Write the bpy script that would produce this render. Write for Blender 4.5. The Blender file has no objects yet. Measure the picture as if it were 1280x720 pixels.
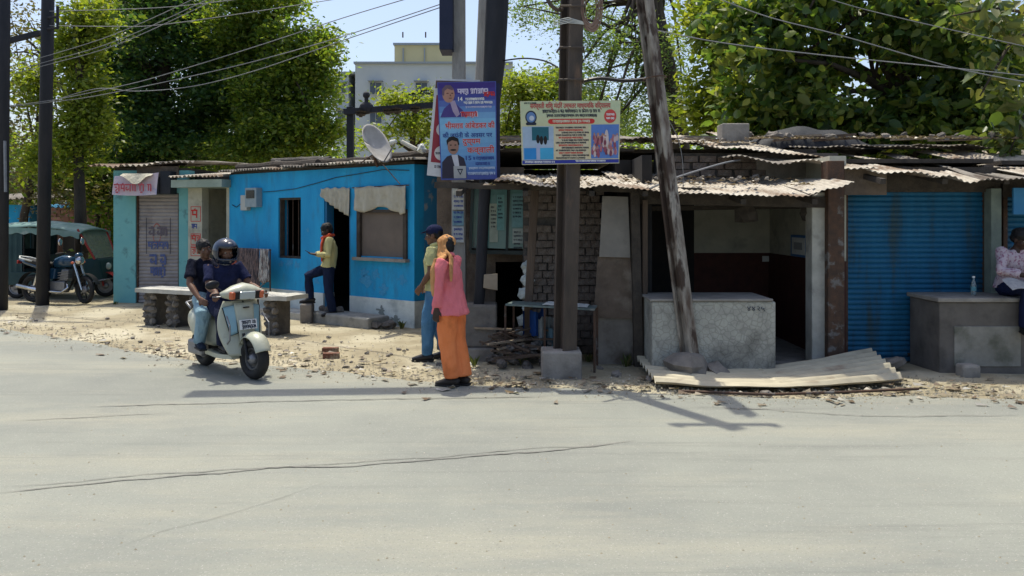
import bpy, bmesh, math, random
import numpy as np
from mathutils import Vector, Matrix, noise as mnoise

# ------------------------------------------------------------------ camera, sky, sun, exposure
scene = bpy.context.scene
C = scene.collection
CAM_H, F, HOR = 1.75, 1000.0, 272.0          # metres, focal length in photo pixels, horizon row
cam_d = bpy.data.cameras.new('camera')
cam_d.sensor_width = 36.0
cam_d.lens = 36.0 * F / 1280.0
cam_d.shift_y = (HOR - 360.0) / 1280.0
cam_d.clip_start = 0.05
cam_d.clip_end = 2000.0
cam = bpy.data.objects.new('camera', cam_d)
cam.location = (0, 0, CAM_H)
cam.rotation_euler = (math.radians(90), 0, 0)
C.objects.link(cam)
scene.camera = cam

SUN_FROM = Vector((-0.13, 0.27, 1.0)).normalized()      # direction towards the sun: high, behind the shops
el = math.asin(SUN_FROM.z)
az = math.atan2(SUN_FROM.x, SUN_FROM.y)                 # clockwise from +Y
world = bpy.data.worlds.new('World')
scene.world = world
world.use_nodes = True
wn = world.node_tree.nodes
sky = wn.new('ShaderNodeTexSky')
sky.sky_type = 'NISHITA'
sky.sun_disc = False
sky.sun_elevation = el
sky.sun_rotation = az
sky.altitude = 400
sky.air_density = 1.0
sky.dust_density = 4.5
sky.ozone_density = 1.5
bg = wn['Background']
world.node_tree.links.new(sky.outputs[0], bg.inputs[0])
bg.inputs[1].default_value = 0.15
sun_d = bpy.data.lights.new('sun', 'SUN')
sun_d.energy = 3.1
sun_d.angle = math.radians(0.53)
sun_d.color = (1.0, 0.95, 0.80)
sun = bpy.data.objects.new('sun', sun_d)
sun.rotation_euler = SUN_FROM.to_track_quat('Z', 'Y').to_euler()
sun.location = (0, 0, 30)
C.objects.link(sun)
vs = scene.view_settings
vs.view_transform = 'Standard'
vs.look = 'None'
vs.exposure = 0.5
vs.gamma = 1.0
vs.use_curve_mapping = False
scene.cycles.max_bounces = 6
scene.cycles.diffuse_bounces = 4
scene.cycles.transparent_max_bounces = 8

R = random.Random(7)
rng = np.random.default_rng(11)
PI = math.pi

def X(px, D): return (px - 640.0) / F * D
def Z(py, D): return CAM_H - (py - HOR) / F * D
def P(px, py, D): return Vector((X(px, D), D, Z(py, D)))
def G(px, py, z=0.0):                                  # a point of the ground seen at that pixel
    D = (CAM_H - z) * F / (py - HOR)
    return Vector((X(px, D), D, z))

# ------------------------------------------------------------------ materials
MATS = {}
def mat(name, c1, c2=None, scale=8.0, rough=0.8, metal=0.0, bump=0.0, bscale=None, c3=None, s3=2.0, t3=(0.55, 0.7),
        detail=6, stretch=(1, 1, 1), spec=0.3, trans=0.0, alpha=1.0, f=(0.35, 0.65), bdist=0.02):
    if name in MATS: return MATS[name]
    m = bpy.data.materials.new(name); m.use_nodes = True
    nt = m.node_tree; n = nt.nodes; L = nt.links
    b = n['Principled BSDF']
    b.inputs['Roughness'].default_value = rough
    b.inputs['Metallic'].default_value = metal
    b.inputs['Specular IOR Level'].default_value = spec
    b.inputs['Base Color'].default_value = (*c1, 1)
    if trans: b.inputs['Transmission Weight'].default_value = trans
    if alpha < 1: b.inputs['Alpha'].default_value = alpha
    tc = n.new('ShaderNodeTexCoord'); mp = n.new('ShaderNodeMapping')
    mp.inputs['Scale'].default_value = stretch
    L.new(tc.outputs['Object'], mp.inputs[0])
    def nz(s, d=detail):
        t = n.new('ShaderNodeTexNoise'); t.inputs['Scale'].default_value = s; t.inputs['Detail'].default_value = d
        t.inputs['Roughness'].default_value = 0.6
        L.new(mp.outputs[0], t.inputs['Vector']); return t
    def ramp(src, a, bb):
        r = n.new('ShaderNodeMapRange'); r.inputs[1].default_value = a; r.inputs[2].default_value = bb
        L.new(src, r.inputs[0]); return r.outputs[0]
    col = None
    if c2 is not None:
        t = nz(scale); mx = n.new('ShaderNodeMix'); mx.data_type = 'RGBA'
        mx.inputs['A'].default_value = (*c1, 1); mx.inputs['B'].default_value = (*c2, 1)
        L.new(ramp(t.outputs[0], *f), mx.inputs['Factor']); col = mx.outputs['Result']
    if c3 is not None:
        t = nz(s3); mx = n.new('ShaderNodeMix'); mx.data_type = 'RGBA'
        if col is not None: L.new(col, mx.inputs['A'])
        else: mx.inputs['A'].default_value = (*c1, 1)
        mx.inputs['B'].default_value = (*c3, 1)
        L.new(ramp(t.outputs[0], *t3), mx.inputs['Factor']); col = mx.outputs['Result']
    if col is not None: L.new(col, b.inputs['Base Color'])
    if bump:
        t = nz(bscale or scale * 3, 8); bp = n.new('ShaderNodeBump')
        bp.inputs['Strength'].default_value = bump; bp.inputs['Distance'].default_value = bdist
        L.new(t.outputs[0], bp.inputs['Height']); L.new(bp.outputs[0], b.inputs['Normal'])
    MATS[name] = m
    return m

def leaf_mat(name, cols, tr=0.4):
    m = bpy.data.materials.new(name); m.use_nodes = True
    nt = m.node_tree; n = nt.nodes; L = nt.links
    b = n['Principled BSDF']; b.inputs['Roughness'].default_value = 0.42; b.inputs['Specular IOR Level'].default_value = 0.4
    g = n.new('ShaderNodeNewGeometry'); r = n.new('ShaderNodeValToRGB')
    e = r.color_ramp.elements
    while len(e) < len(cols): e.new(0.5)
    for i, c in enumerate(cols):
        e[i].position = i / (len(cols) - 1); e[i].color = (*c, 1)
    L.new(g.outputs['Random Per Island'], r.inputs[0])
    L.new(r.outputs[0], b.inputs['Base Color'])
    t = n.new('ShaderNodeBsdfTranslucent')
    gm = n.new('ShaderNodeMix'); gm.data_type = 'RGBA'; gm.blend_type = 'MULTIPLY'; gm.inputs['Factor'].default_value = 1.0
    gm.inputs['B'].default_value = (2.3, 2.2, 0.8, 1); L.new(r.outputs[0], gm.inputs['A'])
    L.new(gm.outputs['Result'], t.inputs[0])
    ms = n.new('ShaderNodeMixShader'); ms.inputs[0].default_value = tr
    L.new(b.outputs[0], ms.inputs[1]); L.new(t.outputs[0], ms.inputs[2])
    L.new(ms.outputs[0], n['Material Output'].inputs[0])
    return m

M = dict(
 dirt=mat('dirt', (.35, .305, .205), (.25, .215, .145), 1.6, .95, bump=1.0, bscale=14, c3=(.43, .39, .285), s3=.7, t3=(.48, .62)),
 concrete=mat('concrete', (.30, .28, .25), (.20, .185, .165), 4, .9, bump=.5, bscale=30, c3=(.12, .11, .10), s3=2.3, t3=(.55, .75)),
 concrete_pale=mat('concrete_pale', (.48, .47, .42), (.36, .35, .31), 5, .9, bump=.5, bscale=30, c3=(.2, .19, .17), s3=3, t3=(.55, .75)),
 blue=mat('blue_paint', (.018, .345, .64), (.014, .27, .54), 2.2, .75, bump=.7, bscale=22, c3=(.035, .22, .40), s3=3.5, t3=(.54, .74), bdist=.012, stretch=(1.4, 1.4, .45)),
 blue_dark=mat('blue_paint_worn_dark', (.03, .21, .42), (.05, .25, .42), 4, .75, bump=.4, c3=(.3, .36, .38), s3=3.4, t3=(.6, .66)),
 white=mat('whitewash', (.66, .70, .66), (.52, .57, .54), 3, .9, bump=.4, bscale=25, c3=(.32, .36, .35), s3=2.2, t3=(.55, .72)),
 teal=mat('teal_paint', (.15, .40, .42), (.18, .44, .44), 3, .8, bump=.3, c3=(.11, .25, .26), s3=4, t3=(.57, .68)),
 cream=mat('cream_plaster', (.50, .49, .40), (.40, .39, .32), 4, .9, bump=.4, c3=(.24, .23, .19), s3=2.5, t3=(.56, .74)),
 maroon=mat('maroon_paint', (.085, .03, .022), (.055, .02, .016), 5, .7, bump=.3),
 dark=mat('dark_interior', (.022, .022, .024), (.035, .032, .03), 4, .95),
 brown_plaster=mat('brown_plaster', (.17, .13, .10), (.11, .085, .065), 5, .95, bump=.7, bscale=24, c3=(.25, .21, .17), s3=2.2, t3=(.55, .7)),
 brick=mat('brick', (.20, .155, .125), (.135, .11, .095), 7, .95, bump=.8, bscale=40, c3=(.28, .24, .20), s3=5, t3=(.55, .7)),
 redbrick=mat('red_brick', (.19, .085, .055), (.12, .06, .045), 14, .95, bump=.6, bscale=60, c3=(.30, .25, .18), s3=9, t3=(.5, .65)),
 mortar=mat('mortar', (.11, .10, .09), (.07, .065, .06), 12, .95, bump=.5),
 wood=mat('weathered_wood', (.13, .095, .07), (.07, .05, .037), 9, .85, bump=.8, bscale=40, stretch=(1, 1, .12)),
 wood_pale=mat('pale_wood', (.34, .27, .19), (.22, .17, .12), 14, .85, bump=.5),
 timber=mat('dark_timber', (.075, .062, .05), (.045, .038, .032), 7, .9, bump=.7, bscale=30),
 rust=mat('rusty_steel', (.10, .055, .035), (.06, .04, .03), 11, .8, bump=.4, c3=(.16, .15, .14), s3=6, t3=(.58, .66)),
 rail=mat('dark_steel_pole', (.055, .044, .037), (.10, .076, .058), 5, .65, metal=.1, bump=.4, c3=(.14, .09, .06), s3=7, t3=(.6, .7), stretch=(1, 1, .25)),
 mottled=mat('mottled_pole', (.36, .33, .28), (.10, .07, .052), 7, .8, bump=.4, c3=(.06, .04, .03), s3=5, t3=(.52, .58), stretch=(1, 1, .35)),
 pole_dark=mat('tarred_pole', (.016, .018, .024), (.028, .028, .034), 6, .7, bump=.3, stretch=(1, 1, .3)),
 pole_conc=mat('cement_pole', (.34, .33, .31), (.24, .23, .22), 6, .9, bump=.5, stretch=(1, 1, .3), c3=(.18, .17, .16), s3=3, t3=(.55, .7)),
 tin=mat('galvanised_tin', (.50, .46, .39), (.36, .32, .26), 3, .7, metal=.05, bump=.5, bscale=20, c3=(.17, .115, .075), s3=1.7, t3=(.5, .64)),
 tin_rust=mat('rusted_tin', (.20, .13, .09), (.34, .28, .22), 3, .75, metal=.1, bump=.3, c3=(.11, .07, .05), s3=2.5, t3=(.52, .7)),
 tin_grey=mat('dusty_tin', (.24, .22, .19), (.16, .14, .12), 4, .8, bump=.5, c3=(.09, .068, .052), s3=2.0, t3=(.5, .66)),
 shutter_blue=mat('shutter_blue', (.012, .125, .245), (.010, .09, .185), 3, .5, metal=.1, c3=(.035, .075, .095), s3=3, t3=(.54, .72), stretch=(2.2, 2.2, .3), bump=.3, bscale=40),
 shutter_grey=mat('shutter_grey', (.33, .30, .29), (.25, .225, .22), 4, .6, metal=.1, c3=(.19, .165, .16), s3=2.5, t3=(.55, .72)),
 black=mat('black_rubber', (.014, .014, .015), (.022, .021, .02), 20, .7),
 blackp=mat('black_plastic', (.012, .012, .014), None, rough=.4),
 chrome=mat('chrome', (.55, .55, .56), None, rough=.2, metal=1.0),
 steel=mat('dull_steel', (.26, .26, .27), (.19, .19, .2), 12, .45, metal=.6),
 glass=mat('dark_glass', (.02, .025, .03), None, rough=.08, spec=.6),
 scooter=mat('scooter_cream', (.45, .46, .36), (.38, .39, .31), 4, .35, spec=.5, c3=(.27, .26, .20), s3=6, t3=(.58, .75)),
 scooter_blue=mat('scooter_panel', (.20, .36, .42), (.25, .40, .45), 3, .3, spec=.5),
 bikeblue=mat('tank_blue', (.012, .045, .09), None, rough=.2, spec=.6),
 red=mat('red_plastic', (.38, .03, .025), None, rough=.4),
 amber=mat('amber_lens', (.5, .12, .05), None, rough=.25),
 lens=mat('lamp_lens', (.42, .46, .44), None, rough=.15),
 canopy=mat('canopy_cloth', (.14, .24, .22), (.22, .31, .29), 3, .8, bump=.4, c3=(.42, .46, .43), s3=1.4, t3=(.56, .68)),
 rick=mat('rickshaw_green', (.012, .04, .048), (.02, .055, .06), 4, .6),
 tarp=mat('dark_tarp', (.016, .020, .027), (.028, .03, .036), 3, .7, bump=.6, bscale=8),
 stone=mat('stone', (.24, .215, .185), (.15, .135, .12), 5, .95, bump=.8, bscale=20),
 stone_dark=mat('dark_stone', (.085, .08, .075), (.15, .135, .12), 5, .95, bump=.9, bscale=18),
 paper=mat('plain_paper', (.62, .63, .60), (.52, .53, .50), 8, .8),
 skin=mat('skin', (.15, .075, .045), (.12, .06, .038), 14, .55),
 skin_dark=mat('dark_skin', (.055, .03, .022), (.04, .022, .017), 14, .55),
 hair=mat('hair', (.008, .007, .007), None, rough=.6),
 trunk=mat('bark', (.075, .06, .047), (.04, .033, .027), 6, .95, bump=1.0, bscale=16, stretch=(1, 1, .35)),
 glasspane=mat('cabinet_glass', (.10, .22, .21), (.14, .27, .26), 2, .12, spec=.5),
 ink_dark=mat('ink_dark', (.02, .025, .045), None, rough=.7),
 ink_red=mat('ink_red', (.52, .035, .03), None, rough=.7),
 ink_blue=mat('ink_blue', (.03, .06, .25), None, rough=.7),
 ink_white=mat('ink_white', (.72, .72, .70), None, rough=.7),
)
def cloth(name, c, c2=None, s=9, b=.5):
    return mat(name, c, c2 or tuple(x * .75 for x in c), s, .92, bump=.9, bscale=18, spec=.12, stretch=(1, 1, .6), bdist=.03, c3=tuple(x * .62 for x in c), s3=5, t3=(.55, .75))

# ------------------------------------------------------------------ mesh builder
class MB:
    def __init__(s): s.v = []; s.f = []
    def add(s, vs, fs):
        k = len(s.v); s.v += [tuple(p) for p in vs]; s.f += [tuple(i + k for i in q) for q in fs]; return s
    BOXF = [(0, 3, 2, 1), (4, 5, 6, 7), (0, 1, 5, 4), (1, 2, 6, 5), (2, 3, 7, 6), (3, 0, 4, 7)]
    def box(s, x0, x1, y0, y1, z0, z1):
        return s.add([(x0, y0, z0), (x1, y0, z0), (x1, y1, z0), (x0, y1, z0), (x0, y0, z1), (x1, y0, z1), (x1, y1, z1), (x0, y1, z1)], MB.BOXF)
    def obox(s, c, ax, ay, az_, hx, hy, hz):
        c = Vector(c); ax = Vector(ax); ay = Vector(ay); az_ = Vector(az_); o = []
        for sz in (-1, 1):
            for sx, sy in ((-1, -1), (1, -1), (1, 1), (-1, 1)): o.append(c + ax * hx * sx + ay * hy * sy + az_ * hz * sz)
        return s.add(o, MB.BOXF)
    def hexa(s, b4, t4): return s.add(list(b4) + list(t4), MB.BOXF)
    def bar(s, a, b, w, h=None, up=(0, 0, 1)):
        a = Vector(a); b = Vector(b); d = (b - a); l = d.length; d = d / l
        u = Vector(up)
        if abs(d.dot(u)) > .97: u = Vector((1, 0, 0))
        sd = d.cross(u).normalized(); u2 = sd.cross(d)
        return s.obox((a + b) / 2, d, sd, u2, l / 2, w / 2, (h or w) / 2)
    def tube(s, pts, r, n=8, cap=True, ref=None):
        pts = [Vector(p) for p in pts]; N = len(pts)
        rr = r if isinstance(r, (list, tuple)) else [r] * N
        k = len(s.v); prev = None
        for i, p in enumerate(pts):
            d = (pts[min(i + 1, N - 1)] - pts[max(i - 1, 0)])
            d = d.normalized() if d.length > 1e-9 else Vector((0, 0, 1))
            if ref is not None: u = Vector(ref)
            elif prev is not None: u = prev
            else: u = Vector((0, 0, 1)) if abs(d.z) < .9 else Vector((1, 0, 0))
            u = (u - d * u.dot(d))
            if u.length < 1e-5: u = d.orthogonal()
            u.normalize(); prev = u; w = d.cross(u)
            q = rr[i]; ra, rb = q if isinstance(q, (list, tuple)) else (q, q)
            for j in range(n):
                t = 2 * PI * j / n
                s.v.append(tuple(p + u * math.cos(t) * ra + w * math.sin(t) * rb))
        for i in range(N - 1):
            for j in range(n):
                a = k + i * n + j; b = k + i * n + (j + 1) % n
                s.f.append((a, b, b + n, a + n))
        if cap:
            s.f.append(tuple(k + j for j in range(n))[::-1]); s.f.append(tuple(k + (N - 1) * n + j for j in range(n)))
        return s
    def ell(s, c, r, n=14, m=9, rot=None):
        c = Vector(c); r = (r, r, r) if not isinstance(r, (tuple, list)) else r
        k = len(s.v); rot = rot or Matrix.Identity(3)
        s.v.append(tuple(c + rot @ Vector((0, 0, -r[2]))))
        for i in range(1, m):
            ph = -PI / 2 + PI * i / m
            for j in range(n):
                t = 2 * PI * j / n
                s.v.append(tuple(c + rot @ Vector((r[0] * math.cos(ph) * math.cos(t), r[1] * math.cos(ph) * math.sin(t), r[2] * math.sin(ph)))))
        s.v.append(tuple(c + rot @ Vector((0, 0, r[2])))); e = len(s.v) - 1
        for j in range(n):
            s.f.append((k, k + 1 + (j + 1) % n, k + 1 + j)); b = k + 1 + (m - 2) * n
            s.f.append((e, b + j, b + (j + 1) % n))
        for i in range(m - 2):
            for j in range(n):
                a = k + 1 + i * n + j; b = k + 1 + i * n + (j + 1) % n
                s.f.append((a, b, b + n, a + n))
        return s
    def grid(s, fn, nu, nv):
        k = len(s.v)
        for i in range(nu + 1):
            for j in range(nv + 1): s.v.append(tuple(fn(i / nu, j / nv)))
        for i in range(nu):
            for j in range(nv):
                a = k + i * (nv + 1) + j; s.f.append((a, a + nv + 1, a + nv + 2, a + 1))
        return s
    def slab(s, fn, nu, nv, off):                       # closed sheet of thickness |off|
        off = Vector(off); k = len(s.v); W = nv + 1; T = (nu + 1) * W
        P0 = [Vector(fn(i / nu, j / nv)) for i in range(nu + 1) for j in range(nv + 1)]
        s.v += [tuple(p) for p in P0] + [tuple(p + off) for p in P0]
        for i in range(nu):
            for j in range(nv):
                a = k + i * W + j; s.f.append((a, a + W, a + W + 1, a + 1)); s.f.append((T + a + 1, T + a + W + 1, T + a + W, T + a))
        rim = [j for j in range(nv)] + [i * W + nv for i in range(nu)] + [nu * W + j for j in range(nv, 0, -1)] + [i * W for i in range(nu, 0, -1)]
        for a, b in zip(rim, rim[1:] + rim[:1]): s.f.append((k + a, k + b, k + b + T, k + a + T))
        return s
    def prism(s, poly, o, u, v, w, h):                  # polygon in the (u,v) plane extruded along w by h
        o = Vector(o); u = Vector(u); v = Vector(v); w = Vector(w); n = len(poly)
        a = [o + u * p[0] + v * p[1] for p in poly]
        return s.add(a + [p + w * h for p in a], [tuple(range(n))[::-1], tuple(range(n, 2 * n))] + [(i, (i + 1) % n, n + (i + 1) % n, n + i) for i in range(n)])
    def torus(s, c, axis, R_, r, n=28, m=10, flat=1.0):
        c = Vector(c); a = Vector(axis).normalized(); u = a.orthogonal().normalized(); w = a.cross(u); k = len(s.v)
        for i in range(n):
            t = 2 * PI * i / n; d = u * math.cos(t) + w * math.sin(t)
            for j in range(m):
                q = 2 * PI * j / m
                s.v.append(tuple(c + d * (R_ + r * math.cos(q)) + a * r * flat * math.sin(q)))
        for i in range(n):
            for j in range(m):
                s.f.append((k + i * m + j, k + ((i + 1) % n) * m + j, k + ((i + 1) % n) * m + (j + 1) % m, k + i * m + (j + 1) % m))
        return s
    def rock(s, c, r, seed, flat=.7):
        k = len(s.v); s.ell(c, (r, r * (.7 + .5 * (seed * 7.7 % 1)), r * flat), 8, 5, Matrix.Rotation(seed * 5.1, 3, 'Z') @ Matrix.Rotation(.5 * math.sin(seed * 9), 3, 'X'))
        cc = Vector(c)
        for i in range(k, len(s.v)):
            p = Vector(s.v[i]); d = p - cc; s.v[i] = tuple(cc + d * (1 + .55 * mnoise.noise(d.normalized() * 1.6 + Vector((seed * 13.1, seed * 3.7, 0)))))
        return s

WP = {}
def mesh(name, mb, sub=Vector((0, 0, 0)), smooth=False):
    me = bpy.data.meshes.new(name)
    if mb.v:
        v = np.array(mb.v, dtype=np.float64) - np.array(sub)
        me.from_pydata(v.tolist(), [], mb.f)
        if smooth: me.polygons.foreach_set('use_smooth', [True] * len(me.polygons))
    me.validate(); return me
def obj(name, mb, m, parent=None, local=False, smooth=False, bevel=0, loc=None, kind=None, label=None, solid=0):
    """one mesh object; vertices in world metres unless local"""
    if parent is not None: w = WP[parent.name] if not local else Vector((0, 0, 0))
    else: w = Vector(loc) if loc is not None else Vector((0, 0, 0))
    me = mb if isinstance(mb, bpy.types.Mesh) else mesh(name, mb, w if not local else Vector((0, 0, 0)), smooth)
    o = bpy.data.objects.new(name, me); C.objects.link(o)
    if m is not None and not me.materials: me.materials.append(M[m] if isinstance(m, str) else m)
    if parent is not None: o.parent = parent; WP[o.name] = WP[parent.name]
    else: o.location = w; WP[o.name] = w.copy()
    if solid:
        md = o.modifiers.new('thick', 'SOLIDIFY'); md.thickness = solid; md.offset = -1
    if bevel:
        md = o.modifiers.new('edge', 'BEVEL'); md.width = bevel; md.segments = 2; md.limit_method = 'ANGLE'
    if kind: o['kind'] = kind
    if label: o['label'] = label
    return o
def tag(o, label, cat, group=None):
    o['label'] = label; o['category'] = cat
    if group: o['group'] = group
    return o
def thing(name, label, cat, loc, group=None, rz=0.0):
    o = bpy.data.objects.new(name, None); C.objects.link(o); o.empty_display_size = .2
    o.location = loc; o.rotation_euler = (0, 0, rz); WP[o.name] = Vector(loc)
    return tag(o, label, cat, group)
def base_of(mb):
    v = np.array(mb.v); return Vector(((v[:, 0].min() + v[:, 0].max()) / 2, (v[:, 1].min() + v[:, 1].max()) / 2, v[:, 2].min()))
def solo(name, mb, m, label, cat, group=None, **k):       # a thing that is one mesh
    return tag(obj(name, mb, m, loc=base_of(mb), **k), label, cat, group)

class Wall:
    """vertical plane through two ground points, seen from the camera side; u runs along it, o towards the camera"""
    def __init__(s, a, b):
        s.o = Vector((a[0], a[1], 0)); e = Vector((b[0], b[1], 0)) - s.o; s.len = e.length; s.d = e / s.len
        n = Vector((s.d.y, -s.d.x, 0)); s.n = n if n.dot(-s.o) > 0 else -n; s.up = Vector((0, 0, 1))
    def u(s, px):
        k = (px - 640) / F; return (k * s.o.y - s.o.x) / (s.d.x - k * s.d.y)
    def z(s, px, py): return Z(py, s.o.y + s.d.y * s.u(px))
    def p(s, u, z, o=0.0): return s.o + s.d * u + s.n * o + s.up * z
    def box(s, mb, u0, u1, z0, z1, o0, o1):
        return mb.hexa([s.p(u0, z0, o1), s.p(u1, z0, o1), s.p(u1, z0, o0), s.p(u0, z0, o0)], [s.p(u0, z1, o1), s.p(u1, z1, o1), s.p(u1, z1, o0), s.p(u0, z1, o0)])
    def boxpx(s, mb, x0, x1, y0, y1, o0, o1):              # edges given where they show in the photograph
        u0, u1 = s.u(x0), s.u(x1); xm = (x0 + x1) / 2
        return s.box(mb, u0, u1, s.z(xm, y1), s.z(xm, y0), o0, o1)
    def panel(s, mb, u0, u1, z0, z1, holes, t=.2, o1=0.0):
        us = sorted({u0, u1, *[h[0] for h in holes], *[h[1] for h in holes]}); zs = sorted({z0, z1, *[h[2] for h in holes], *[h[3] for h in holes]})
        us = [q for q in us if u0 <= q <= u1]; zs = [q for q in zs if z0 <= q <= z1]
        for a, b in zip(us, us[1:]):
            for c, d in zip(zs, zs[1:]):
                um, zm = (a + b) / 2, (c + d) / 2
                if not any(h[0] < um < h[1] and h[2] < zm < h[3] for h in holes): s.box(mb, a, b, c, d, o1 - t, o1)
        return mb

def corr(mb, fl, fr, bl, br, pitch=.08, amp=.014, rows=5, sag=.0, seed=0.0):
    """corrugated sheet between four corners, ridges running front to back"""
    fl, fr, bl, br = map(Vector, (fl, fr, bl, br)); L = (fr - fl).length; n = max(8, int(L / pitch) * 6)
    nrm = (fr - fl).cross(bl - fl).normalized()
    if nrm.z < 0: nrm = -nrm
    def fn(u, v):
        p = (fl.lerp(fr, u)).lerp(bl.lerp(br, u), v)
        q = p + nrm * (amp * math.sin(2 * PI * u * L / pitch) + sag * mnoise.noise(Vector((u * 2.2 + seed, v * 1.7, seed * 3))))
        return q
    return mb.slab(fn, n, rows, nrm * -.004)

# text and print -----------------------------------------------------------------
def text_mesh(body, size, name='lettering'):
    cu = bpy.data.curves.new('t', 'FONT'); cu.body = body; cu.size = size; cu.align_x = 'CENTER'; cu.align_y = 'CENTER'; cu.resolution_u = 3
    o = bpy.data.objects.new('t', cu); C.objects.link(o)
    bpy.context.view_layer.update()
    me = bpy.data.meshes.new_from_object(o.evaluated_get(bpy.context.evaluated_depsgraph_get()))
    bpy.data.objects.remove(o); bpy.data.curves.remove(cu); me.name = name
    return me
def put_text(body, size, o, u, v, m, parent, width=None, name='lettering', fat=0.0):
    """flat lettering centred at o in the plane (u,v)"""
    me = text_mesh(body, size, name); n = len(me.vertices)
    if n == 0: return None
    co = np.zeros(n * 3); me.vertices.foreach_get('co', co); co = co.reshape(-1, 3)
    w = co[:, 0].max() - co[:, 0].min(); co[:, 0] -= (co[:, 0].max() + co[:, 0].min()) / 2; co[:, 1] -= (co[:, 1].max() + co[:, 1].min()) / 2
    if width: co[:, 0] *= width / w
    o = Vector(o); u = Vector(u); v = Vector(v); wn_ = u.cross(v)
    pts = np.array(o)[None] + co[:, :1] * np.array(u) + co[:, 1:2] * np.array(v)
    mb = MB(); F_ = [tuple(p.vertices) for p in me.polygons]
    mb.v = [tuple(p) for p in pts]; mb.f = F_
    if fat:
        for k, (du, dv) in enumerate(((fat, 0), (-fat, 0), (0, fat), (0, -fat))):
            mb.add(pts + np.array(u) * du + np.array(v) * dv - np.array(wn_) * .0004 * (k + 1), F_)
    bpy.data.meshes.remove(me)
    return obj(name, mb, m, parent)
def scribble(mb, o, u, v, w, h, seed, weight=.13):
    """unreadable hand lettering: headline bar with hanging strokes"""
    o = Vector(o); u = Vector(u); v = Vector(v); n = u.cross(v); r = random.Random(seed); t = h * weight; x = 0; k = [0]
    def q(x0, x1, y0, y1, sk=0):
        k[0] += 1; e = n * .00015 * (k[0] % 7)
        mb.add([o + u * x0 + v * y0 + e, o + u * x1 + v * y0 + e, o + u * (x1 + sk) + v * y1 + e, o + u * (x0 + sk) + v * y1 + e], [(0, 1, 2, 3)])
    while x < w - h * .3:
        cw = h * r.uniform(.45, .85); cw = min(cw, w - x)
        q(x, x + cw * .96, h * .80, h * .80 + t)
        q(x + cw * .72, x + cw * .72 + t, h * .08, h * .8)
        kind = r.randrange(4)
        if kind == 0:
            for a in range(7):
                b0 = PI * .5 + PI * 1.5 * a / 7; b1 = PI * .5 + PI * 1.5 * (a + 1) / 7; cx, cy, rr = x + cw * .38, h * .42, h * .24
                mb.add([o + u * (cx + math.cos(b) * s_) + v * (cy + math.sin(b) * s_) for b, s_ in ((b0, rr), (b1, rr), (b1, rr - t), (b0, rr - t))], [(0, 1, 2, 3)])
        elif kind == 1: q(x + cw * .1, x + cw * .1 + t, h * .35, h * .8); q(x + cw * .1, x + cw * .72, h * .35, h * .35 + t)
        elif kind == 2: q(x + cw * .15, x + cw * .15 + t, h * .1, h * .45, cw * .35); q(x + cw * .15, x + cw * .6, h * .5, h * .5 + t)
        else: q(x + cw * .2, x + cw * .2 + t, h * .15, h * .8)
        if r.random() < .35: q(x + cw * .3, x + cw * .3 + t, h * .85, h * 1.08, cw * .2)
        if r.random() < .2: q(x + cw * .3, x + cw * .7, -h * .1, -h * .1 + t)
        x += cw
        if r.random() < .2: x += h * .3
    return mb
def disc(mb, o, u, v, rx, ry, n=20, e=0.0, a0=0.0, a1=2 * PI):
    o = Vector(o); u = Vector(u); v = Vector(v); o = o + u.cross(v) * e
    mb.add([o + u * rx * math.cos(a0 + (a1 - a0) * i / n) + v * ry * math.sin(a0 + (a1 - a0) * i / n) for i in range(n)], [tuple(range(n))]); return mb
def rect(mb, o, u, v, x0, x1, y0, y1, e=0.0):
    o = Vector(o); u = Vector(u); v = Vector(v); o = o + u.cross(v) * e
    mb.add([o + u * x0 + v * y0, o + u * x1 + v * y0, o + u * x1 + v * y1, o + u * x0 + v * y1], [(0, 1, 2, 3)]); return mb
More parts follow.
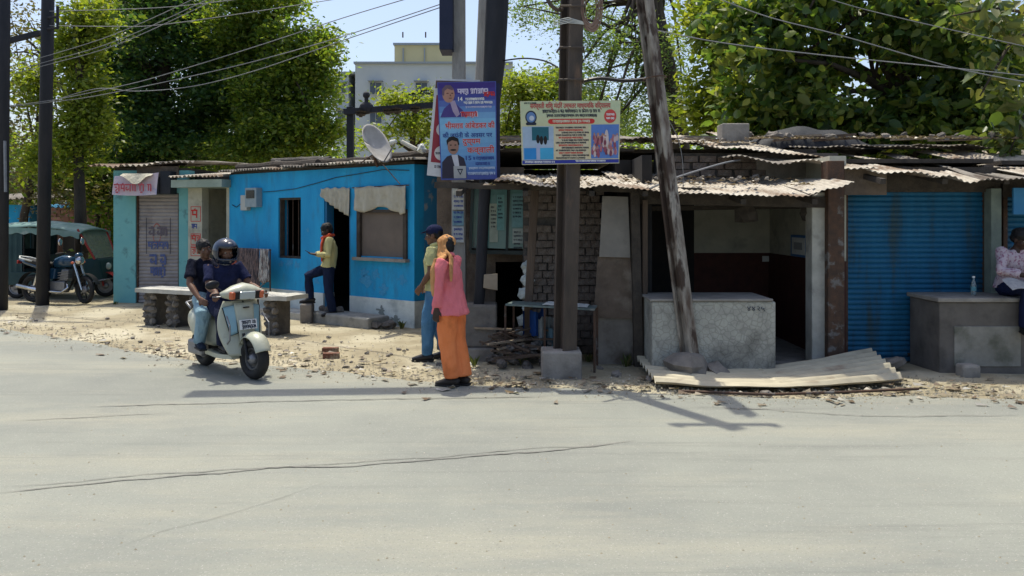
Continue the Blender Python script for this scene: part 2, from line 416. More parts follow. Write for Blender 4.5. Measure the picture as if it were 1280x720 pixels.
# ------------------------------------------------------------------ ground and road
def road_mat():
    m = bpy.data.materials.new('dusty_road'); m.use_nodes = True
    nt = m.node_tree; n = nt.nodes; L = nt.links; b = n['Principled BSDF']
    b.inputs['Roughness'].default_value = .9; b.inputs['Specular IOR Level'].default_value = .25
    tc = n.new('ShaderNodeTexCoord')
    def nz(s, d=5, rg=.6, sc=None):
        t = n.new('ShaderNodeTexNoise'); t.inputs['Scale'].default_value = s; t.inputs['Detail'].default_value = d; t.inputs['Roughness'].default_value = rg
        if sc:
            mp = n.new('ShaderNodeMapping'); mp.inputs['Scale'].default_value = sc; mp.inputs['Rotation'].default_value = (0, 0, -.12); L.new(tc.outputs['Object'], mp.inputs[0]); L.new(mp.outputs[0], t.inputs['Vector'])
        else: L.new(tc.outputs['Object'], t.inputs['Vector'])
        return t.outputs[0]
    def mixc(a, bcol, src, lo, hi):
        mr = n.new('ShaderNodeMapRange'); mr.inputs[1].default_value = lo; mr.inputs[2].default_value = hi; L.new(src, mr.inputs[0])
        x = n.new('ShaderNodeMix'); x.data_type = 'RGBA'
        if isinstance(a, tuple): x.inputs['A'].default_value = (*a, 1)
        else: L.new(a, x.inputs['A'])
        x.inputs['B'].default_value = (*bcol, 1); L.new(mr.outputs[0], x.inputs['Factor']); return x.outputs['Result']
    c = mixc((.268, .276, .236), (.20, .208, .186), nz(.3, 5, .65), .38, .66)
    c = mixc(c, (.318, .308, .244), nz(.45, 7, .72, (.3, 1.5, 1)), .48, .68)       # dust swept along the road
    c = mixc(c, (.175, .178, .16), nz(1.3, 8, .75, (.14, 2.6, 1)), .54, .74)      # worn wheel lines
    c = mixc(c, (.20, .195, .18), nz(70, 3, .8), .57, .66)                      # aggregate
    c = mixc(c, (.42, .41, .37), nz(95, 2, .8), .62, .70)
    L.new(c, b.inputs['Base Color'])
    bp = n.new('ShaderNodeBump'); bp.inputs['Strength'].default_value = .55; bp.inputs['Distance'].default_value = .012
    L.new(nz(55, 6, .75), bp.inputs['Height']); L.new(bp.outputs[0], b.inputs['Normal'])
    return m
M['road'] = road_mat()

gm = MB()
def gh(x, y):                                            # gentle unevenness of the bare earth beyond the road
    return -.008 + .035 * mnoise.noise(Vector((x * .7, y * .7, 3))) + .012 * mnoise.noise(Vector((x * 2.3, y * 2.3, 9)))
xs = [-400, -120, -60, -30] + [-16 + i * .25 for i in range(120)] + [20, 40, 80, 160, 400]
ys = [-200, -40, 0, 3] + [5 + i * .25 for i in range(64)] + [24, 30, 40, 60, 100, 200, 600]
for x in xs:
    for y in ys:
        gm.v.append((x, y, gh(x, y) if (-17 < x < 15 and 4 < y < 22) else -.02))
for i in range(len(xs) - 1):
    for j in range(len(ys) - 1):
        a = i * len(ys) + j; gm.f.append((a, a + len(ys), a + len(ys) + 1, a + 1))
obj('ground', gm, 'dirt', kind='structure', smooth=True)

edge_px = [(-90, 398), (0, 412), (100, 427), (170, 441), (230, 451), (330, 458), (420, 466), (520, 478), (610, 485), (700, 487), (800, 491), (900, 497), (1000, 499), (1150, 496), (1290, 502), (1400, 505)]
ep = [G(*q) for q in edge_px]
ep = [Vector((-60, 24, 0)), Vector((-25, 17.5, 0))] + ep + [Vector((16, 7.2, 0)), Vector((60, 6.0, 0))]
dense = []
for a, b in zip(ep, ep[1:]):
    n = max(2, int((b - a).length / .06)) if a.length < 30 else 4
    for i in range(n):
        p = a.lerp(b, i / n)
        r = .10 * mnoise.noise(Vector((p.x * 1.3, p.y * 1.3, 1))) + .05 * mnoise.noise(Vector((p.x * 5, p.y * 5, 2))) + .025 * mnoise.noise(Vector((p.x * 17, p.y * 17, 4)))
        dense.append(Vector((p.x, p.y + r, .012)))
dense.append(ep[-1])
rm = MB(); n = len(dense)
rm.v = [tuple(p) for p in dense] + [(p.x * 1.0, p.y - 2.2, .016) for p in dense] + [(p.x, -40, .016) for p in dense]
rm.f = [(i, i + n, i + n + 1, i + 1) for i in range(n - 1)] + [(i + n, i + 2 * n, i + 2 * n + 1, i + n + 1) for i in range(n - 1)]
obj('road', rm, 'road', kind='structure')

def crack(pts, w, seed, name='road_line'):
    mb = MB(); P_ = [G(*q, z=.016) for q in pts]; fine = []
    for a, b in zip(P_, P_[1:]):
        k = max(2, int((b - a).length / .035)); fine += [a.lerp(b, i / k) for i in range(k)]
    k = len(fine)
    for i, p in enumerate(fine):
        j = .035 * mnoise.noise(Vector((p.x * 3, p.y * 3, seed))) + .016 * mnoise.noise(Vector((p.x * 14, p.y * 14, seed)))
        ww = w * (.45 + .8 * abs(mnoise.noise(Vector((p.x * 6, p.y * 6, seed + 5))))) * min(1, i / 12 + .1, (k - i) / 12 + .1)
        mb.v += [(p.x, p.y + j - ww / 2, .021), (p.x, p.y + j + ww / 2, .021)]
    mb.f = [(2 * i, 2 * i + 2, 2 * i + 3, 2 * i + 1) for i in range(k - 1)]
    return obj(name, mb, M['crackm'], kind='structure')
M['crackm'] = mat('crack_dirt', (.15, .145, .13), (.20, .195, .175), 20, .95)
crack([(-10, 617), (120, 605), (240, 594), (340, 586), (440, 583), (560, 574), (700, 563), (800, 551)], .028, 1)
crack([(0, 609), (100, 603), (180, 593), (300, 588), (420, 580), (540, 572), (640, 563), (760, 556)], .014, 2)
crack([(110, 509), (250, 505), (420, 500), (560, 498), (690, 496)], .03, 3)  # thin dark line across the road
crack([(110, 700), (200, 665), (300, 640), (420, 600)], .008, 4)
crack([(860, 509), (960, 512), (1090, 521), (1280, 519)], .02, 5)
crack([(0, 527), (90, 523), (220, 516)], .02, 6)

# gravel and litter strewn over the verge (uncountable)
gv = MB(); rr = random.Random(5)
def on_road_edge(px):
    for (a, b), (c, d) in zip(edge_px, edge_px[1:]):
        if a <= px <= c: return b + (d - b) * (px - a) / (c - a)
    return 500
for i in range(7000):
    px = rr.uniform(-40, 1300); ye = on_road_edge(px)
    py = ye + rr.gauss(-2, 9) if rr.random() < .55 else rr.uniform(max(382, ye - 75), ye + 4)
    if py < 381: continue
    if px > 780 and py < 470: continue
    p = G(px, py); r = rr.choice((.004, .005, .007, .010, .017)) * rr.uniform(.7, 1.3)
    k = len(gv.v); a = rr.random() * 6
    for t in range(5): gv.v.append((p.x + r * math.cos(a + t * 1.256) * rr.uniform(.7, 1.3), p.y + r * math.sin(a + t * 1.256) * rr.uniform(.7, 1.3), .006))
    gv.v.append((p.x, p.y, .012 + r * rr.uniform(.5, 1.0)))
    gv.f += [(k + t, k + (t + 1) % 5, k + 5) for t in range(5)]
for i in range(260):
    p = G(rr.uniform(0, 1280), rr.uniform(500, 715)); r = rr.uniform(.003, .009); k = len(gv.v); a = rr.random() * 6
    for t in range(5): gv.v.append((p.x + r * math.cos(a + t * 1.256), p.y + r * math.sin(a + t * 1.256), .0165))
    gv.v.append((p.x, p.y, .0165 + r * .8)); gv.f += [(k + t, k + (t + 1) % 5, k + 5) for t in range(5)]
tag(obj('gravel', gv, mat('gravel', (.34, .305, .22), (.24, .215, .16), 3, .95, c3=(.45, .41, .34), s3=7, t3=(.55, .6)), kind='stuff'), 'loose gravel and grit strewn along the dirt verge', 'gravel')

# ------------------------------------------------------------------ blue house
BW = Wall((-5.62, 15.9), (-1.55, 12.70)); BL = BW.len
SW = Wall((-1.55, 12.70), (0.75, 15.55))
bh = thing('blue_house', 'low bright blue house with whitewashed plinth and tin roof', 'house', (BW.o + BW.d * BL / 2 - BW.n * 1.5))
zt = 2.60
def hole(w, x0, x1, y0, y1): xm = (x0 + x1) / 2; return (w.u(x0), w.u(x1), w.z(xm, y1), w.z(xm, y0))
h_narrow = hole(BW, 348, 376, 247, 323); h_door = hole(BW, 405, 438, 237, 392); h_door = (h_door[0], h_door[1], 0.0, h_door[3]); h_sq = hole(BW, 450, 507, 262, 321)
wm = BW.panel(MB(), 0, BL, 0.42, zt, [h_narrow, (h_door[0], h_door[1], 0.4, h_door[3]), h_sq], t=.22)
obj('front_wall', wm, 'blue', bh)
pm = BW.panel(MB(), 0, BL + .02, -.05, .42, [(h_door[0], h_door[1], -.05, .42)], t=.25, o1=.018)
obj('plinth', pm, 'white', bh)
sm_ = SW.box(MB(), .0, SW.len, .42, zt, -.2, -.004); obj('side_wall', sm_, 'blue_dark', bh)  # darker worn blue, the side's shade put into its paint
obj('side_plinth', SW.box(MB(), .03, SW.len, -.05, .42, -.22, .012), 'white', bh)
bk = MB(); c0 = BW.p(0, 0, -3.6); c1 = BW.p(BL, 0, -3.6)
bk.hexa([BW.p(0, 0, -3.8), BW.p(BL, 0, -3.8), BW.p(BL, 0, -3.6), BW.p(0, 0, -3.6)], [BW.p(0, zt, -3.8), BW.p(BL, zt, -3.8), BW.p(BL, zt, -3.6), BW.p(0, zt, -3.6)])
BW.box(bk, 0, .2, 0, zt, -3.6, -.22); BW.box(bk, .2, BL - .3, -.04, .06, -3.5, -.3)
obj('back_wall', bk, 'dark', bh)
# door frame, step, curtain
df = MB(); u0, u1, _, zd = h_door
BW.box(df, u0, u0 + .05, .06, zd, -.16, -.02); BW.box(df, u1 - .05, u1, .06, zd, -.16, -.02); BW.box(df, u0 + .05, u1 - .05, zd - .06, zd, -.16, -.02)
obj('door_frame', df, mat('door_blue', (.02, .12, .26), (.03, .16, .30), 5, .7), bh)
BW_dark = MB(); BW.box(BW_dark, u0 + .42, u1 - .055, .06, zd - .07, -.55, -.51); obj('door_leaf', BW_dark, 'timber', bh)
def drape(w, x0, x1, y0, yb, m, name, parent, folds=7, amp=.018, o=.03):
    """hanging cloth: yb(t) gives the bottom edge row along the width"""
    ua, ub = w.u(x0), w.u(x1); xm = (x0 + x1) / 2; ztp = w.z(xm, y0)
    def fn(s, t):
        u = ua + (ub - ua) * s; zb = w.z(xm, yb(s)); z = ztp + (zb - ztp) * t - .012 * math.sin(s * PI * folds) * (1 - t)
        return w.p(u, z, o + amp * math.sin(s * PI * folds * 1.7 + t) * (.3 + t) + .012 * mnoise.noise(Vector((s * 6, t * 4, x0))))
    return obj(name, MB().slab(fn, 40, 10, w.n * .004), m, parent, smooth=True)
rag = cloth('sacking', (.50, .47, .38), (.40, .37, .29), 6)
drape(BW, 403, 438.5, 235, lambda s: 244 + 27 * s ** .8, rag, 'door_curtain', bh)
# narrow window with bars
nw = MB(); a, b, c, d = h_narrow
BW.box(nw, a, a + .03, c, d, -.12, -.03); BW.box(nw, b - .03, b, c, d, -.12, -.03); BW.box(nw, a + .03, b - .03, c, c + .04, -.12, -.03); BW.box(nw, a + .03, b - .03, d - .04, d, -.12, -.03)
wo = obj('window', nw, 'timber', bh)
for i in range(3):
    u = a + (b - a) * (i + 1) / 4; obj('window_bar', MB().tube([BW.p(u, c + .03, -.08), BW.p(u, d - .03, -.08)], .008, 6), 'rust', wo)
# square window closed with a board
a, b, c, d = h_sq
fr = MB(); BW.box(fr, a - .05, a + .03, c - .02, d, -.06, .035); BW.box(fr, b - .03, b + .05, c - .02, d, -.06, .035); BW.box(fr, a + .03, b - .03, d - .05, d, -.06, .035)
w2 = obj('window', fr, 'timber', bh)
obj('board', BW.box(MB(), a + .03, b - .03, c, d - .05, -.05, -.02), mat('cardboard', (.17, .135, .11), (.135, .11, .09), 3, .9, bump=.2), w2)
obj('sill', BW.box(MB(), a - .09, b + .09, c - .07, c - .02, -.02, .10), 'concrete', w2)
def sqb(s): return 262 + 3.5 * math.sin(s * 9) + (3 if s > .85 else 0)
drape(BW, 447, 511, 233, sqb, rag, 'window_curtain', bh, folds=5, o=.06)
obj('curtain_rod', MB().tube([BW.p(BW.u(443), BW.z(470, 234), .05), BW.p(BW.u(514), BW.z(470, 233), .05)], .009, 6), 'rust', bh)
# electric meter boxes
mbx = MB(); BW.boxpx(mbx, 314, 328, 235, 259, .002, .14); mtr = obj('meter_box', mbx, mat('meter_grey', (.27, .33, .36), (.22, .28, .31), 6, .5), bh, bevel=.01)
obj('meter_cover', BW.boxpx(MB(), 316, 326, 238, 248, .14, .15), 'glass', mtr)
mbx = MB(); BW.boxpx(mbx, 305.5, 313.5, 244, 263, .002, .09); obj('switch_box', mbx, mat('switch_grey', (.40, .42, .40), None, rough=.6), bh, bevel=.008)
pts = [BW.p(BW.u(x), BW.z(x, y), .012) for x, y in ((312, 262), (304, 262), (301, 255), (296, 259), (291, 256))]
obj('conduit', MB().tube(pts, .007, 5), 'blackp', bh)
pts = [BW.p(BW.u(x), BW.z(x, y) , .012) for x, y in ((330, 240), (345, 239), (370, 236), (400, 228), (420, 222), (445, 218), (480, 212), (512, 213))]
obj('conduit', MB().tube(pts, .006, 5), 'blackp', bh)
# worn patches of plaster (proud flakes of lime showing through)
def flake(w, px, py, r, m, parent, seed, o=.004):
    uc, zc = w.u(px), w.z(px, py); mb = MB(); k = 22
    mb.v = [tuple(w.p(uc, zc, o))] + [tuple(w.p(uc + r * (1 + 1.1 * mnoise.noise(Vector((math.cos(i / k * 2 * PI), math.sin(i / k * 2 * PI), seed)) * 2.6)) * math.cos(i / k * 2 * PI), zc + .75 * r * (1 + 1.1 * mnoise.noise(Vector((math.cos(i / k * 2 * PI), math.sin(i / k * 2 * PI), seed)) * 2.6)) * math.sin(i / k * 2 * PI), o)) for i in range(k)]
    mb.f = [(0, 1 + i, 1 + (i + 1) % k) for i in range(k)]
    return obj('worn_patch', mb, m, parent)
pale = mat('lime_patch', (.06, .30, .52), (.04, .27, .52), 9, .9, bump=.5)
for x, y, r in ((362, 329, .10), (372, 331, .09), (352, 330, .07), (460, 352, .16), (470, 343, .10), (385, 287, .05), (455, 340, .09), (503, 350, .1), (480, 362, .12), (396, 352, .06)): flake(BW, x, y, r, pale, bh, x * .37)
gray = mat('damp_patch', (.30, .33, .30), (.2, .22, .2), 7, .95, bump=.5)
for x, y, r in ((345, 393, .14), (495, 402, .13), (372, 396, .1), (450, 395, .08), (478, 388, .1)): flake(BW, x, y, r, gray, bh, x * .71, o=.022)
# roof sheets, each a part
rf = obj('roof', BW.box(MB(), .02, BL - .02, zt, zt + .05, -3.75, -.02), 'timber', bh)
nsh = 8
for i in range(nsh):
    ua = -.12 + (BL + .22) * i / nsh; ub = ua + (BL + .22) / nsh + .06; l = .006 * (i % 2)
    ov = .16 + .07 * R.random(); dz = R.uniform(-.012, .02)
    mb = corr(MB(), BW.p(ua, zt + .065 + dz + l, ov), BW.p(ub, zt + .065 + l + R.uniform(-.012, .02), ov + R.uniform(-.05, .05)), BW.p(ua, zt + .36 + l, -3.9), BW.p(ub, zt + .36 + l, -3.9), pitch=.085, amp=.02, rows=6, sag=.02, seed=i)
    obj('tin_sheet', mb, ('tin_grey', 'tin_grey', 'tin')[i % 3], rf)
# timbers and tiles lying along the roof edge
def roof_beam(w, x0, x1, y0, y1, o, h, m, label, name='roof_timber', cat='timber', group='timbers weighing down the tin roofs'):
    ua, ub = w.u(x0), w.u(x1); za, zb = w.z(x0, y0), w.z(x1, y1); seg = 10
    def fn(s, t):
        a = 2 * PI * t; u = ua + (ub - ua) * s; z = za + (zb - za) * s + .02 * mnoise.noise(Vector((s * 5, x0, 1)))
        return w.p(u, z + h * .5 * math.sin(a) * (1 + .2 * mnoise.noise(Vector((s * 6, t, x0)))), o + h * .55 * math.cos(a))
    mb = MB().grid(fn, seg, 8); mb.f.append(tuple(range(8))); mb.f.append(tuple(range(seg * 9, seg * 9 + 8)))
    return solo(name, mb, m, label, cat, group)
roof_beam(BW, 292, 392, 209, 203, -.10, .13, 'timber', 'long dark timber laid along the eave of the blue house')
roof_beam(BW, 385, 448, 202, 199, -.22, .11, 'timber', 'shorter dark timber on the blue house roof beside the dish')
roof_beam(BW, 300, 372, 198, 195, -.75, .09, 'stone_dark', 'rough dark plank behind the long eave timber of the blue house')
roof_beam(BW, 478, 530, 196, 190, -.2, .14, 'timber', 'dark timber on the roof corner of the blue house beside the poster')

# ------------------------------------------------------------------ cream doorway kiosk between the shops
KW = Wall((-6.62, 16.35), (-5.55, 16.0))
kb = thing('cream_kiosk', 'narrow cream doorway with painted advertisements between teal shop and blue house', 'building', (KW.p(.5, 0, -1)))
kh = (KW.u(252.5), KW.u(283), 0, KW.z(268, 233))
obj('wall', KW.panel(MB(), 0, KW.len, -.05, 2.35, [(kh[0], kh[1], -.05, kh[3])], t=.2), 'cream', kb)
ins = MB(); KW.box(ins, 0, .12, 0, 2.35, -2.4, -.2); KW.box(ins, KW.len - .1, KW.len, 0, 2.35, -2.4, -.2); obj('inner_wall', ins, 'cream', kb)
obj('inner_dado', KW.box(MB(), .12, .60, 0, 1.25, -1.36, -1.2), mat('inner_blue', (.02, .07, .2), (.03, .09, .24), 4, .8), kb)
obj('inner_partition', KW.box(MB(), .12, .60, 1.25, 2.35, -1.36, -1.2), 'cream', kb)
obj('back_wall', KW.box(MB(), 0, KW.len, 0, 2.35, -2.6, -2.4), 'dark', kb)
obj('canopy_slab', KW.box(MB(), -.06, KW.len + .02, 2.35, 2.50, -2.6, .42), mat('pale_green_slab', (.33, .40, .34), (.26, .32, .27), 4, .85, bump=.3), kb)
for i in range(3):
    ua = -.06 + i * .38
    obj('tin_sheet', corr(MB(), KW.p(ua, 2.56 + .012 * (i % 2), .5), KW.p(ua + .42, 2.56 + .012 * (i % 2), .5), KW.p(ua, 2.86, -2.6), KW.p(ua + .42, 2.86, -2.6), pitch=.09, amp=.02), 'tin', kb)
for k, (y0, y1, m) in enumerate(((258, 277, 'ink_red'), (279, 290, 'ink_blue'), (292, 306, 'ink_red'), (307, 320, 'ink_red'))):
    ua, ub = KW.u(238.5), KW.u(251); zb, ztp = KW.z(245, y1), KW.z(245, y0)
    mb = MB()
    scribble(mb, KW.p(ua + .02, zb + .06, .006), KW.d, KW.up, ub - ua - .04, (ztp - zb) * .62, k + 20, .16)
    obj('painted_lettering', mb, m, kb)
    if k != 1:
        e = MB()
        for q in ((ua, ua + .012, zb, ztp), (ub - .012, ub, zb, ztp)): KW.box(e, *q, .0, .004)
        for q in ((ua + .012, ub - .012, ztp - .012, ztp), (ua + .012, ub - .012, zb, zb + .012)): KW.box(e, *q, .0, .004)
        obj('painted_border', e, m, kb)

# ------------------------------------------------------------------ roller shutters
def shutter(w, u0, u1, z0, z1, pitch, m, parent, o=-.06):
    n = int((z1 - z0) / pitch)
    def fn(s, t):
        z = z0 + (z1 - z0) * t; ph = (t * n) % 1.0
        return w.p(u0 + (u1 - u0) * s, z, o + .016 * math.sin(PI * ph) ** .7 + .014 * mnoise.noise(Vector((s * 3, t * 5, u0))) + .01 * mnoise.noise(Vector((s * 9, t * 14, u0))))
    mb = MB().slab(fn, 10, n * 5, w.n * -.01)
    so = obj('roller_shutter', mb, m, parent)
    bb = MB(); w.box(bb, u0, u1, z0 - .05, z0, o - .02, o + .03); obj('bottom_rail', bb, m, so)
    for uu in (u0, u1):
        g = MB(); w.box(g, uu - .025, uu + .025, z0 - .05, z1, o - .04, o + .045); obj('guide_channel', g, 'rust', so)
    hd = MB(); w.box(hd, u0 + .45 * (u1 - u0), u0 + .55 * (u1 - u0), z0 + .02, z0 + .05, o + .01, o + .05); obj('handle', hd, 'rust', so)
    return so

# ------------------------------------------------------------------ teal shop on the left
TW = Wall((-8.22, 16.5), (-6.62, 16.42))
ts = thing('teal_shop', 'small teal shop with closed grey roller shutter and tattered sign', 'shop', TW.p(.8, 0, -1.2))
th = (TW.u(169.5), TW.u(223.5), -.05, TW.z(196, 241))
obj('front_wall', TW.panel(MB(), 0, TW.len, -.05, 2.72, [th], t=.24), 'teal', ts)
obj('side_wall', TW.box(MB(), 0, .2, -.05, 2.72, -2.9, -.24), 'teal', ts)
bx = MB(); TW.box(bx, 0, TW.len, 0, 2.72, -3.1, -2.9); TW.box(bx, TW.len - .1, TW.len, 0, 2.72, -2.9, -.24); obj('back_wall', bx, 'dark', ts)
obj('lintel', TW.boxpx(MB(), 172, 224, 208, 222, .0, .035), 'brown_plaster', ts)
sh = shutter(TW, th[0] + .01, th[1] - .01, .05, th[3] - .02, .075, 'shutter_grey', ts, o=-.08)
for k, (x0, x1, y0, y1, m, hgt) in enumerate(((184, 205, 300, 322, 'ink_red', 0), (183, 209, 302, 312, 'ink_blue', 1), (185, 208, 318, 332, 'ink_blue', 2), (186, 210, 334, 346, 'ink_blue', 3), (184, 210, 284, 296, 'ink_dark', 4))):
    mb = MB(); ua, ub = TW.u(x0), TW.u(x1); zb, ztp = TW.z(196, y1), TW.z(196, y0)
    if k == 0:
        for i in range(16):
            t0, t1 = 2 * PI * i / 16, 2 * PI * (i + 1) / 16; uc, zc, ru, rz_ = (ua + ub) / 2, TW.z(196, 292), .09, .22
            mb.add([TW.p(uc + ru * math.cos(t) * q, zc + rz_ * math.sin(t) * q, -.052) for t, q in ((t0, 1), (t1, 1), (t1, .86), (t0, .86))], [(0, 1, 2, 3)])
    else: scribble(mb, TW.p(ua, zb, -.05), TW.d, TW.up, ub - ua, ztp - zb, 40 + k, .2)
    obj('painted_lettering', mb, {'ink_blue': mat('faded_blue', (.06, .09, .24), (.12, .14, .25), 30), 'ink_red': mat('faded_red', (.33, .12, .10), None), 'ink_dark': mat('faded_dark', (.13, .11, .13), None)}[m], sh)
fr_ = MB()
for q in (('v', 181), ('v', 211)): fr_.add([TW.p(TW.u(q[1]) + a, z_, -.051) for a, z_ in ((0, 1.0), (.012, 1.0), (.012, 1.75), (0, 1.75))], [(0, 1, 2, 3)])
obj('painted_border', fr_, 'ink_dark', sh)
# box sign over the shutter: torn face cloth, dark right end
sgn = thing('shop_sign', 'torn white and pink box sign over the grey shutter', 'sign', TW.p(TW.u(190), TW.z(190, 246), .2))
ua, ub, uc = TW.u(154), TW.u(208), TW.u(221.5); zb, ztp = TW.z(190, 244), TW.z(190, 221)
def sfn(s, t): return TW.p(ua + (ub - ua) * s, zb + (ztp + .07 * s - zb) * t - .02 * math.sin(s * PI), .42 + .01 * math.sin(s * 12 + t * 4) - .09 * t)
obj('face', MB().slab(sfn, 16, 6, TW.n * -.01), mat('sign_pink', (.50, .40, .44), (.58, .50, .52), 6, .7, c3=(.34, .34, .5), s3=4, t3=(.55, .65)), sgn)
fl = MB()
def ffn(s, t): return TW.p(ua + .18 + (ub - ua - .28) * s, ztp + .05 - (.05 + .17 * math.sin(s * PI) ** 2) * t, .46 - .13 * (1 - t) + .012 * math.sin(s * 17))
obj('torn_flap', fl.slab(ffn, 16, 5, TW.n * .004), rag, sgn)
obj('frame', TW.box(MB(), ub + .02, uc, zb + .02, ztp + .1, .02, .30), 'tarp', sgn)
obj('bracket', TW.box(MB(), ua + .05, ub, zb + .02, ztp - .02, .002, .30), 'tarp', sgn)
sl = MB(); scribble(sl, TW.p(ua + .05, zb + .05, .448), TW.d, TW.up, ub - ua - .1, .17, 77, .17); obj('lettering', sl, mat('sign_red', (.40, .08, .10), None), sgn)
trf = obj('roof', TW.box(MB(), .02, TW.len - .02, 2.72, 2.77, -3.05, -.02), 'timber', ts)
for i in range(3):
    ua = -.42 + i * .72
    obj('tin_sheet', corr(MB(), TW.p(ua, 2.79 + .03 * i, .22 + .05 * (i % 2)), TW.p(ua + .78, 2.83 + .04 * i, .2), TW.p(ua, 3.05, -3.2), TW.p(ua + .78, 3.07, -3.2), pitch=.11, amp=.022, rows=6, sag=.06, seed=i * 3.1), ('tin_rust', 'tin', 'tin_grey')[i], trf)
roof_beam(TW, 158, 192, 208, 206, -.15, .1, 'stone_dark', 'dark stone slab on the roof of the teal shop')
roof_beam(TW, 192, 222, 206, 202, -.4, .09, 'timber', 'dark timber end on the roof of the teal shop')

# ------------------------------------------------------------------ right hand row: shared lines
FW = Wall((-1.2, 9.75), (8.5, 9.75))                       # facade line, facing the road
def fb(mb, x0, x1, y0, y1, z0, z1): return mb.box(x0, x1, y0, y1, z0, z1)

# --- brick shed (behind the posters) ---
bs = thing('brick_shed', 'dim shed of stacked bricks with dark doorway behind the posters', 'shed', (0.1, 11.5, 0))
obj('front_wall', Wall((-1.0, 10.65), (.16, 10.65)).panel(MB(), 0, 1.16, -.05, 2.42, [(.78, 1.14, -.05, 1.16)], t=.22), 'brown_plaster', bs)
sb = MB(); fb(sb, -1.0, -.8, 10.87, 14.2, -.05, 2.42); obj('side_wall', sb, 'brown_plaster', bs)
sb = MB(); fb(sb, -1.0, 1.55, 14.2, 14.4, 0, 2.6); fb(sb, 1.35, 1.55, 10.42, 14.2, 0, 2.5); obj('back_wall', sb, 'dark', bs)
core = MB(); fb(core, .14, 1.12, 10.24, 10.42, -.05, 2.2); bw = obj('brick_wall', core, 'mortar', bs)
bmesh_variants = []
for k in range(6):
    mb = MB(); w, h, dp = .052 + .006 * (k % 3), .040 + .004 * (k % 2), .035
    mb.box(-w, w, -dp, dp, -h, h)
    mb.v = [(x * (1 + .12 * mnoise.noise(Vector((x * 40, z * 40, k)))), y * (1 + .5 * mnoise.noise(Vector((x * 30, z * 30, k + 9)))), z * (1 + .15 * mnoise.noise(Vector((z * 40, x * 50, k + 3))))) for x, y, z in mb.v]
    me = mesh('brick', mb); me.materials.append(M['brick']); bmesh_variants.append(me)
rows = 22; zr = 0.02
for r_ in range(rows):
    hh = .096; x = .145 + (.06 if r_ % 2 else 0)
    while x < 1.09:
        w = .122
        if not (r_ == 17 and x < .55):
            o = bpy.data.objects.new('brick', R.choice(bmesh_variants)); C.objects.link(o); o.parent = bw; WP[o.name] = WP[bs.name]
            o.location = Vector((x + w / 2 + R.uniform(-.004, .004), 10.228 + R.uniform(-.014, .012), zr + hh / 2)) - WP[bs.name]
            o.rotation_euler = (R.uniform(-.03, .03), R.uniform(-.05, .05), R.uniform(-.08, .08))
        x += w
    zr += hh
# white-edged broken jamb beside the doorway
jm = MB()
for i in range(7): jm.rock((.16 + R.uniform(-.03, .05), 10.2, .1 + i * .17), .09, i + 2.2, .9)
obj('broken_jamb', jm, 'white', bs)
# corrugated side panels beside the stall
pn = MB(); pn.hexa([P(743, 455, 9.5), P(793, 455, 9.5), P(793, 455, 9.52), P(743, 455, 9.52)], [P(742, 394, 9.5), P(791, 395, 9.5), P(791, 395, 9.52), P(742, 394, 9.52)])
obj('tin_panel', pn, 'tin_grey', bs)
pn = MB(); pn.hexa([P(742, 397, 9.46), P(792, 398, 9.46), P(792, 398, 9.48), P(742, 397, 9.48)], [P(747, 320, 9.46), P(788, 320, 9.46), P(788, 320, 9.48), P(747, 320, 9.48)])
obj('tin_panel', pn, 'brown_plaster', bs)
pn = MB(); pn.hexa([P(749, 321, 9.42), P(788, 322, 9.42), P(788, 322, 9.44), P(749, 321, 9.44)], [P(753, 245, 9.42), P(785, 246, 9.42), P(785, 246, 9.44), P(753, 245, 9.44)])
obj('tin_panel', pn, mat('grey_board', (.26, .24, .21), (.2, .185, .165), 4, .9, c3=(.13, .12, .105), s3=3, t3=(.55, .7)), bs)
obj('corner_post', MB().bar(P(798, 458, 9.4), P(793, 238, 9.4), .10, .1), 'timber', bs)
obj('door_post', MB().bar(P(806, 458, 9.45), P(806, 250, 9.45), .06, .06), 'wood', bs)
# sheets of the shed roof, two tiers
def sheet(parent, fl, fr, bl, br, m, seed, pitch=.07, amp=.008, sag=.09): return obj('tin_sheet', corr(MB(), fl, fr, bl, br, pitch=pitch, amp=amp, rows=8, sag=sag, seed=seed), m, parent)
srf = obj('roof', MB().box(-1.05, 1.6, 10.5, 14.4, 2.62, 2.66), 'timber', bs)
obj('roof_rafter', MB().bar((-.9, 9.3, 2.13), (2.2, 9.3, 2.06), .07, .07), 'timber', srf)
for i, x in enumerate((-.6, 0.15, .9, 1.5)): obj('roof_rafter', MB().bar((x, 9.0, 2.02), (x + .05, 10.9, 2.25), .06, .06), 'timber', srf)
for i, (a, b) in enumerate(((-.2, .62), (.5, 1.32), (1.2, 1.95))):
    za, zb = Z(227 + 5 * i, 8.95), Z(231 + 4 * i, 8.95)
    sheet(srf, (a, 8.95, za + .006 * i), (b, 8.95 + R.uniform(-.06, .06), zb + .006 * i), (a, 10.8, 2.35 + .006 * i), (b, 10.8, 2.33 + .006 * i), 'tin', i + .5, sag=.05, pitch=.066, amp=.007)
for i, (a, b, y, z) in enumerate(((-1.1, -.1, 10.3, 2.63), (-.25, .75, 10.4, 2.68), (.6, 1.7, 10.45, 2.66))):
    sheet(srf, (a, y, z + .01 * i), (b, y + .1, z + .02), (a, 14.3, 3.05), (b, 14.3, 3.08 + .02 * i), ('tin', 'tin_grey', 'tin')[i], i + 7, sag=.07)

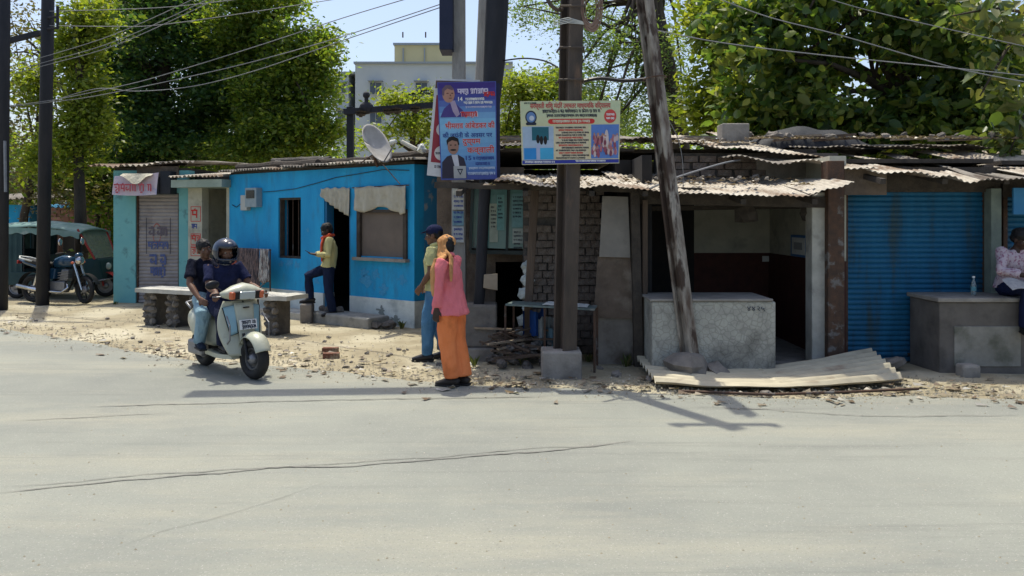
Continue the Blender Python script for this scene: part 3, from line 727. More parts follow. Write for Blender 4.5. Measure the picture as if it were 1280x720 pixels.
# --- open stall ---
st = thing('open_stall', 'open dark stall with cream and maroon back wall under rusty tin eave', 'stall', (2.6, 10.8, 0))
obj('back_wall', MB().box(1.55, 4.1, 12.0, 12.2, 1.22, 2.6), 'cream', st)
obj('back_dado', MB().box(1.55, 4.1, 11.985, 12.2, -.05, 1.22), 'maroon', st)
obj('back_shade_panel', MB().box(1.7, 2.72, 11.95, 11.98, .02, 2.3), 'dark', st)  # dark sheet paints in the shade of an opening
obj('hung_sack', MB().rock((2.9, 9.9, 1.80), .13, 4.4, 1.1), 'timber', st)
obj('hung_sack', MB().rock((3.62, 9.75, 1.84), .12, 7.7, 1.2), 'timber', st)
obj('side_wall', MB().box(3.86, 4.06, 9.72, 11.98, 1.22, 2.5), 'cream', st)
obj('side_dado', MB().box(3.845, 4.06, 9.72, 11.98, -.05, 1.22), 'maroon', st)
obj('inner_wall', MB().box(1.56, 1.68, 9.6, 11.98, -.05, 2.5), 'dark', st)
obj('floor', MB().box(1.56, 3.86, 9.3, 12, -.05, .02), 'concrete', st)
obj('pillar', MB().box(X(1015, 9.5), X(1034, 9.5), 9.5, 9.72, -.05, 2.05), 'concrete_pale', st, bevel=.012)
obj('rusty_post', MB().box(X(1035, 9.4), X(1056, 9.4), 9.4, 9.62, -.05, 2.42), 'rust', st, bevel=.01)
obj('lintel_beam', MB().bar((1.45, 9.52, 1.98), (3.75, 9.52, 1.93), .1, .13), 'timber', st)
obj('lintel_beam', MB().bar((1.5, 10.4, 1.86), (3.86, 10.4, 1.90), .06, .06), 'timber', st)
pb = MB(); pb.box(2.1, 3.84, 11.5, 11.56, 1.93, 2.25); obj('hanging_board', pb, 'timber', st)
mw = MB(); mw.box(1.9, 4.3, 10.55, 10.75, 2.0, 2.60); up = obj('upper_wall', mw, 'mortar', st)
rb = [mesh('brick', MB().box(-.105, .105, -.03, .03, -.04, .04)), mesh('brick', MB().box(-.09, .09, -.035, .03, -.038, .04))]
for me in rb: me.materials.append(M['brick'])
for r_ in range(6):
    x = 1.92 + (.11 if r_ % 2 else 0)
    while x < 4.2:
        if x < 3.25 or r_ < 1:
            o = bpy.data.objects.new('brick', R.choice(rb)); C.objects.link(o); o.parent = up; WP[o.name] = WP[st.name]
            o.location = Vector((x + .1, 10.54 + R.uniform(-.012, .012), 2.06 + r_ * .092)) - WP[st.name]; o.rotation_euler = (0, R.uniform(-.03, .03), R.uniform(-.04, .04))
        x += .222
pl = MB(); pl.hexa([(3.25, 10.50, 2.05), (4.1, 10.50, 2.05), (4.1, 10.55, 2.05), (3.25, 10.55, 2.05)], [(3.2, 10.50, 2.54), (3.95, 10.50, 2.50), (3.95, 10.55, 2.50), (3.2, 10.55, 2.54)]); obj('plaster_patch', pl, 'concrete', st, bevel=.02)
strf = obj('roof', MB().box(1.62, 4.1, 10.76, 12.2, 2.62, 2.67), 'timber', st)
for i, x in enumerate((1.8, 2.6, 3.4)): obj('roof_rafter', MB().bar((x, 8.98, 1.93), (x, 10.55, 2.14), .06, .06), 'timber', strf)
eave = [(1.72, 240), (2.3, 243), (2.9, 246), (3.35, 243), (3.75, 228)]
for i, ((xa, ya), (xb, yb)) in enumerate(zip(eave, eave[1:])):
    sheet(strf, (xa - .05, 8.9, Z(ya, 8.9) + .006 * (i % 2)), (xb + .05, 8.88, Z(yb, 8.9) + .006 * (i % 2)), (xa - .05, 10.5, 2.24), (xb + .05, 10.5, 2.23 + .02 * i), 'tin', i + 20, pitch=.066, amp=.007, sag=.05)
for i, (a, b, za, zb) in enumerate(((1.5, 2.5, 2.76, 2.70), (2.35, 3.3, 2.68, 2.60), (3.15, 4.15, 2.62, 2.50))):
    sheet(strf, (a, 10.3, za), (b, 10.25, zb), (a, 13.0, 3.05 + .03 * i), (b, 13.0, 2.98), ('tin_grey', 'tin', 'tin')[i], i + 31, sag=.09)

# --- shops with blue shutters ---
s1 = thing('blue_shutter_shop', 'closed shop with wide blue roller shutter under low tin eave', 'shop', (4.9, 11, 0))
FU = lambda x: x + 1.2
mb = MB(); mb.box(4.02, 4.1, 9.80, 12.8, -.05, 2.4); mb.box(5.78, 5.9, 9.80, 12.8, -.05, 2.4); mb.box(4.02, 5.9, 12.8, 13, -.05, 2.4); obj('wall', mb, 'brown_plaster', s1)
obj('header', MB().box(3.93, 5.9, 9.66, 9.80, 2.06, 2.36), 'timber', s1)
obj('header_board', MB().box(3.95, 4.45, 9.5, 9.56, 2.02, 2.34), 'brown_plaster', s1)
shutter(FW, FU(4.06), FU(5.76), .05, 2.08, .062, 'shutter_blue', s1, o=-.02)
obj('post', MB().box(X(1236, 9.6), X(1249, 9.6), 9.55, 9.7, -.05, 2.1), mat('green_post', (.20, .24, .2), (.14, .17, .15), 6, .8, bump=.3), s1, bevel=.008)
r1 = obj('roof', MB().box(4.1, 5.9, 9.8, 13, 2.42, 2.47), 'timber', s1)
for i, x in enumerate((4.2, 4.9, 5.6)): obj('roof_rafter', MB().bar((x, 9.05, 2.16), (x, 10.8, 2.46), .06, .06), 'timber', r1)
ev = [(2.75, 10.15, 197), (3.5, 9.75, 203), (4.15, 9.2, 211), (4.75, 9.0, 220), (5.3, 8.95, 226), (5.85, 9.0, 223)]
for i, (a, b) in enumerate(zip(ev, ev[1:])):
    za, zb = Z(a[2], a[1]), Z(b[2], b[1])
    sheet(r1, (a[0] - .06, a[1], za + .008 * (i % 2)), (b[0] + .06, b[1], zb + .008 * (i % 2)), (a[0], 11.6, 2.70), (b[0], 11.6, 2.58), ('tin_grey', 'tin', 'tin', 'tin', 'tin_grey')[i], i + 50, pitch=.068, amp=.009, sag=.09)
for i, (a, b) in enumerate(((3.9, 4.9), (4.8, 5.8), (5.7, 6.7))):
    sheet(r1, (a, 11.2, 2.74 + .02 * i), (b, 11.1, 2.72), (a, 13.4, 2.95), (b, 13.4, 2.93), 'tin_grey', i + 61, sag=.08)
s2 = thing('corner_shop', 'shop with second blue shutter and small blue board at the row end', 'shop', (6.8, 11, 0))
mb = MB(); mb.box(5.93, 6.0, 9.8, 12.8, -.05, 2.35); mb.box(7.7, 7.82, 9.6, 12.8, -.05, 2.35); mb.box(6.0, 7.82, 12.8, 13, -.05, 2.35); obj('wall', mb, 'brown_plaster', s2)
obj('header', MB().box(5.93, 7.82, 9.66, 9.8, 2.0, 2.35), 'timber', s2)
shutter(FW, FU(6.0), FU(7.66), .05, 2.02, .062, 'shutter_blue', s2, o=-.02)
obj('board', MB().box(X(1265, 9.45), 6.75, 9.42, 9.45, Z(268, 9.45), Z(235, 9.45)), mat('board_blue', (.03, .17, .36), (.04, .2, .4), 4, .6), s2)
r2 = obj('roof', MB().box(6.0, 7.8, 9.8, 13, 2.40, 2.45), 'timber', s2)
for i, (a, b) in enumerate(((5.85, 6.5), (6.42, 7.1), (7.05, 7.8))):
    sheet(r2, (a, 9.0 + .05 * i, 2.21), (b, 9.0, 2.2), (a, 11.6, 2.70), (b, 11.6, 2.72), ('tin', 'tin', 'tin_grey')[i], i + 71, pitch=.075, amp=.012, sag=.07)

# junk on the roofs: each stone, stick, scrap its own thing
def on_roof(x, y):                                            # rough height of the roof tops there
    if y < 10.5: return None
    return 2.62 + (y - 10.3) * .125
jr = random.Random(21)
for i in range(46):
    x = jr.uniform(-.9, 7.0); y = jr.uniform(10.6, 11.8); r = jr.uniform(.035, .10); z = on_roof(x, y) + .06 + r * .35
    if x > 3.2: z += .08
    solo('roof_stone', MB().rock((x, y, z), r, i * .73 + .1, .55), jr.choice(('stone', 'stone', 'stone_dark')), 'rough stone lying among the scrap on the right-hand tin roofs', 'stone', 'stones on the right-hand tin roofs')
for i in range(26):
    x = jr.uniform(-.8, 6.6); y = jr.uniform(10.7, 11.9); z = on_roof(x, y) + .13; a = jr.uniform(-.5, .5); l = jr.uniform(.25, .6)
    mb = MB().bar((x - l * math.cos(a), y - l * math.sin(a), z - .02), (x + l * math.cos(a), y + l * math.sin(a), z + jr.uniform(-.02, .06)), jr.uniform(.03, .09), .025)
    solo('roof_plank', mb, jr.choice(('wood_pale', 'wood', 'tin_grey', 'wood_pale')), 'loose weathered plank lying among the scrap on the right-hand roofs', 'plank', 'planks on the right-hand tin roofs')
for i in range(30):
    x = jr.uniform(.1, 3.2); y = jr.uniform(9.3, 10.3); z = Z(236, 8.95) + (y - 8.95) * .13 + .05; r = jr.uniform(.018, .045)
    solo('roof_pebble', MB().rock((x, y, z), r, i * .31 + 4, .6), 'stone', 'small stone on the low front eave over the stall', 'stone', 'small stones on the front eave')
for i in range(26):
    u = jr.uniform(.2, BL - .2); o = jr.uniform(-1.6, -.2); r = jr.uniform(.05, .11)
    p = BW.p(u, zt + .13 - o * .08 + r * .3, o); solo('roof_stone', MB().rock(p, r, i * .57 + 9, .6), jr.choice(('stone_dark', 'stone', 'stone_dark')), 'dark stone weighing down the tin roof of the blue house', 'stone', 'stones on the blue house roof')
mb = MB().box(X(903, 11.2), X(937, 11.2), 11.2, 11.5, 2.76, Z(154, 11.2)); solo('concrete_block', mb, 'concrete', 'square grey concrete block sitting on the stall roof', 'block', bevel=.015)
def tfn(s, t):
    x = 3.3 + 2.0 * s; y = 11.3 + 1.2 * t; hump = math.sin(PI * min(1, s * 1.02)) ** .7
    return (x, y, 2.70 + 0.40 * hump * (min(1, t * 3.5 + .02) ** .55 * (1 - .5 * t * t)) + .05 * mnoise.noise(Vector((s * 6, t * 4, 2))))
solo('roof_tarpaulin', MB().slab(tfn, 30, 16, (0, 0, -.01)), 'tarp', 'dark tarpaulin heaped on the roof behind the concrete block', 'tarpaulin', smooth=True)

rd = MB(); rq = random.Random(33)
for i in range(1250):
    if i < 260: x = rq.uniform(-.3, 3.5); y = rq.uniform(9.05, 10.4); z = Z(236, 8.95) + (y - 8.95) * .13 + .03
    else: x = rq.uniform(-1, 7.2); y = rq.uniform(10.5, 11.7); z = on_roof(x, y) + .08 + (.06 if x > 3.2 else 0)
    a = rq.uniform(0, 6.3); l = rq.uniform(.012, .05); w = l * rq.uniform(.2, .8); k = len(rd.v)
    for (u, v, h) in ((-1, -1, 0), (1, -1, rq.uniform(0, .03)), (1, 1, 0), (-1, 1, rq.uniform(0, .03))): rd.v.append((x + u * l * math.cos(a) - v * w * math.sin(a), y + u * l * math.sin(a) + v * w * math.cos(a), z + h))
    rd.f += [(k, k + 1, k + 2), (k, k + 2, k + 3)]
tag(obj('roof_debris', rd, leaf_mat('roof_scraps', [(.10, .07, .045), (.22, .17, .11), (.15, .11, .08), (.34, .30, .23), (.08, .06, .045), (.26, .21, .15)], .05), kind='stuff'), 'dead leaves and chips strewn over the right-hand tin roofs', 'debris')

# ------------------------------------------------------------------ counters, blocks, bench and other street furniture
def mosaic_mat():
    m = mat('mosaic_plaster', (.43, .425, .37), (.32, .315, .275), 6, .85, bump=.6, bscale=40, c3=(.13, .125, .11), s3=1.8, t3=(.5, .7))
    nt = m.node_tree; n = nt.nodes; L = nt.links; b = n['Principled BSDF']; tc = n.new('ShaderNodeTexCoord')
    v = n.new('ShaderNodeTexVoronoi'); v.feature = 'DISTANCE_TO_EDGE'; v.inputs['Scale'].default_value = 15; L.new(tc.outputs['Object'], v.inputs['Vector'])
    r = n.new('ShaderNodeMapRange'); r.inputs[1].default_value = 0; r.inputs[2].default_value = .09; r.inputs[3].default_value = .72; r.inputs[4].default_value = 1.0; L.new(v.outputs[0], r.inputs[0])
    mx = n.new('ShaderNodeMix'); mx.data_type = 'RGBA'; mx.blend_type = 'MULTIPLY'; mx.inputs['Factor'].default_value = 1
    src = b.inputs['Base Color'].links[0].from_socket; L.new(src, mx.inputs['A']); L.new(r.outputs[0], mx.inputs['B']); L.new(mx.outputs['Result'], b.inputs['Base Color']); return m
c1 = thing('stall_counter', 'pale mosaic-textured concrete counter with painted digits in front of the stall', 'counter', (2.2, 9.2, 0))
obj('body', MB().box(X(815, 8.86), X(970, 8.86), 8.86, 9.6, -.03, Z(377, 8.86)), mosaic_mat(), c1, bevel=.02)
obj('top_slab', MB().box(X(812, 8.86), X(966, 8.86), 8.84, 9.62, Z(377, 8.86) + .002, Z(373.5, 8.86)), 'concrete', c1, bevel=.008)
put_text('४४२५', .075, (X(945, 8.86), 8.853, Z(386, 8.86)), (1, 0, 0), (0, 0, 1), 'ink_dark', c1, width=.2, name='painted_digits')
c2 = thing('shop_counter', 'low dark concrete counter standing before the blue shutters', 'counter', (5.8, 9.3, 0))
obj('body', MB().box(4.8, 6.6, 8.98, 9.66, -.03, .80), mat('counter_dark', (.15, .135, .12), (.10, .09, .082), 3, .9, bump=.6, c3=(.06, .055, .05), s3=2, t3=(.5, .7)), c2, bevel=.015)
obj('top_slab', MB().box(4.77, 6.64, 8.95, 9.68, .802, .85), 'concrete', c2, bevel=.01)
obj('front_panel', MB().box(X(1193, 8.97), X(1276, 8.97), 8.966, 8.99, .08, Z(408, 8.97)), mat('panel_moss', (.27, .26, .23), (.17, .165, .14), 4, .9, bump=.5, c3=(.08, .085, .06), s3=2.4, t3=(.48, .66)), c2, bevel=.006)
solo('foot_stone', MB().box(4.92, 5.12, 8.72, 8.9, -.02, .14), 'concrete', 'small square stone at the foot of the shutter shop counter', 'stone', bevel=.03)
solo('foot_stone', MB().rock((4.35, 9.25, .05), .16, 2.7, .45), 'stone', 'flat rough stone before the wide blue shutter', 'stone')
bt = thing('bottle', 'small clear bottle standing on the counter by the blue shutter', 'bottle', (X(1217, 9.3), 9.3, .85))
bp = [(0, .026), (.02, .028), (.12, .028), (.15, .02), (.18, .012), (.20, .012)]
obj('body', MB().tube([(0, 0, a) for a, _ in bp], [b for _, b in bp], 14), mat('bottle_glass', (.5, .6, .6), None, rough=.08, spec=.6, trans=.7), bt, local=True, smooth=True)
obj('cap', MB().tube([(0, 0, .201), (0, 0, .22)], .016, 12), 'ink_white', bt, local=True)
obj('label_band', MB().tube([(0, 0, .05), (0, 0, .10)], .0295, 14, cap=False), mat('label_teal', (.12, .3, .34), None), bt, local=True)
# framed notice on the stall wall (its code left blank)
nf = thing('framed_notice', 'small white notice with blue frame on the stall wall', 'notice', (3.84, 10.68, 1.25))
mb = MB().box(3.825, 3.858, 10.38, 10.98, Z(321, 10.7), Z(294, 10.7)); obj('frame', mb, mat('frame_blue', (.06, .16, .36), None, rough=.5), nf)
obj('sheet', MB().box(3.819, 3.83, 10.44, 10.92, Z(318, 10.7), Z(297, 10.7)), 'paper', nf)
obj('printed_square', MB().box(3.815, 3.82, 10.53, 10.83, Z(312, 10.7), Z(303, 10.7)), mat('print_grey', (.28, .29, .3), None), nf)
solo('wall_sticker', MB().box(X(953, 11.97), X(962, 11.97), 11.965, 11.98, Z(327, 11.97), Z(320, 11.97)), 'paper', 'little white sticker on the maroon stall wall', 'sticker')

# fallen corrugated sheet on the ground
fl_, fr2 = G(795, 458), G(1088, 452); nl, nr = G(806, 480), G(1118, 484)
def fsh(s, t):
    f0 = G(795 + 293 * s, 458 + 8 * math.sin(PI * s) - 3 * s + (2 if s > .5 else 0)); g0 = G(820 + 310 * s, 478 + 14 * math.sin(PI * min(1, s * .75 + .18)))
    p = f0.lerp(g0, t); wave = math.sin(t * 2 * PI * 7)
    lift = .04 + (.16 * max(0, s - .55) ** 1.2 * 2.0) * (1 - t) ** .8 + .12 * max(0, .35 - s) * (1 - t)
    fade = .35 + .65 * min(1, abs(s - .45) * 2.6)
    return (p.x, p.y, .03 + lift + .028 * wave * fade + .01 * mnoise.noise(Vector((s * 7, t * 3, 5))))
solo('fallen_tin_sheet', MB().slab(fsh, 44, 70, (0, 0, -.005)), mat('cream_tin', (.50, .45, .33), (.40, .355, .26), 4, .6, metal=.1, c3=(.27, .20, .14), s3=2.2, t3=(.6, .75), stretch=(1, 3, 1)), 'long buckled corrugated sheet lying on the ground before the stall', 'tin sheet')  # warm cream tin, browner in patches
solo('iron_rod', MB().tube([G(850, 489, .03), G(960, 493, .045), G(1060, 490, .04), G(1148, 486, .05)], .014, 6), 'rust', 'long rusty iron bar lying along the fallen sheet', 'bar')
for i, (px, py, r) in enumerate(((957, 495, .07), (1020, 494, .04), (838, 482, .05), (812, 476, .06), (1040, 490, .03), (770, 470, .06), (750, 462, .05), (905, 466, .12), (930, 469, .08))):
    p = G(px, py); solo('loose_stone', MB().rock((p.x, p.y, r * .3), r, i + .4, .55), 'stone', 'loose stone on the dirt beside the fallen tin sheet', 'stone', 'stones round the fallen sheet')
# concrete blocks
b1 = thing('plinth_block', 'tall rough concrete block at the foot of the cement pole', 'block', (X(597, 9.85), 10.0, 0))
obj('upper_course', MB().box(X(574, 9.85), X(621, 9.85), 9.85, 10.25, .15, Z(381, 9.85)), mat('block_dark', (.20, .185, .165), (.14, .13, .118), 6, .95, bump=.9, bscale=24), b1, bevel=.025)
obj('lower_course', MB().box(X(570, 9.82), X(618, 9.82), 9.80, 10.3, -.03, .148), 'concrete', b1, bevel=.02)
solo('pole_footing', MB().box(X(677, 8.8), X(726, 8.8), 8.66, 9.05, -.03, Z(440, 8.66)), 'concrete', 'square concrete footing round the dark steel pole', 'footing', bevel=.02)
mb = MB().rock((X(860, 8.75), 8.74, .12), .26, 6.3, .62); solo('pole_footing', mb, 'stone', 'broken lump of concrete round the leaning pole base', 'footing')
mb = MB().rock((X(900, 8.7), 8.70, .05), .2, 3.3, .4); solo('rubble_lump', mb, 'stone', 'low broken slab leaning against the pale stall counter', 'stone')

# stone benches
def bench(pts, label, piers, group='stone benches before the blue house'):
    a, b = G(*pts[0]), G(*pts[1]); w = Wall(a, b); t = thing('stone_bench', label, 'bench', (a + b) / 2, group)
    def tf(s, q): return w.p(-.08 + (w.len + .16) * s, .60 + .012 * mnoise.noise(Vector((s * 8, q * 3, a.x))), -.42 + .5 * q)
    obj('slab', MB().slab(tf, 16, 5, (0, 0, -.065)), 'concrete_pale', t)
    for k, u in enumerate(piers):
        pr = obj('pier', w.box(MB(), u - .085, u + .085, -.03, .515, -.36, -.02), 'mortar', t)
        for r_ in range(5):
            for q in range(2):
                mb = MB(); rad = R.uniform(.055, .075); c = w.p(u - .06 + .12 * q + R.uniform(-.015, .015), .06 + r_ * .1, -.04)
                mb.rock(c, rad, r_ * 3.3 + q * 1.7 + k, .8)
                obj('stone', mb, ('stone_dark', 'stone')[(r_ + q + k) % 2], pr)
    return t
bench([(178, 406), (262, 412)], 'left stone bench on three rubble piers before the grey shutter', (.12, .62, 1.12))
bench([(290, 416), (357, 421)], 'right stone bench on rubble piers behind the scooter', (.12, .72))

# clothes rail with blankets
cr = thing('clothes_rail', 'low rail with striped blankets hanging by the blue wall', 'rail', BW.p(.65, 0, .35))
cu0, cu1 = BW.u(296), BW.u(343)
rl = MB(); rl.tube([BW.p(.25, 1.16, .30), BW.p(BW.u(356), 1.16, .30)], .012, 6); obj('bar', rl, 'rust', cr)
for u in (.3, BW.u(355)):
    obj('post', MB().tube([BW.p(u, -.02, .30), BW.p(u, 1.18, .30)], .014, 6), 'rust', cr)
def blanket(u0, u1, z0, m, label, o=.33):
    def fn(s, t):
        u = u0 + (u1 - u0) * s; zz = 1.18 - (1.18 - z0 - .03 * math.sin(s * 7 + u0)) * t
        return BW.p(u, zz, o + .02 * math.sin(s * 9 + t * 2) * t + .012 * mnoise.noise(Vector((s * 5, t * 5, u0))))
    mb = MB().slab(fn, 14, 12, BW.n * .01); return solo('blanket', mb, m, label, 'blanket', smooth=True)
blanket(BW.u(303), BW.u(315), .55, cloth('rust_cloth', (.36, .10, .06), (.22, .05, .04), 20), 'rust red blanket hanging on the low rail')
def striped(name, a, b, sc):
    m = mat(name, a, b, sc, .9, bump=.4, stretch=(6, 6, .8), f=(.47, .53), c3=(.2, .12, .1), s3=14, t3=(.55, .6)); return m
blanket(BW.u(316), BW.u(343), .45, striped('dark_pattern', (.03, .028, .035), (.13, .10, .10), 7), 'dark patterned blanket hanging on the low rail')
blanket(BW.u(344), BW.u(355), .55, striped('white_pattern', (.42, .42, .40), (.08, .08, .09), 9), 'white and black patterned cloth hanging at the rail end')

# doorstep and step stones
sp = MB(); a = BW.u(414); b = BW.u(500)
ds = mat('step_concrete', (.30, .30, .28), (.22, .22, .205), 5, .95, bump=.7, c3=(.15, .15, .14), s3=3, t3=(.55, .7))
solo('doorstep', BW.box(MB(), a + .1, b - .15, -.03, .17, .08, .55), ds, 'long low concrete step outside the blue house door', 'step', bevel=.03)
solo('doorstep', BW.box(MB(), BW.u(352), a - .04, -.03, .11, .06, .5), 'concrete_pale', 'flat pale slab between the bench and the blue house door', 'step', bevel=.02)
for i, (x, y, r, o) in enumerate(((430, 380, .12, .3), (441, 383, .10, .3), (421, 384, .08, .32), (492, 405, .10, .4), (503, 408, .12, .3))):
    p = BW.p(BW.u(x), .2 if i < 3 else .05, o); solo('step_stone', MB().rock(p, r, i + 7.1, .6), 'stone_dark', 'dark stone lying on and beside the concrete doorstep', 'stone', 'stones round the doorstep')
for i, (px, py) in enumerate(((413, 441), (414, 448))):
    p = G(px, py); solo('loose_brick', MB().obox((p.x, p.y, .035), (math.cos(.1 * i), math.sin(.1 * i), 0), (-math.sin(.1 * i), math.cos(.1 * i), 0), (0, 0, 1), .10, .05, .035), 'redbrick', ('dusty red brick lying alone on the gravel, farther from the road', 'dusty red brick lying alone on the gravel, at the road edge')[i], 'brick', bevel=.006)
for i in range(46):
    px = jr.uniform(20, 560) if i < 30 else jr.uniform(340, 540); ye = on_road_edge(px); py = jr.uniform(max(392, ye - 45), ye - 4); p = G(px, py); r = jr.uniform(.015, .045)
    solo('verge_stone', MB().rock((p.x, p.y, r * .15), r, i * .91, .45), jr.choice(('stone', 'stone', 'stone_dark')), 'small stone half buried in the dirt verge before the houses', 'stone', 'stones on the dirt verge')

# litter: scraps of paper, plastic and dead leaves (too many and small to count)
lt_ = MB(); lr = random.Random(14)
for i in range(420):
    px = lr.uniform(-10, 1280); ye = on_road_edge(px); py = ye + lr.gauss(-8, 10)
    if py < 392 or (px > 780 and py < 474): continue
    p = G(px, py); a = lr.uniform(0, 6.3); l = lr.uniform(.02, .06); w = l * lr.uniform(.3, .8); k = len(lt_.v); z = .022
    for (u, v, h) in ((-1, -1, 0), (1, -1, lr.uniform(0, .025)), (1, 1, 0), (-1, 1, lr.uniform(0, .025))): lt_.v.append((p.x + (u * l * math.cos(a) - v * w * math.sin(a)), p.y + (u * l * math.sin(a) + v * w * math.cos(a)), z + h))
    lt_.f.append((k, k + 1, k + 2)); lt_.f.append((k, k + 2, k + 3))
tag(obj('litter', lt_, leaf_mat('litter_scraps', [(.10, .07, .045), (.20, .15, .09), (.14, .10, .07), (.30, .26, .19), (.10, .075, .05), (.5, .49, .45)], .05), kind='stuff'), 'scraps of paper and dead leaves scattered along the road edge', 'litter')
# low dusty weeds at the feet of walls
wd = MB(); 
def weed(p, h, n):
    for i in range(n):
        a = lr.uniform(0, 6.3); l = h * lr.uniform(.5, 1); d = Vector((math.cos(a), math.sin(a), 0)); s_ = Vector((-d.y, d.x, 0)) * .008; b0 = p + d * lr.uniform(0, .04); t0 = b0 + d * l * .45 + Vector((0, 0, l)); m0 = b0 + d * l * .15 + Vector((0, 0, l * .6)); k = len(wd.v)
        wd.v += [tuple(b0 - s_), tuple(b0 + s_), tuple(m0 + s_ * 1.6), tuple(t0), tuple(m0 - s_ * 1.6)]; wd.f.append((k, k + 1, k + 2, k + 3, k + 4))
for i in range(34):
    q = lr.random()
    p = BW.p(lr.uniform(1.6, BL), 0, lr.uniform(.08, .2)) if q < .4 else (Vector((lr.uniform(-.6, 1.6), lr.uniform(9.2, 9.8), 0)) if q < .7 else Vector((lr.uniform(-8.3, -6.6), 16.1 + lr.random() * .2, 0)))
    weed(p, lr.uniform(.06, .18), 14)
tag(obj('weeds', wd, leaf_mat('weed_green', [(.05, .08, .025), (.10, .12, .035), (.15, .13, .06)], .3), kind='stuff'), 'low dusty weeds growing along the foot of the walls', 'weeds')

# rubble heap, stick by stick
for i in range(60):
    px = jr.uniform(614, 700); py = jr.uniform(440, 468); p = G(px, py); back = jr.uniform(0, .55); r = jr.uniform(.035, .085)
    z = .02 + back * .55 * jr.uniform(.3, 1); solo('rubble_stone', MB().rock((p.x, p.y + back, z), r, i * .47 + 1, .7), jr.choice(('stone', 'stone_dark', 'brick', 'stone_dark')), 'broken stone in the rubble heap under the metal table', 'stone', 'rubble stones under the table')
for i in range(22):
    x = jr.uniform(-.25, .5); y = jr.uniform(9.25, 9.85); z = .06 + (y - 9.2) * .5 + jr.uniform(0, .06); a = jr.uniform(-.7, .9); l = jr.uniform(.15, .38); dz = jr.uniform(-.06, .1)
    solo('rubble_stick', MB().bar((x - l * math.cos(a), y - l * math.sin(a), z + dz), (x + l * math.cos(a), y + l * math.sin(a), z - dz), jr.uniform(.02, .05), .022), jr.choice(('wood', 'wood_pale', 'rust', 'wood')), 'broken stick in the rubble heap under the metal table', 'stick', 'rubble sticks under the table')
for i, (px, py, c) in enumerate(((667, 404, (.02, .07, .25)), (690, 425, (.12, .2, .24)), (680, 412, (.3, .33, .34)), (700, 432, (.14, .2, .22)))):
    def cf(s, t, i=i, px=px, py=py):
        c0 = P(px, py, 9.75); return c0 + Vector((.26 * (s - .5), .1 * math.sin(s * 8 + i), .30 * (t - .5) + .04 * mnoise.noise(Vector((s * 6, t * 6, i)))))
    solo('plastic_rag', MB().slab(cf, 10, 10, (0, -.006, 0)), cloth('rag_%d' % i, c), ('dark blue plastic sheet', 'dull teal rag', 'pale grey sack', 'crumpled teal sack')[i] + ' bundled under the metal table', 'rag')
# metal table
tb = thing('metal_table', 'rickety steel table with papers beside the brick wall', 'table', (.42, 9.35, 0))
ta, tb_, tc_, td = Vector((-.08, 9.55, .72)), Vector((.93, 9.02, .72)), Vector((1.0, 9.4, .72)), Vector((.02, 9.9, .72))
obj('top', MB().hexa([ta - Vector((0, 0, .02)), tb_ - Vector((0, 0, .02)), tc_ - Vector((0, 0, .02)), td - Vector((0, 0, .02))], [ta, tb_, tc_, td]), mat('table_teal', (.16, .22, .21), (.11, .14, .135), 8, .6, c3=(.3, .3, .27), s3=4, t3=(.55, .68)), tb)
for q in (ta, tb_, tc_, td): obj('leg', MB().bar(Vector((q.x, q.y, -.02)), q - Vector((0, 0, .02)), .025, .025), 'rust', tb)
obj('leg', MB().bar((.38, 9.32, -.02), (.38, 9.32, .70), .025, .025), 'rust', tb)
obj('rail', MB().bar((tb_.x, tb_.y, .18), (tc_.x, tc_.y, .18), .022, .022), 'rust', tb); obj('rail', MB().bar((ta.x, ta.y, .2), (td.x, td.y, .2), .022, .022), 'rust', tb)
def pf(s, t): q = ta.lerp(tb_, .42 + .5 * s).lerp(td.lerp(tc_, .42 + .5 * s), .15 + .7 * t); return q + Vector((0, 0, .012 + .03 * abs(mnoise.noise(Vector((s * 5, t * 3, 8))))))
solo('paper_sheet', MB().slab(pf, 14, 8, (0, 0, -.006)), 'paper', 'crumpled white sheet lying on the metal table', 'sheet')

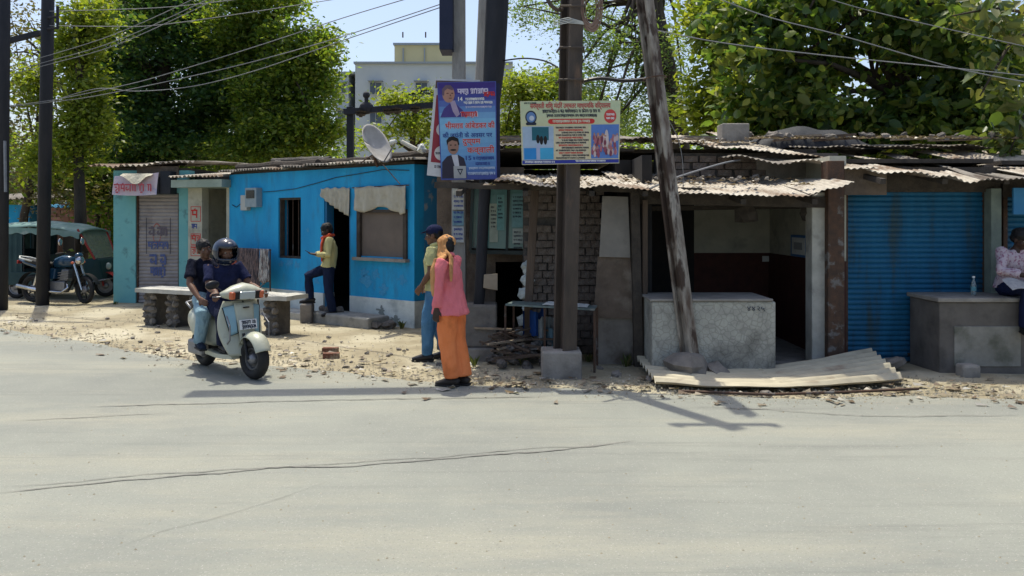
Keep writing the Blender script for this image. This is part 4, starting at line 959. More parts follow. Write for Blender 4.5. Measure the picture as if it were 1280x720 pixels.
# notice board with green glass
nb = thing('glass_notice_board', 'green glass notice cabinet with faded papers beside the poster pole', 'notice board', P(630, 312, 10.3))
for k, (xa, xb, m) in enumerate(((591, 604, 'glasspane'), (609, 633, 'glasspane'), (636, 659, 'glasspane'))):
    D = 10.3 if k else 10.36
    ob = obj('pane', MB().hexa([P(xa - 2, 310, D), P(xb - 1, 311, D), P(xb - 1, 311, D + .02), P(xa - 2, 310, D + .02)], [P(xa + 2, 234, D), P(xb + 1, 236, D), P(xb + 1, 236, D + .02), P(xa + 2, 234, D + .02)]), m, nb)
    if k:
        for j, (a, b, c, d, col) in enumerate(((.12, .55, .1, .75, (.42, .47, .38)), (.5, .9, .3, .9, (.18, .38, .36))) if k == 1 else ((.15, .85, .35, .92, (.17, .33, .34)), (.2, .8, .08, .33, (.36, .42, .38)))):
            mm = MB(); mm.box(X(xa + (xb - xa) * a, D - .02), X(xa + (xb - xa) * b, D - .02), D - .012, D - .006, Z(310 - 74 * c, D), Z(310 - 74 * d, D)) if False else mm.box(X(xa + (xb - xa) * a, D), X(xa + (xb - xa) * b, D), D - .012 - .004 * j, D - .004 - .004 * j, min(Z(310 - 74 * c, D), Z(310 - 74 * d, D)), max(Z(310 - 74 * c, D), Z(310 - 74 * d, D)))
            pp = obj('notice_sheet', mm, mat('notice_%d%d' % (k, j), col, tuple(q * .75 for q in col), 14, .7), ob)
            ls = MB(); x0, x1 = X(xa + (xb - xa) * (a + .06), D), X(xa + (xb - xa) * (b - .06), D); z1 = max(Z(310 - 74 * c, D), Z(310 - 74 * d, D))
            for r_ in range(6): scribble(ls, (x0, D - .014 - .004 * j, z1 - .06 - r_ * .05), (1, 0, 0), (0, 0, 1), (x1 - x0) * jr.uniform(.6, 1), .024, r_ + 7 * j + k, .2)
            obj('print_lines', ls, 'ink_dark', pp, kind='stuff')
nfm = MB()
for xa, xb in ((587, 590.5), (604.5, 608.5), (633, 636), (659.5, 665)): nfm.hexa([P(xa - 1, 314, 10.27), P(xb - 1, 314, 10.27), P(xb - 1, 314, 10.4), P(xa - 1, 314, 10.4)], [P(xa + 2, 231, 10.27), P(xb + 2, 231, 10.27), P(xb + 2, 231, 10.4), P(xa + 2, 231, 10.4)])
nfm.bar(P(588, 314.5, 10.33), P(664, 316, 10.33), .10, .05); nfm.bar(P(591, 231, 10.33), P(667, 233, 10.33), .10, .05)
obj('frame', nfm, mat('cabinet_dark', (.03, .05, .05), (.045, .05, .045), 6, .7), nb)
obj('back', MB().box(X(589, 10.45), X(663, 10.45), 10.42, 10.645, Z(313, 10.45), Z(233, 10.45)), 'timber', nb)
# small carton and tap stand near the door
solo('hanging_box', MB().hexa([P(604, 360, 9.9), P(622, 363, 9.9), P(622, 363, 10.05), P(604, 360, 10.05)], [P(605, 343, 9.9), P(622, 342, 9.9), P(622, 342, 10.05), P(605, 343, 10.05)]), mat('carton', (.34, .28, .21), (.28, .23, .17), 8, .85), 'small brown carton fixed to the dark leaning pole', 'box', bevel=.006)
solo('wooden_post', MB().bar(P(657, 446, 9.85), P(669, 230, 9.85), .11, .10), 'wood', 'slightly leaning dark wooden post in front of the brick wall', 'post', bevel=.012)
# ------------------------------------------------------------------ poles
def ibeam(mb, a, b, w, d, t, yaw):
    a = Vector(a); b = Vector(b); ax = (b - a).normalized(); u = Vector((math.cos(yaw), math.sin(yaw), 0)); u = (u - ax * u.dot(ax)).normalized(); v = ax.cross(u)
    L = (b - a).length; c = (a + b) / 2
    mb.obox(c + v * (d / 2 - t / 2), u, v, ax, w / 2, t / 2, L / 2); mb.obox(c - v * (d / 2 - t / 2), u, v, ax, w / 2, t / 2, L / 2); mb.obox(c, u, v, ax, t / 2, d / 2 - t, L / 2 * .999)
    return mb
def ext(px0, py0, D0, px1, py1, D1, z):                 # a point on the line through two seen points, at height z
    a, b = P(px0, py0, D0), P(px1, py1, D1); return a.lerp(b, (z - a.z) / (b.z - a.z))
# main dark steel pole
mp = thing('steel_pole', 'thick dark steel pole in a square footing carrying the yellow poster', 'pole', (X(706, 8.84), 8.84, 0))
top = ext(706, 440, 8.84, 715, 0, 8.84, 8.2); bot = ext(706, 440, 8.84, 715, 0, 8.84, .0)
obj('shaft', ibeam(MB(), bot, top, .17, .22, .03, .5), 'rail', mp, bevel=.004)
for z in (3.25, 3.6, 4.05): 
    c = bot.lerp(top, z / 8.2); obj('clamp', MB().tube([c + Vector((-.15, .1, 0)), c + Vector((-.13, -.15, 0)), c + Vector((.13, -.15, 0)), c + Vector((.15, .1, 0))], .012, 6), 'rail', mp)
br = MB().tube([P(703, 12, 8.8), P(695, 12, 8.75), P(688, 6, 8.7), P(683, -4, 8.7), P(676, -20, 8.7)], .022, 8); obj('bracket', br, 'rail', mp)
obj('cross_arm', MB().bar(top + Vector((-.45, 0, -.3)), top + Vector((.45, 0, -.3)), .07, .09), 'rail', mp)
for s in (-.4, 0, .4): 
    c = top + Vector((s, 0, -.25)); obj('insulator', MB().tube([c, c + Vector((0, 0, .06)), c + Vector((0, 0, .1)), c + Vector((0, 0, .16))], [.02, .05, .03, .045], 10), 'ink_white', mp)
# wire coil
wc = MB()
cc = P(738, 10, 8.78); cr_ = random.Random(4)
for i in range(14):
    a = Vector((cr_.uniform(-.25, .25), 1, cr_.uniform(-.1, .1)))
    k = len(wc.v); wc.torus((0, 0, 0), a, .11 + cr_.uniform(-.025, .03), .006, 22, 5)
    for j in range(k, len(wc.v)): x, y, z = wc.v[j]; wc.v[j] = (cc.x + x * .8 + .004 * i - .02, cc.y + y * .8, cc.z + z * 1.9)
solo('cable_coil', wc, mat('coil_tan', (.28, .19, .15), (.2, .13, .1), 9, .7), 'hanging coil of tan cable tied to the dark steel pole', 'cable')
tie = MB()
for i in range(4): c = P(711, 27 + 2 * i, 8.84); tie.tube([c + Vector((-.17, 0, .01)), c + Vector((-.02, -.17, 0)), c + Vector((.16, -.06, -.02 + .01 * i)), c + Vector((.2, .05, 0))], .005, 5)
obj('cable_tie', tie, 'paper', mp)
# leaning mottled pole
lp = thing('leaning_pole', 'leaning mottled rusty pole with flaking paint before the stall', 'pole', (X(860, 8.95), 8.95, 0))
lb = ext(861, 434, 8.8, 806, 0, 8.95, 0.0); lt = ext(861, 434, 8.8, 806, 0, 8.95, 7.6)
obj('shaft', ibeam(MB(), lb, lt, .145, .145, .026, .7), 'mottled', lp, bevel=.004)
c = ext(861, 434, 8.8, 806, 0, 8.95, 3.3); mb = MB(); mb.torus(c, (lt - lb), .13, .008, 20, 6); obj('wire_band', mb, 'rust', lp)
c = ext(861, 434, 8.8, 806, 0, 8.95, 1.98); flake_m = MB()
# cement pole
cp = thing('cement_pole', 'pale cement pole pasted with bills behind the pink-shirted man', 'pole', (X(574, 10.0), 10.0, 0))
ct = Vector((X(574, 10.02), 10.02, 8.4))
mb = MB(); hb, ht = .095, .07; c0 = Vector((X(573, 10.02), 10.38, 0))
c0 = Vector((X(573.5, 10.33), 10.36, 0)); ct = Vector((c0.x, 10.36, 8.4))
mb.hexa([c0 + Vector((-hb, -hb, -.05)), c0 + Vector((hb, -hb, -.05)), c0 + Vector((hb, hb, -.05)), c0 + Vector((-hb, hb, -.05))], [ct + Vector((-ht, -ht, 0)), ct + Vector((ht, -ht, 0)), ct + Vector((ht, ht, 0)), ct + Vector((-ht, ht, 0))])
obj('shaft', mb, 'pole_conc', cp, bevel=.012)
for k, (y0, y1, col) in enumerate(((233, 262, (.52, .53, .50)), (264, 282, (.20, .34, .42)), (283, 303, (.50, .53, .55)))):
    q = obj('pasted_bill', MB().box(c0.x - .075, c0.x + .07, 10.228 - .001 * k, 10.242, Z(y1, 10.23), Z(y0, 10.23)), mat('bill_%d' % k, col, tuple(v * .7 for v in col), 18, .8), cp)
    ls = MB(); [scribble(ls, (c0.x - .06, 10.2255 - .001 * k, Z(y1, 10.23) + .03 + j * .06), (1, 0, 0), (0, 0, 1), .12, .03, j + k * 5, .2) for j in range(3)]; obj('print_lines', ls, 'ink_blue', q, kind='stuff')
# added arm above the frame, there to cast the long road shadow
arm = MB(); a0 = ct + Vector((.08, -.16, -.75)); a1 = ct + Vector((-3.5, -.42, -.70))
obj('shadow_arm', arm.bar(a0, a1, .30, .10), 'rail', cp)
obj('shadow_arm_stay', MB().bar(ct + Vector((0, -.12, .0)), a0.lerp(a1, .6), .03, .03), 'rust', cp)
# dark switch panel hung beside the cement pole
sp_ = thing('switch_panel', 'narrow dark blue switch panel hung beside the cement pole', 'panel', P(557, 62, 10.1))
obj('case', MB().box(X(549, 10.1), X(566, 10.1), 10.1, 10.5, Z(62, 10.1), 5.6), mat('panel_navy', (.012, .018, .045), (.02, .025, .055), 4, .6), sp_, bevel=.01)
obj('visor', MB().box(X(547, 10.1), X(567, 10.1), 10.06, 10.54, 5.602, 5.65), 'rail', sp_)
obj('strap', MB().box(X(565, 10.2), X(572, 10.2), 10.25, 10.29, 4.6, 4.68), 'steel', sp_)
# thin pole and dark leaning post behind the first poster
tp = ext(601, 75, 11.5, 604, 0, 11.5, 7.0); solo('thin_pole', MB().tube([ext(601, 75, 11.5, 604, 0, 11.5, 2.7), tp], [.075, .06], 10), 'pole_conc', 'thin pale pole rising behind the blue poster', 'pole')
dp = thing('dark_leaning_post', 'thick dark leaning post behind the blue poster', 'post', ext(601, 392, 10.02, 622, 0, 10.02, 0))
d0 = ext(597, 392, 9.98, 622, 0, 10.05, 0); d1 = ext(597, 392, 9.98, 622, 0, 10.05, 7.4)
obj('shaft', MB().tube([d0 + (d1 - d0) * k / 8 + Vector((.01 * math.sin(k * 2), 0, 0)) for k in range(9)], [.065, .068, .07, .09, .135, .145, .145, .14, .135], 12), 'pole_dark', dp, smooth=True)
# poles on the left
def left_pole(px0, py0, D, px1, label, h, w0, w1):
    a = ext(px0, py0, D, px1, 0, D, -.05); b = ext(px0, py0, D, px1, 0, D, h); t = thing('utility_pole', label, 'pole', (a.x, a.y, 0))
    obj('shaft', MB().tube([a, a.lerp(b, .5), b], [w0, (w0 + w1) / 2, w1], 10), 'pole_dark', t, smooth=True)
    return t, a, b
lpo, la, lb2 = left_pole(53, 381, 16.2, 60, 'dark tarred utility pole beside the parked motorcycle', 10.2, .125, .115)
obj('cross_arm', MB().bar(P(50, 41, 16.2), P(-30, 62, 16.2), .09, .1), 'pole_dark', lpo)
for py in (22, 36): obj('insulator_bracket', MB().tube([P(60, py, 16.1), P(72, py - 1, 16.0), P(72, py - 14, 16.0)], .03, 6), 'pole_dark', lpo)
obj('cross_arm', MB().bar(lb2 + Vector((-1, 0, -.4)), lb2 + Vector((1, 0, -.4)), .1, .1), 'pole_dark', lpo)
lq, _, _ = left_pole(1, 390, 15.3, 5, 'dark tarred utility pole with a grey stay pipe', 10.0, .12, .10)
obj('stay_pipe', MB().tube([P(7, 240, 15.2), P(6, 176, 15.2)], .03, 6), 'steel', lq)
# cross-arm post with insulators behind the blue house
ip = thing('insulator_post', 'short post with cross-arm and hanging insulators behind the satellite dish', 'post', (X(438, 19.8), 19.8, 0))
obj('post', MB().bar((X(438, 19.8), 19.8, -.05), P(438, 134, 19.8), .16, .16), 'pole_dark', ip)
obj('cross_arm', MB().bar(P(430, 140, 19.7), P(560, 130, 19.7), .12, .14), 'pole_dark', ip)
for px in (451, 485, 496, 519):
    c = P(px, 139 - (px - 430) * .08, 19.6); mb = MB(); z = 0
    for q in (.05, .14, .06, .13, .05): mb.tube([c + Vector((0, 0, -z)), c + Vector((0, 0, -z - .035))], [q, q * .8], 10); z += .036
    obj('insulator', mb, 'timber', ip)
mb = MB(); c = P(458, 132, 19.7); mb.tube([c, c + Vector((0, 0, .22))], .05, 8); mb.ell(c + Vector((0, 0, .26)), .09, 8, 6); mb.ell(c - Vector((0, 0, .06)), (.18, .12, .16), 8, 6); obj('bushing', mb, 'pole_dark', ip)

# ------------------------------------------------------------------ posters
def board(corners, D, thick, name, label, cat, m, post=None):
    t = thing(name, label, cat, P(*corners[3], D))
    c = [P(x, y, D) for x, y in corners]                   # TL TR BR BL
    b = Vector((0, thick, 0))
    o = obj('panel', MB().hexa([c[3], c[2], c[2] + b, c[3] + b], [c[0], c[1], c[1] + b, c[0] + b]), m, t)
    def pt(u, v, e=.002):                                   # u right, v down, both 0..1
        p = (c[0].lerp(c[1], u)).lerp(c[3].lerp(c[2], u), v); return Vector((p.x, D - e, p.z))
    ux = (c[1] - c[0]).normalized(); vy = (c[0] - c[3]).normalized()
    return t, o, pt, ux, vy, (c[1] - c[0]).length, (c[0] - c[3]).length
def quad(pt, u0, u1, v0, v1, e, name, m, parent):
    return obj(name, MB().add([pt(u0, v1, e), pt(u1, v1, e), pt(u1, v0, e), pt(u0, v0, e)], [(0, 1, 2, 3)]), m, parent)
def flat(name, c): return mat(name, c, tuple(q * .86 for q in c), 7, .6, bump=.25, bscale=5, bdist=.03)
def blob(pt, us, name, m, parent, e):                       # outline in poster coordinates
    return obj(name, MB().add([pt(u, v, e) for u, v in us], [tuple(range(len(us)))]), m, parent)
def oval(cu, cv, ru, rv, n=18): return [(cu + ru * math.cos(2 * PI * i / n), cv + rv * math.sin(2 * PI * i / n)) for i in range(n)][::-1]
# red poster behind
t, o, pt, ux, vy, w, h = board([(544, 98), (600, 100), (592, 226), (533.5, 219)], 9.82, .012, 'red_poster', 'maroon and white poster showing behind the blue one', 'poster', flat('poster_white', (.60, .60, .60)))
quad(pt, .06, .9, .17, .86, .002, 'red_field', flat('poster_maroon', (.30, .035, .05)), t); quad(pt, 0.02, .9, .02, .10, .002, 'brown_strip', flat('poster_brown', (.13, .08, .07)), t)
for cv in (.52, .76): blob(pt, oval(.28, cv, .16, .075), 'white_disc', flat('poster_disc', (.62, .58, .55)), t, .004)
sl = MB(); scribble(sl, pt(.14, .78, .006), ux, vy, .14, .03, 5, .2); scribble(sl, pt(.14, .92, .004), ux, vy, .16, .035, 6, .2); obj('lettering', sl, 'ink_dark', t)
obj('batten', MB().box(X(560, 9.9), X(600, 9.9), 9.835, 10.26, Z(160, 9.9), Z(156, 9.9)), 'wood', t)
# blue poster
t, o, pt, ux, vy, w, h = board([(546.5, 103), (620, 101.5), (621.4, 224), (551.4, 225)], 9.76, .014, 'blue_poster', 'tall blue poster with two portraits and red Hindi lettering', 'poster', flat('poster_base', (.07, .09, .33)))
obj('backing', MB().box(X(619, 9.775), X(625, 9.775), 9.776, 9.80, Z(222, 9.775), Z(104, 9.775)), flat('poster_edge', (.015, .02, .06)), t)
for i in range(16):                                          # printed gradient: violet above, sky blue, deep blue below
    v0, v1 = i / 16, (i + 1) / 16; f_ = v0
    c = [(.05, .03, .20), (.055, .04, .24), (.06, .07, .30), (.09, .14, .40), (.12, .24, .50), (.17, .36, .60), (.20, .44, .66), (.22, .46, .68), (.20, .43, .66), (.18, .40, .64), (.17, .37, .62), (.15, .34, .60), (.13, .30, .57), (.11, .25, .52), (.09, .18, .44), (.07, .10, .34)][i]
    quad(pt, .015, .985, v0 + (.008 if i == 0 else 0), v1 - (.008 if i == 15 else 0), .001, 'printed_band', mat('poster_band%d' % i, c, tuple(v * .88 for v in c), 6, .55, bump=.3, bscale=5, bdist=.04), t)
sk1, sk2 = flat('print_skin', (.42, .22, .16)), flat('print_skin2', (.34, .19, .14)); suit = flat('print_suit', (.035, .03, .05)); hairp = flat('print_hair', (.015, .012, .012))
# portrait above: three-quarter head in violet coat
blob(pt, [(.03, .36), (.10, .27), (.20, .22), (.30, .22), (.42, .29), (.50, .36)][::-1], 'portrait_coat', flat('print_violet', (.07, .05, .22)), t, .003)
blob(pt, [(.20, .19), (.29, .19), (.37, .33), (.31, .36), (.25, .30)][::-1], 'portrait_shirt', flat('print_shirt', (.38, .30, .42)), t, .0035)
blob(pt, oval(.185, .125, .105, .085), 'portrait_face', sk1, t, .004)
blob(pt, [(.075, .13), (.08, .07), (.14, .03), (.22, .03), (.28, .07), (.25, .085), (.17, .065), (.12, .09), (.11, .14)][::-1], 'portrait_hair', flat('print_greyhair', (.14, .09, .12)), t, .005)
fe = MB()
for cu in (.17, .25): fe.add([pt(u, v, .006) for u, v in oval(cu, .115, .022, .006, 8)], [tuple(range(8))])
fe.add([pt(u, v, .006) for u, v in oval(.215, .165, .03, .005, 8)], [tuple(range(8))]); fe.add([pt(u, v, .006) for u, v in ((.215, .12), (.23, .145), (.205, .145))], [(0, 2, 1)]); obj('portrait_features', fe, flat('print_feature', (.12, .05, .04)), t, kind='stuff')
# portrait below: moustached man in dark suit
blob(pt, [(.02, .985), (.03, .82), (.12, .76), (.20, .745), (.32, .745), (.42, .78), (.45, .85), (.46, .985)][::-1], 'portrait_coat', suit, t, .003)
blob(pt, [(.20, .745), (.31, .745), (.34, .90), (.28, .93)][::-1], 'portrait_shirt', flat('print_white_shirt', (.55, .55, .6)), t, .004)
blob(pt, oval(.235, .66, .098, .082), 'portrait_face', sk2, t, .005)
blob(pt, [(.13, .65), (.12, .60), (.17, .562), (.25, .555), (.33, .58), (.345, .64), (.325, .65), (.31, .61), (.22, .595), (.155, .615)][::-1], 'portrait_hair', hairp, t, .006)
fe = MB()
for cu in (.195, .275): fe.add([pt(u, v, .0065) for u, v in oval(cu, .645, .02, .006, 8)], [tuple(range(8))])
fe.add([pt(u, v, .0065) for u, v in oval(.235, .695, .055, .010, 10)], [tuple(range(10))]); obj('portrait_features', fe, hairp, t, kind='stuff')
def line(body, cu, cv, width, hgt, m, fat=0.0, e=.005): return put_text(body, hgt, pt(cu, cv, e), ux, vy, m, t, width=width * w, fat=fat)
def wobble(u0, cv, width, hgt, m, seed, e=.005):
    mb = MB(); scribble(mb, pt(u0, cv + hgt / h / 2, e), ux, vy, width * w, hgt, seed, .2); return obj('lettering', mb, m, t)
wobble(.34, .10, .58, .07, flat('print_lilac', (.60, .55, .70)), 101); wobble(.78, .13, .19, .06, 'ink_red', 102)
line('14', .385, .175, .07, .07, 'ink_white', .002); wobble(.47, .18, .32, .035, 'ink_white', 103); wobble(.44, .215, .50, .030, 'ink_white', 104); wobble(.47, .26, .44, .022, flat('print_lilac', (.5, .5, .65)), 105)
cream_out = flat('print_outline', (.62, .58, .66))
for (b, cu, cv, wd, hg) in (('डॉ.', .52, .335, .28, .07),):
    wobble(.38, .335, .30, .07, cream_out, 106, .0045); wobble(.385, .334, .29, .065, 'ink_red', 106, .0055)
line('भीमराव आंबेडकर की', .54, .44, .84, .095, cream_out, .006, .0045); line('भीमराव आंबेडकर की', .54, .44, .84, .095, 'ink_red', .0015, .0065)
line('की जयंती के अवसर पर', .49, .54, .84, .075, 'ink_blue', .0015)
line('दुय्यम', .56, .62, .30, .09, cream_out, .006, .0045); line('दुय्यम', .56, .62, .30, .09, 'ink_red', .0015, .0065)
line('कव्वाली', .72, .70, .46, .10, cream_out, .006, .0045); line('कव्वाली', .72, .70, .46, .10, 'ink_red', .0015, .0065)
line('15', .50, .78, .09, .075, 'ink_blue', .002); wobble(.58, .785, .36, .04, 'ink_blue', 107); wobble(.62, .84, .24, .035, 'ink_blue', 108); wobble(.50, .885, .44, .028, flat('print_pale', (.5, .6, .75)), 109); wobble(.48, .94, .46, .035, flat('print_pale', (.5, .6, .75)), 110)
# little grey badge card at the foot
quad(pt, .23, .45, .86, .985, .007, 'badge_card', flat('badge_grey', (.40, .40, .40)), t); blob(pt, [(.29, .89), (.40, .89), (.345, .955)][::-1], 'badge_mark', 'ink_dark', t, .009); blob(pt, [(.315, .902), (.375, .902), (.345, .935)][::-1], 'badge_mark', flat('badge_grey', (.4, .4, .4)), t, .010)
obj('batten', MB().box(X(556, 9.9), X(612, 9.9), 9.775, 9.815, Z(150, 9.9), Z(146, 9.9)), 'wood', t)
# yellow school poster
t, o, pt, ux, vy, w, h = board([(650, 126.5), (775.6, 125.5), (774, 204), (652.5, 206)], 8.66, .02, 'yellow_poster', 'wide pale yellow school poster with blue footer on the steel pole', 'poster', flat('poster_yellow', (.60, .58, .36)))
for i in range(8): c = np.array((.50, .56, .36)) * (1 - i / 8) + np.array((.66, .52, .30)) * (i / 8); quad(pt, .006, .994, .01 + i * .115, .01 + (i + 1) * .115, .001, 'printed_band', mat('ybnd%d' % i, tuple(c), tuple(v * .9 for v in c), 6, .55, bump=.3, bscale=5, bdist=.04), t)
line('सरस्वती शिशु मंदिर उच्चतर माध्यमिक विद्यालय', .50, .08, .80, .075, flat('title_red', (.48, .07, .07)), .0015)
wobble(.22, .165, .58, .035, 'ink_dark', 121); wobble(.26, .235, .5, .03, 'ink_dark', 122); wobble(.04, .035, .12, .018, 'ink_dark', 123)
pill = [(.30, .285), (.72, .285), (.74, .30), (.745, .325), (.74, .35), (.72, .365), (.30, .365), (.28, .35), (.275, .325), (.28, .30)][::-1]
blob(pt, pill, 'red_pill', 'ink_red', t, .003); wobble(.32, .325, .38, .03, flat('print_cream', (.65, .6, .45)), 124)
quad(pt, .34, .68, .395, .93, .002, 'text_column', flat('col_cream', (.62, .53, .36)), t)
for i in range(13): wobble(.35 + .03 * ((i * 7) % 3), .425 + i * .04, .30 - .03 * ((i * 5) % 3), .019, ('ink_dark', 'ink_red', 'ink_dark')[i % 3], 130 + i)
blob(pt, oval(.105, .255, .058, .105), 'emblem_ring', 'ink_dark', t, .003); blob(pt, oval(.105, .255, .046, .083), 'emblem_disc', flat('emblem_blue', (.12, .22, .42)), t, .004)
blob(pt, oval(.112, .27, .025, .04), 'emblem_bird', flat('emblem_pale', (.5, .55, .62)), t, .005); blob(pt, [(.05, .36), (.06, .335), (.15, .335), (.16, .36), (.15, .38), (.06, .38)][::-1], 'emblem_ribbon', 'ink_dark', t, .004)
blob(pt, oval(.90, .25, .062, .11), 'red_seal', flat('seal_red', (.58, .07, .06)), t, .003); wobble(.86, .225, .08, .025, 'ink_white', 150); wobble(.86, .285, .08, .022, 'ink_white', 151)
# printed photos
quad(pt, .015, .33, .40, .93, .002, 'photo_ground', flat('photo_pale', (.36, .46, .58)), t); quad(pt, .11, .28, .41, .62, .003, 'photo_dark', flat('photo_teal', (.02, .12, .16)), t)
quad(pt, .025, .15, .74, .92, .003, 'photo_blue', flat('photo_azure', (.03, .24, .58)), t); quad(pt, .19, .325, .74, .92, .003, 'photo_blue', flat('photo_cyan', (.06, .36, .60)), t)
for cu in (.17, .205, .245): blob(pt, oval(cu, .60 + .02 * (cu > .2), .018, .07, 12), 'photo_figure', hairp, t, .004)
quad(pt, .155, .185, .68, .93, .004, 'photo_post', flat('photo_lilac', (.38, .42, .6)), t)
quad(pt, .71, .99, .38, .92, .002, 'photo_sky', flat('photo_sky', (.10, .20, .50)), t)
q = random.Random(8)
for i in range(60):
    cu = q.uniform(.725, .975); cv = q.uniform(.58, .86); c = q.choice([(.42, .14, .17), (.30, .08, .12), (.5, .3, .3), (.2, .05, .08), (.55, .42, .42)])
    blob(pt, oval(cu, cv, .014, .05, 10), 'photo_figure', flat('fig%s' % (c,), c), t, .003 + i * .0001); blob(pt, oval(cu, cv - .06, .008, .016, 8), 'photo_head', sk1, t, .0035 + i * .0001)
blob(pt, oval(.865, .62, .022, .16, 12), 'photo_figure', flat('figpale', (.58, .48, .46)), t, .007)
quad(pt, .005, .995, .935, .99, .003, 'footer', flat('footer_blue', (.03, .04, .28)), t); wobble(.03, .96, .3, .02, 'ink_white', 160, .006); wobble(.55, .955, .3, .018, 'ink_white', 161, .006)
obj('batten', MB().box(X(690, 8.7), X(722, 8.7), 8.681, 8.74, Z(160, 8.7), Z(155, 8.7)), 'wood', t)

# ------------------------------------------------------------------ satellite dish
sd = thing('satellite_dish', 'grey-white satellite dish on the blue house roof', 'dish', P(466, 205, 12.9))
ax = Vector((.80, -.42, .43)).normalized(); uu = ax.cross(Vector((0, 0, 1))).normalized(); vv = uu.cross(ax); dc = P(467, 182, 12.75)
def dfn(s, tt):
    a = 2 * PI * s; r = .335 * tt; return dc + uu * r * math.cos(a) + vv * r * 1.02 * math.sin(a) + ax * (r * r * .75)
db = MB(); db.slab(dfn, 36, 8, -ax * .008); obj('reflector', db, mat('dish_grey', (.46, .44, .41), (.36, .345, .32), 6, .6, c3=(.28, .25, .22), s3=4, t3=(.55, .7)), sd, smooth=True)
obj('mast', MB().tube([P(472, 208, 12.95), dc - ax * .06], .025, 8), 'rust', sd); obj('feed_arm', MB().tube([dc - vv * .33 + ax * .06, dc + ax * .42 - vv * .14], .012, 6), 'steel', sd)
e = dc + ax * .42 - vv * .14; obj('feed_horn', MB().tube([e, e - ax * .1 + vv * .02], [.03, .045], 10), 'paper', sd); obj('brace', MB().tube([P(452, 203, 12.8), dc - ax * .05 - vv * .12], .010, 6), 'rust', sd)
solo('roof_pipe', MB().tube([P(502, 177, 12.6), P(521, 187, 12.5)], .035, 8), 'concrete_pale', 'short pale pipe lying on the blue house roof corner', 'pipe')
solo('roof_bag', MB().rock(P(527, 186, 12.5), .10, 3.9, .8), 'paper', 'crumpled white bag on the blue house roof corner', 'bag')
solo('roof_rod', MB().tube([P(478, 205, 12.6), P(500, 230, 12.45)], .008, 5), 'rust', 'thin rod hanging from the blue house eave beside the dish', 'rod')

# ------------------------------------------------------------------ far white building
D = 62.0
fbld = thing('apartment_block', 'pale multi-storey block with cream roof tank house far behind', 'building', (X(510, D), D + 6, 0))
def bb(n_, x0, x1, y0, y1, d0, d1, m, zb=None, par=None): return obj(n_, MB().box(X(x0, D), X(x1, D), D + d0, D + d1, zb if zb is not None else Z(y1, D), Z(y0, D)), m, par or fbld)
mwall = mat('far_white', (.50, .54, .56), (.44, .48, .50), .4, .9, c3=(.38, .41, .43), s3=.25, t3=(.55, .7)); mcream = mat('far_cream', (.55, .49, .28), (.5, .44, .25), .4, .9, c3=(.4, .36, .24), s3=.6, t3=(.58, .7)); mgrey = mat('far_grey', (.28, .32, .36), None, rough=.9)
bb('main_wall', 444, 640, 80, 0, 0, 12, mwall, -.5); bb('left_wing', 417, 434, 91, 0, .5, 12, mwall, -.5); bb('recess', 434, 444, 90, 0, 3, 12, mgrey, -.5)
bb('parapet', 442.5, 641, 77.5, 80, -.2, 12.2, mgrey); bb('parapet', 415.5, 444, 88.5, 91, .3, 12, mgrey); bb('tank_house', 486, 563, 46, 77, 3, 9, mcream); bb('tank_roof', 484.5, 564.5, 43.5, 46, 2.8, 9.2, mgrey)
for px in (503.5, 532): obj('lightning_rod', MB().tube([P(px, 47, D + 3), P(px, 40, D + 3)], .06, 5), 'rust', fbld)
for px in (497, 525): bb('drain_pipe', px, px + 1.2, 50, 77, 2.85, 2.98, mgrey)
for (x0, x1, y0, y1, d) in ((463, 477, 104, 118, 0), (421, 430.5, 104, 115, .5), (436, 441, 99, 107, 3), (463, 477, 140, 154, 0), (421, 430.5, 138, 150, .5), (520, 534, 104, 118, 0), (575, 589, 104, 118, 0)):
    fo = obj('window', MB().box(X(x0 - 1.2, D), X(x1 + 1.2, D), D + d - .12, D + d - .001, Z(y1 + 1.2, D), Z(y0 - 1.2, D)), mwall, fbld)
    obj('pane', MB().box(X(x0, D), X(x1, D), D + d - .16, D + d - .13, Z(y1, D), Z(y0, D)), mat('far_pane', (.06, .08, .12), (.10, .12, .15), .8, .3), fo)
    obj('mullion', MB().box(X((x0 + x1) / 2 - .4, D), X((x0 + x1) / 2 + .4, D), D + d - .20, D + d - .17, Z(y1, D), Z(y0, D)), mgrey, fo)
    obj('sun_shade', MB().box(X(x0 - 2, D), X(x1 + 2, D), D + d - .5, D + d - .01, Z(y0 - 2.6, D), Z(y0 - 1.4, D)), mgrey, fo)

# ------------------------------------------------------------------ houses far left
D = 24.0
h1 = thing('low_blue_house', 'low blue house with tin roof behind the rickshaw', 'house', (X(20, D), D + 2, 0))
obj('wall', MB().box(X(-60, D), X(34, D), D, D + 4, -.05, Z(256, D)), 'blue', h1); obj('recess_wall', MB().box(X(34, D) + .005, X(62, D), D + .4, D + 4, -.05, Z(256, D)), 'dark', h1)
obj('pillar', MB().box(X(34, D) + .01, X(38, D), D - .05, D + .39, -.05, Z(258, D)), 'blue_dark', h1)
for i in range(4): obj('tin_sheet', corr(MB(), (X(-70 + i * 34, D), D - .5, Z(252, D) + .03 * i), (X(-34 + i * 34, D), D - .5, Z(252, D) + .03 * i), (X(-70 + i * 34, D), D + 4.2, Z(236, D)), (X(-34 + i * 34, D), D + 4.2, Z(236, D)), pitch=.16, amp=.03), 'tin_grey', h1)
D = 23.0
h2 = thing('brick_house', 'unplastered reddish brick house behind the rickshaw', 'house', (X(100, D), D + 2, 0))
pink = mat('reddish_wall', (.30, .17, .13), (.22, .12, .10), 3, .95, bump=.6, c3=(.36, .27, .22), s3=1.5, t3=(.52, .66))
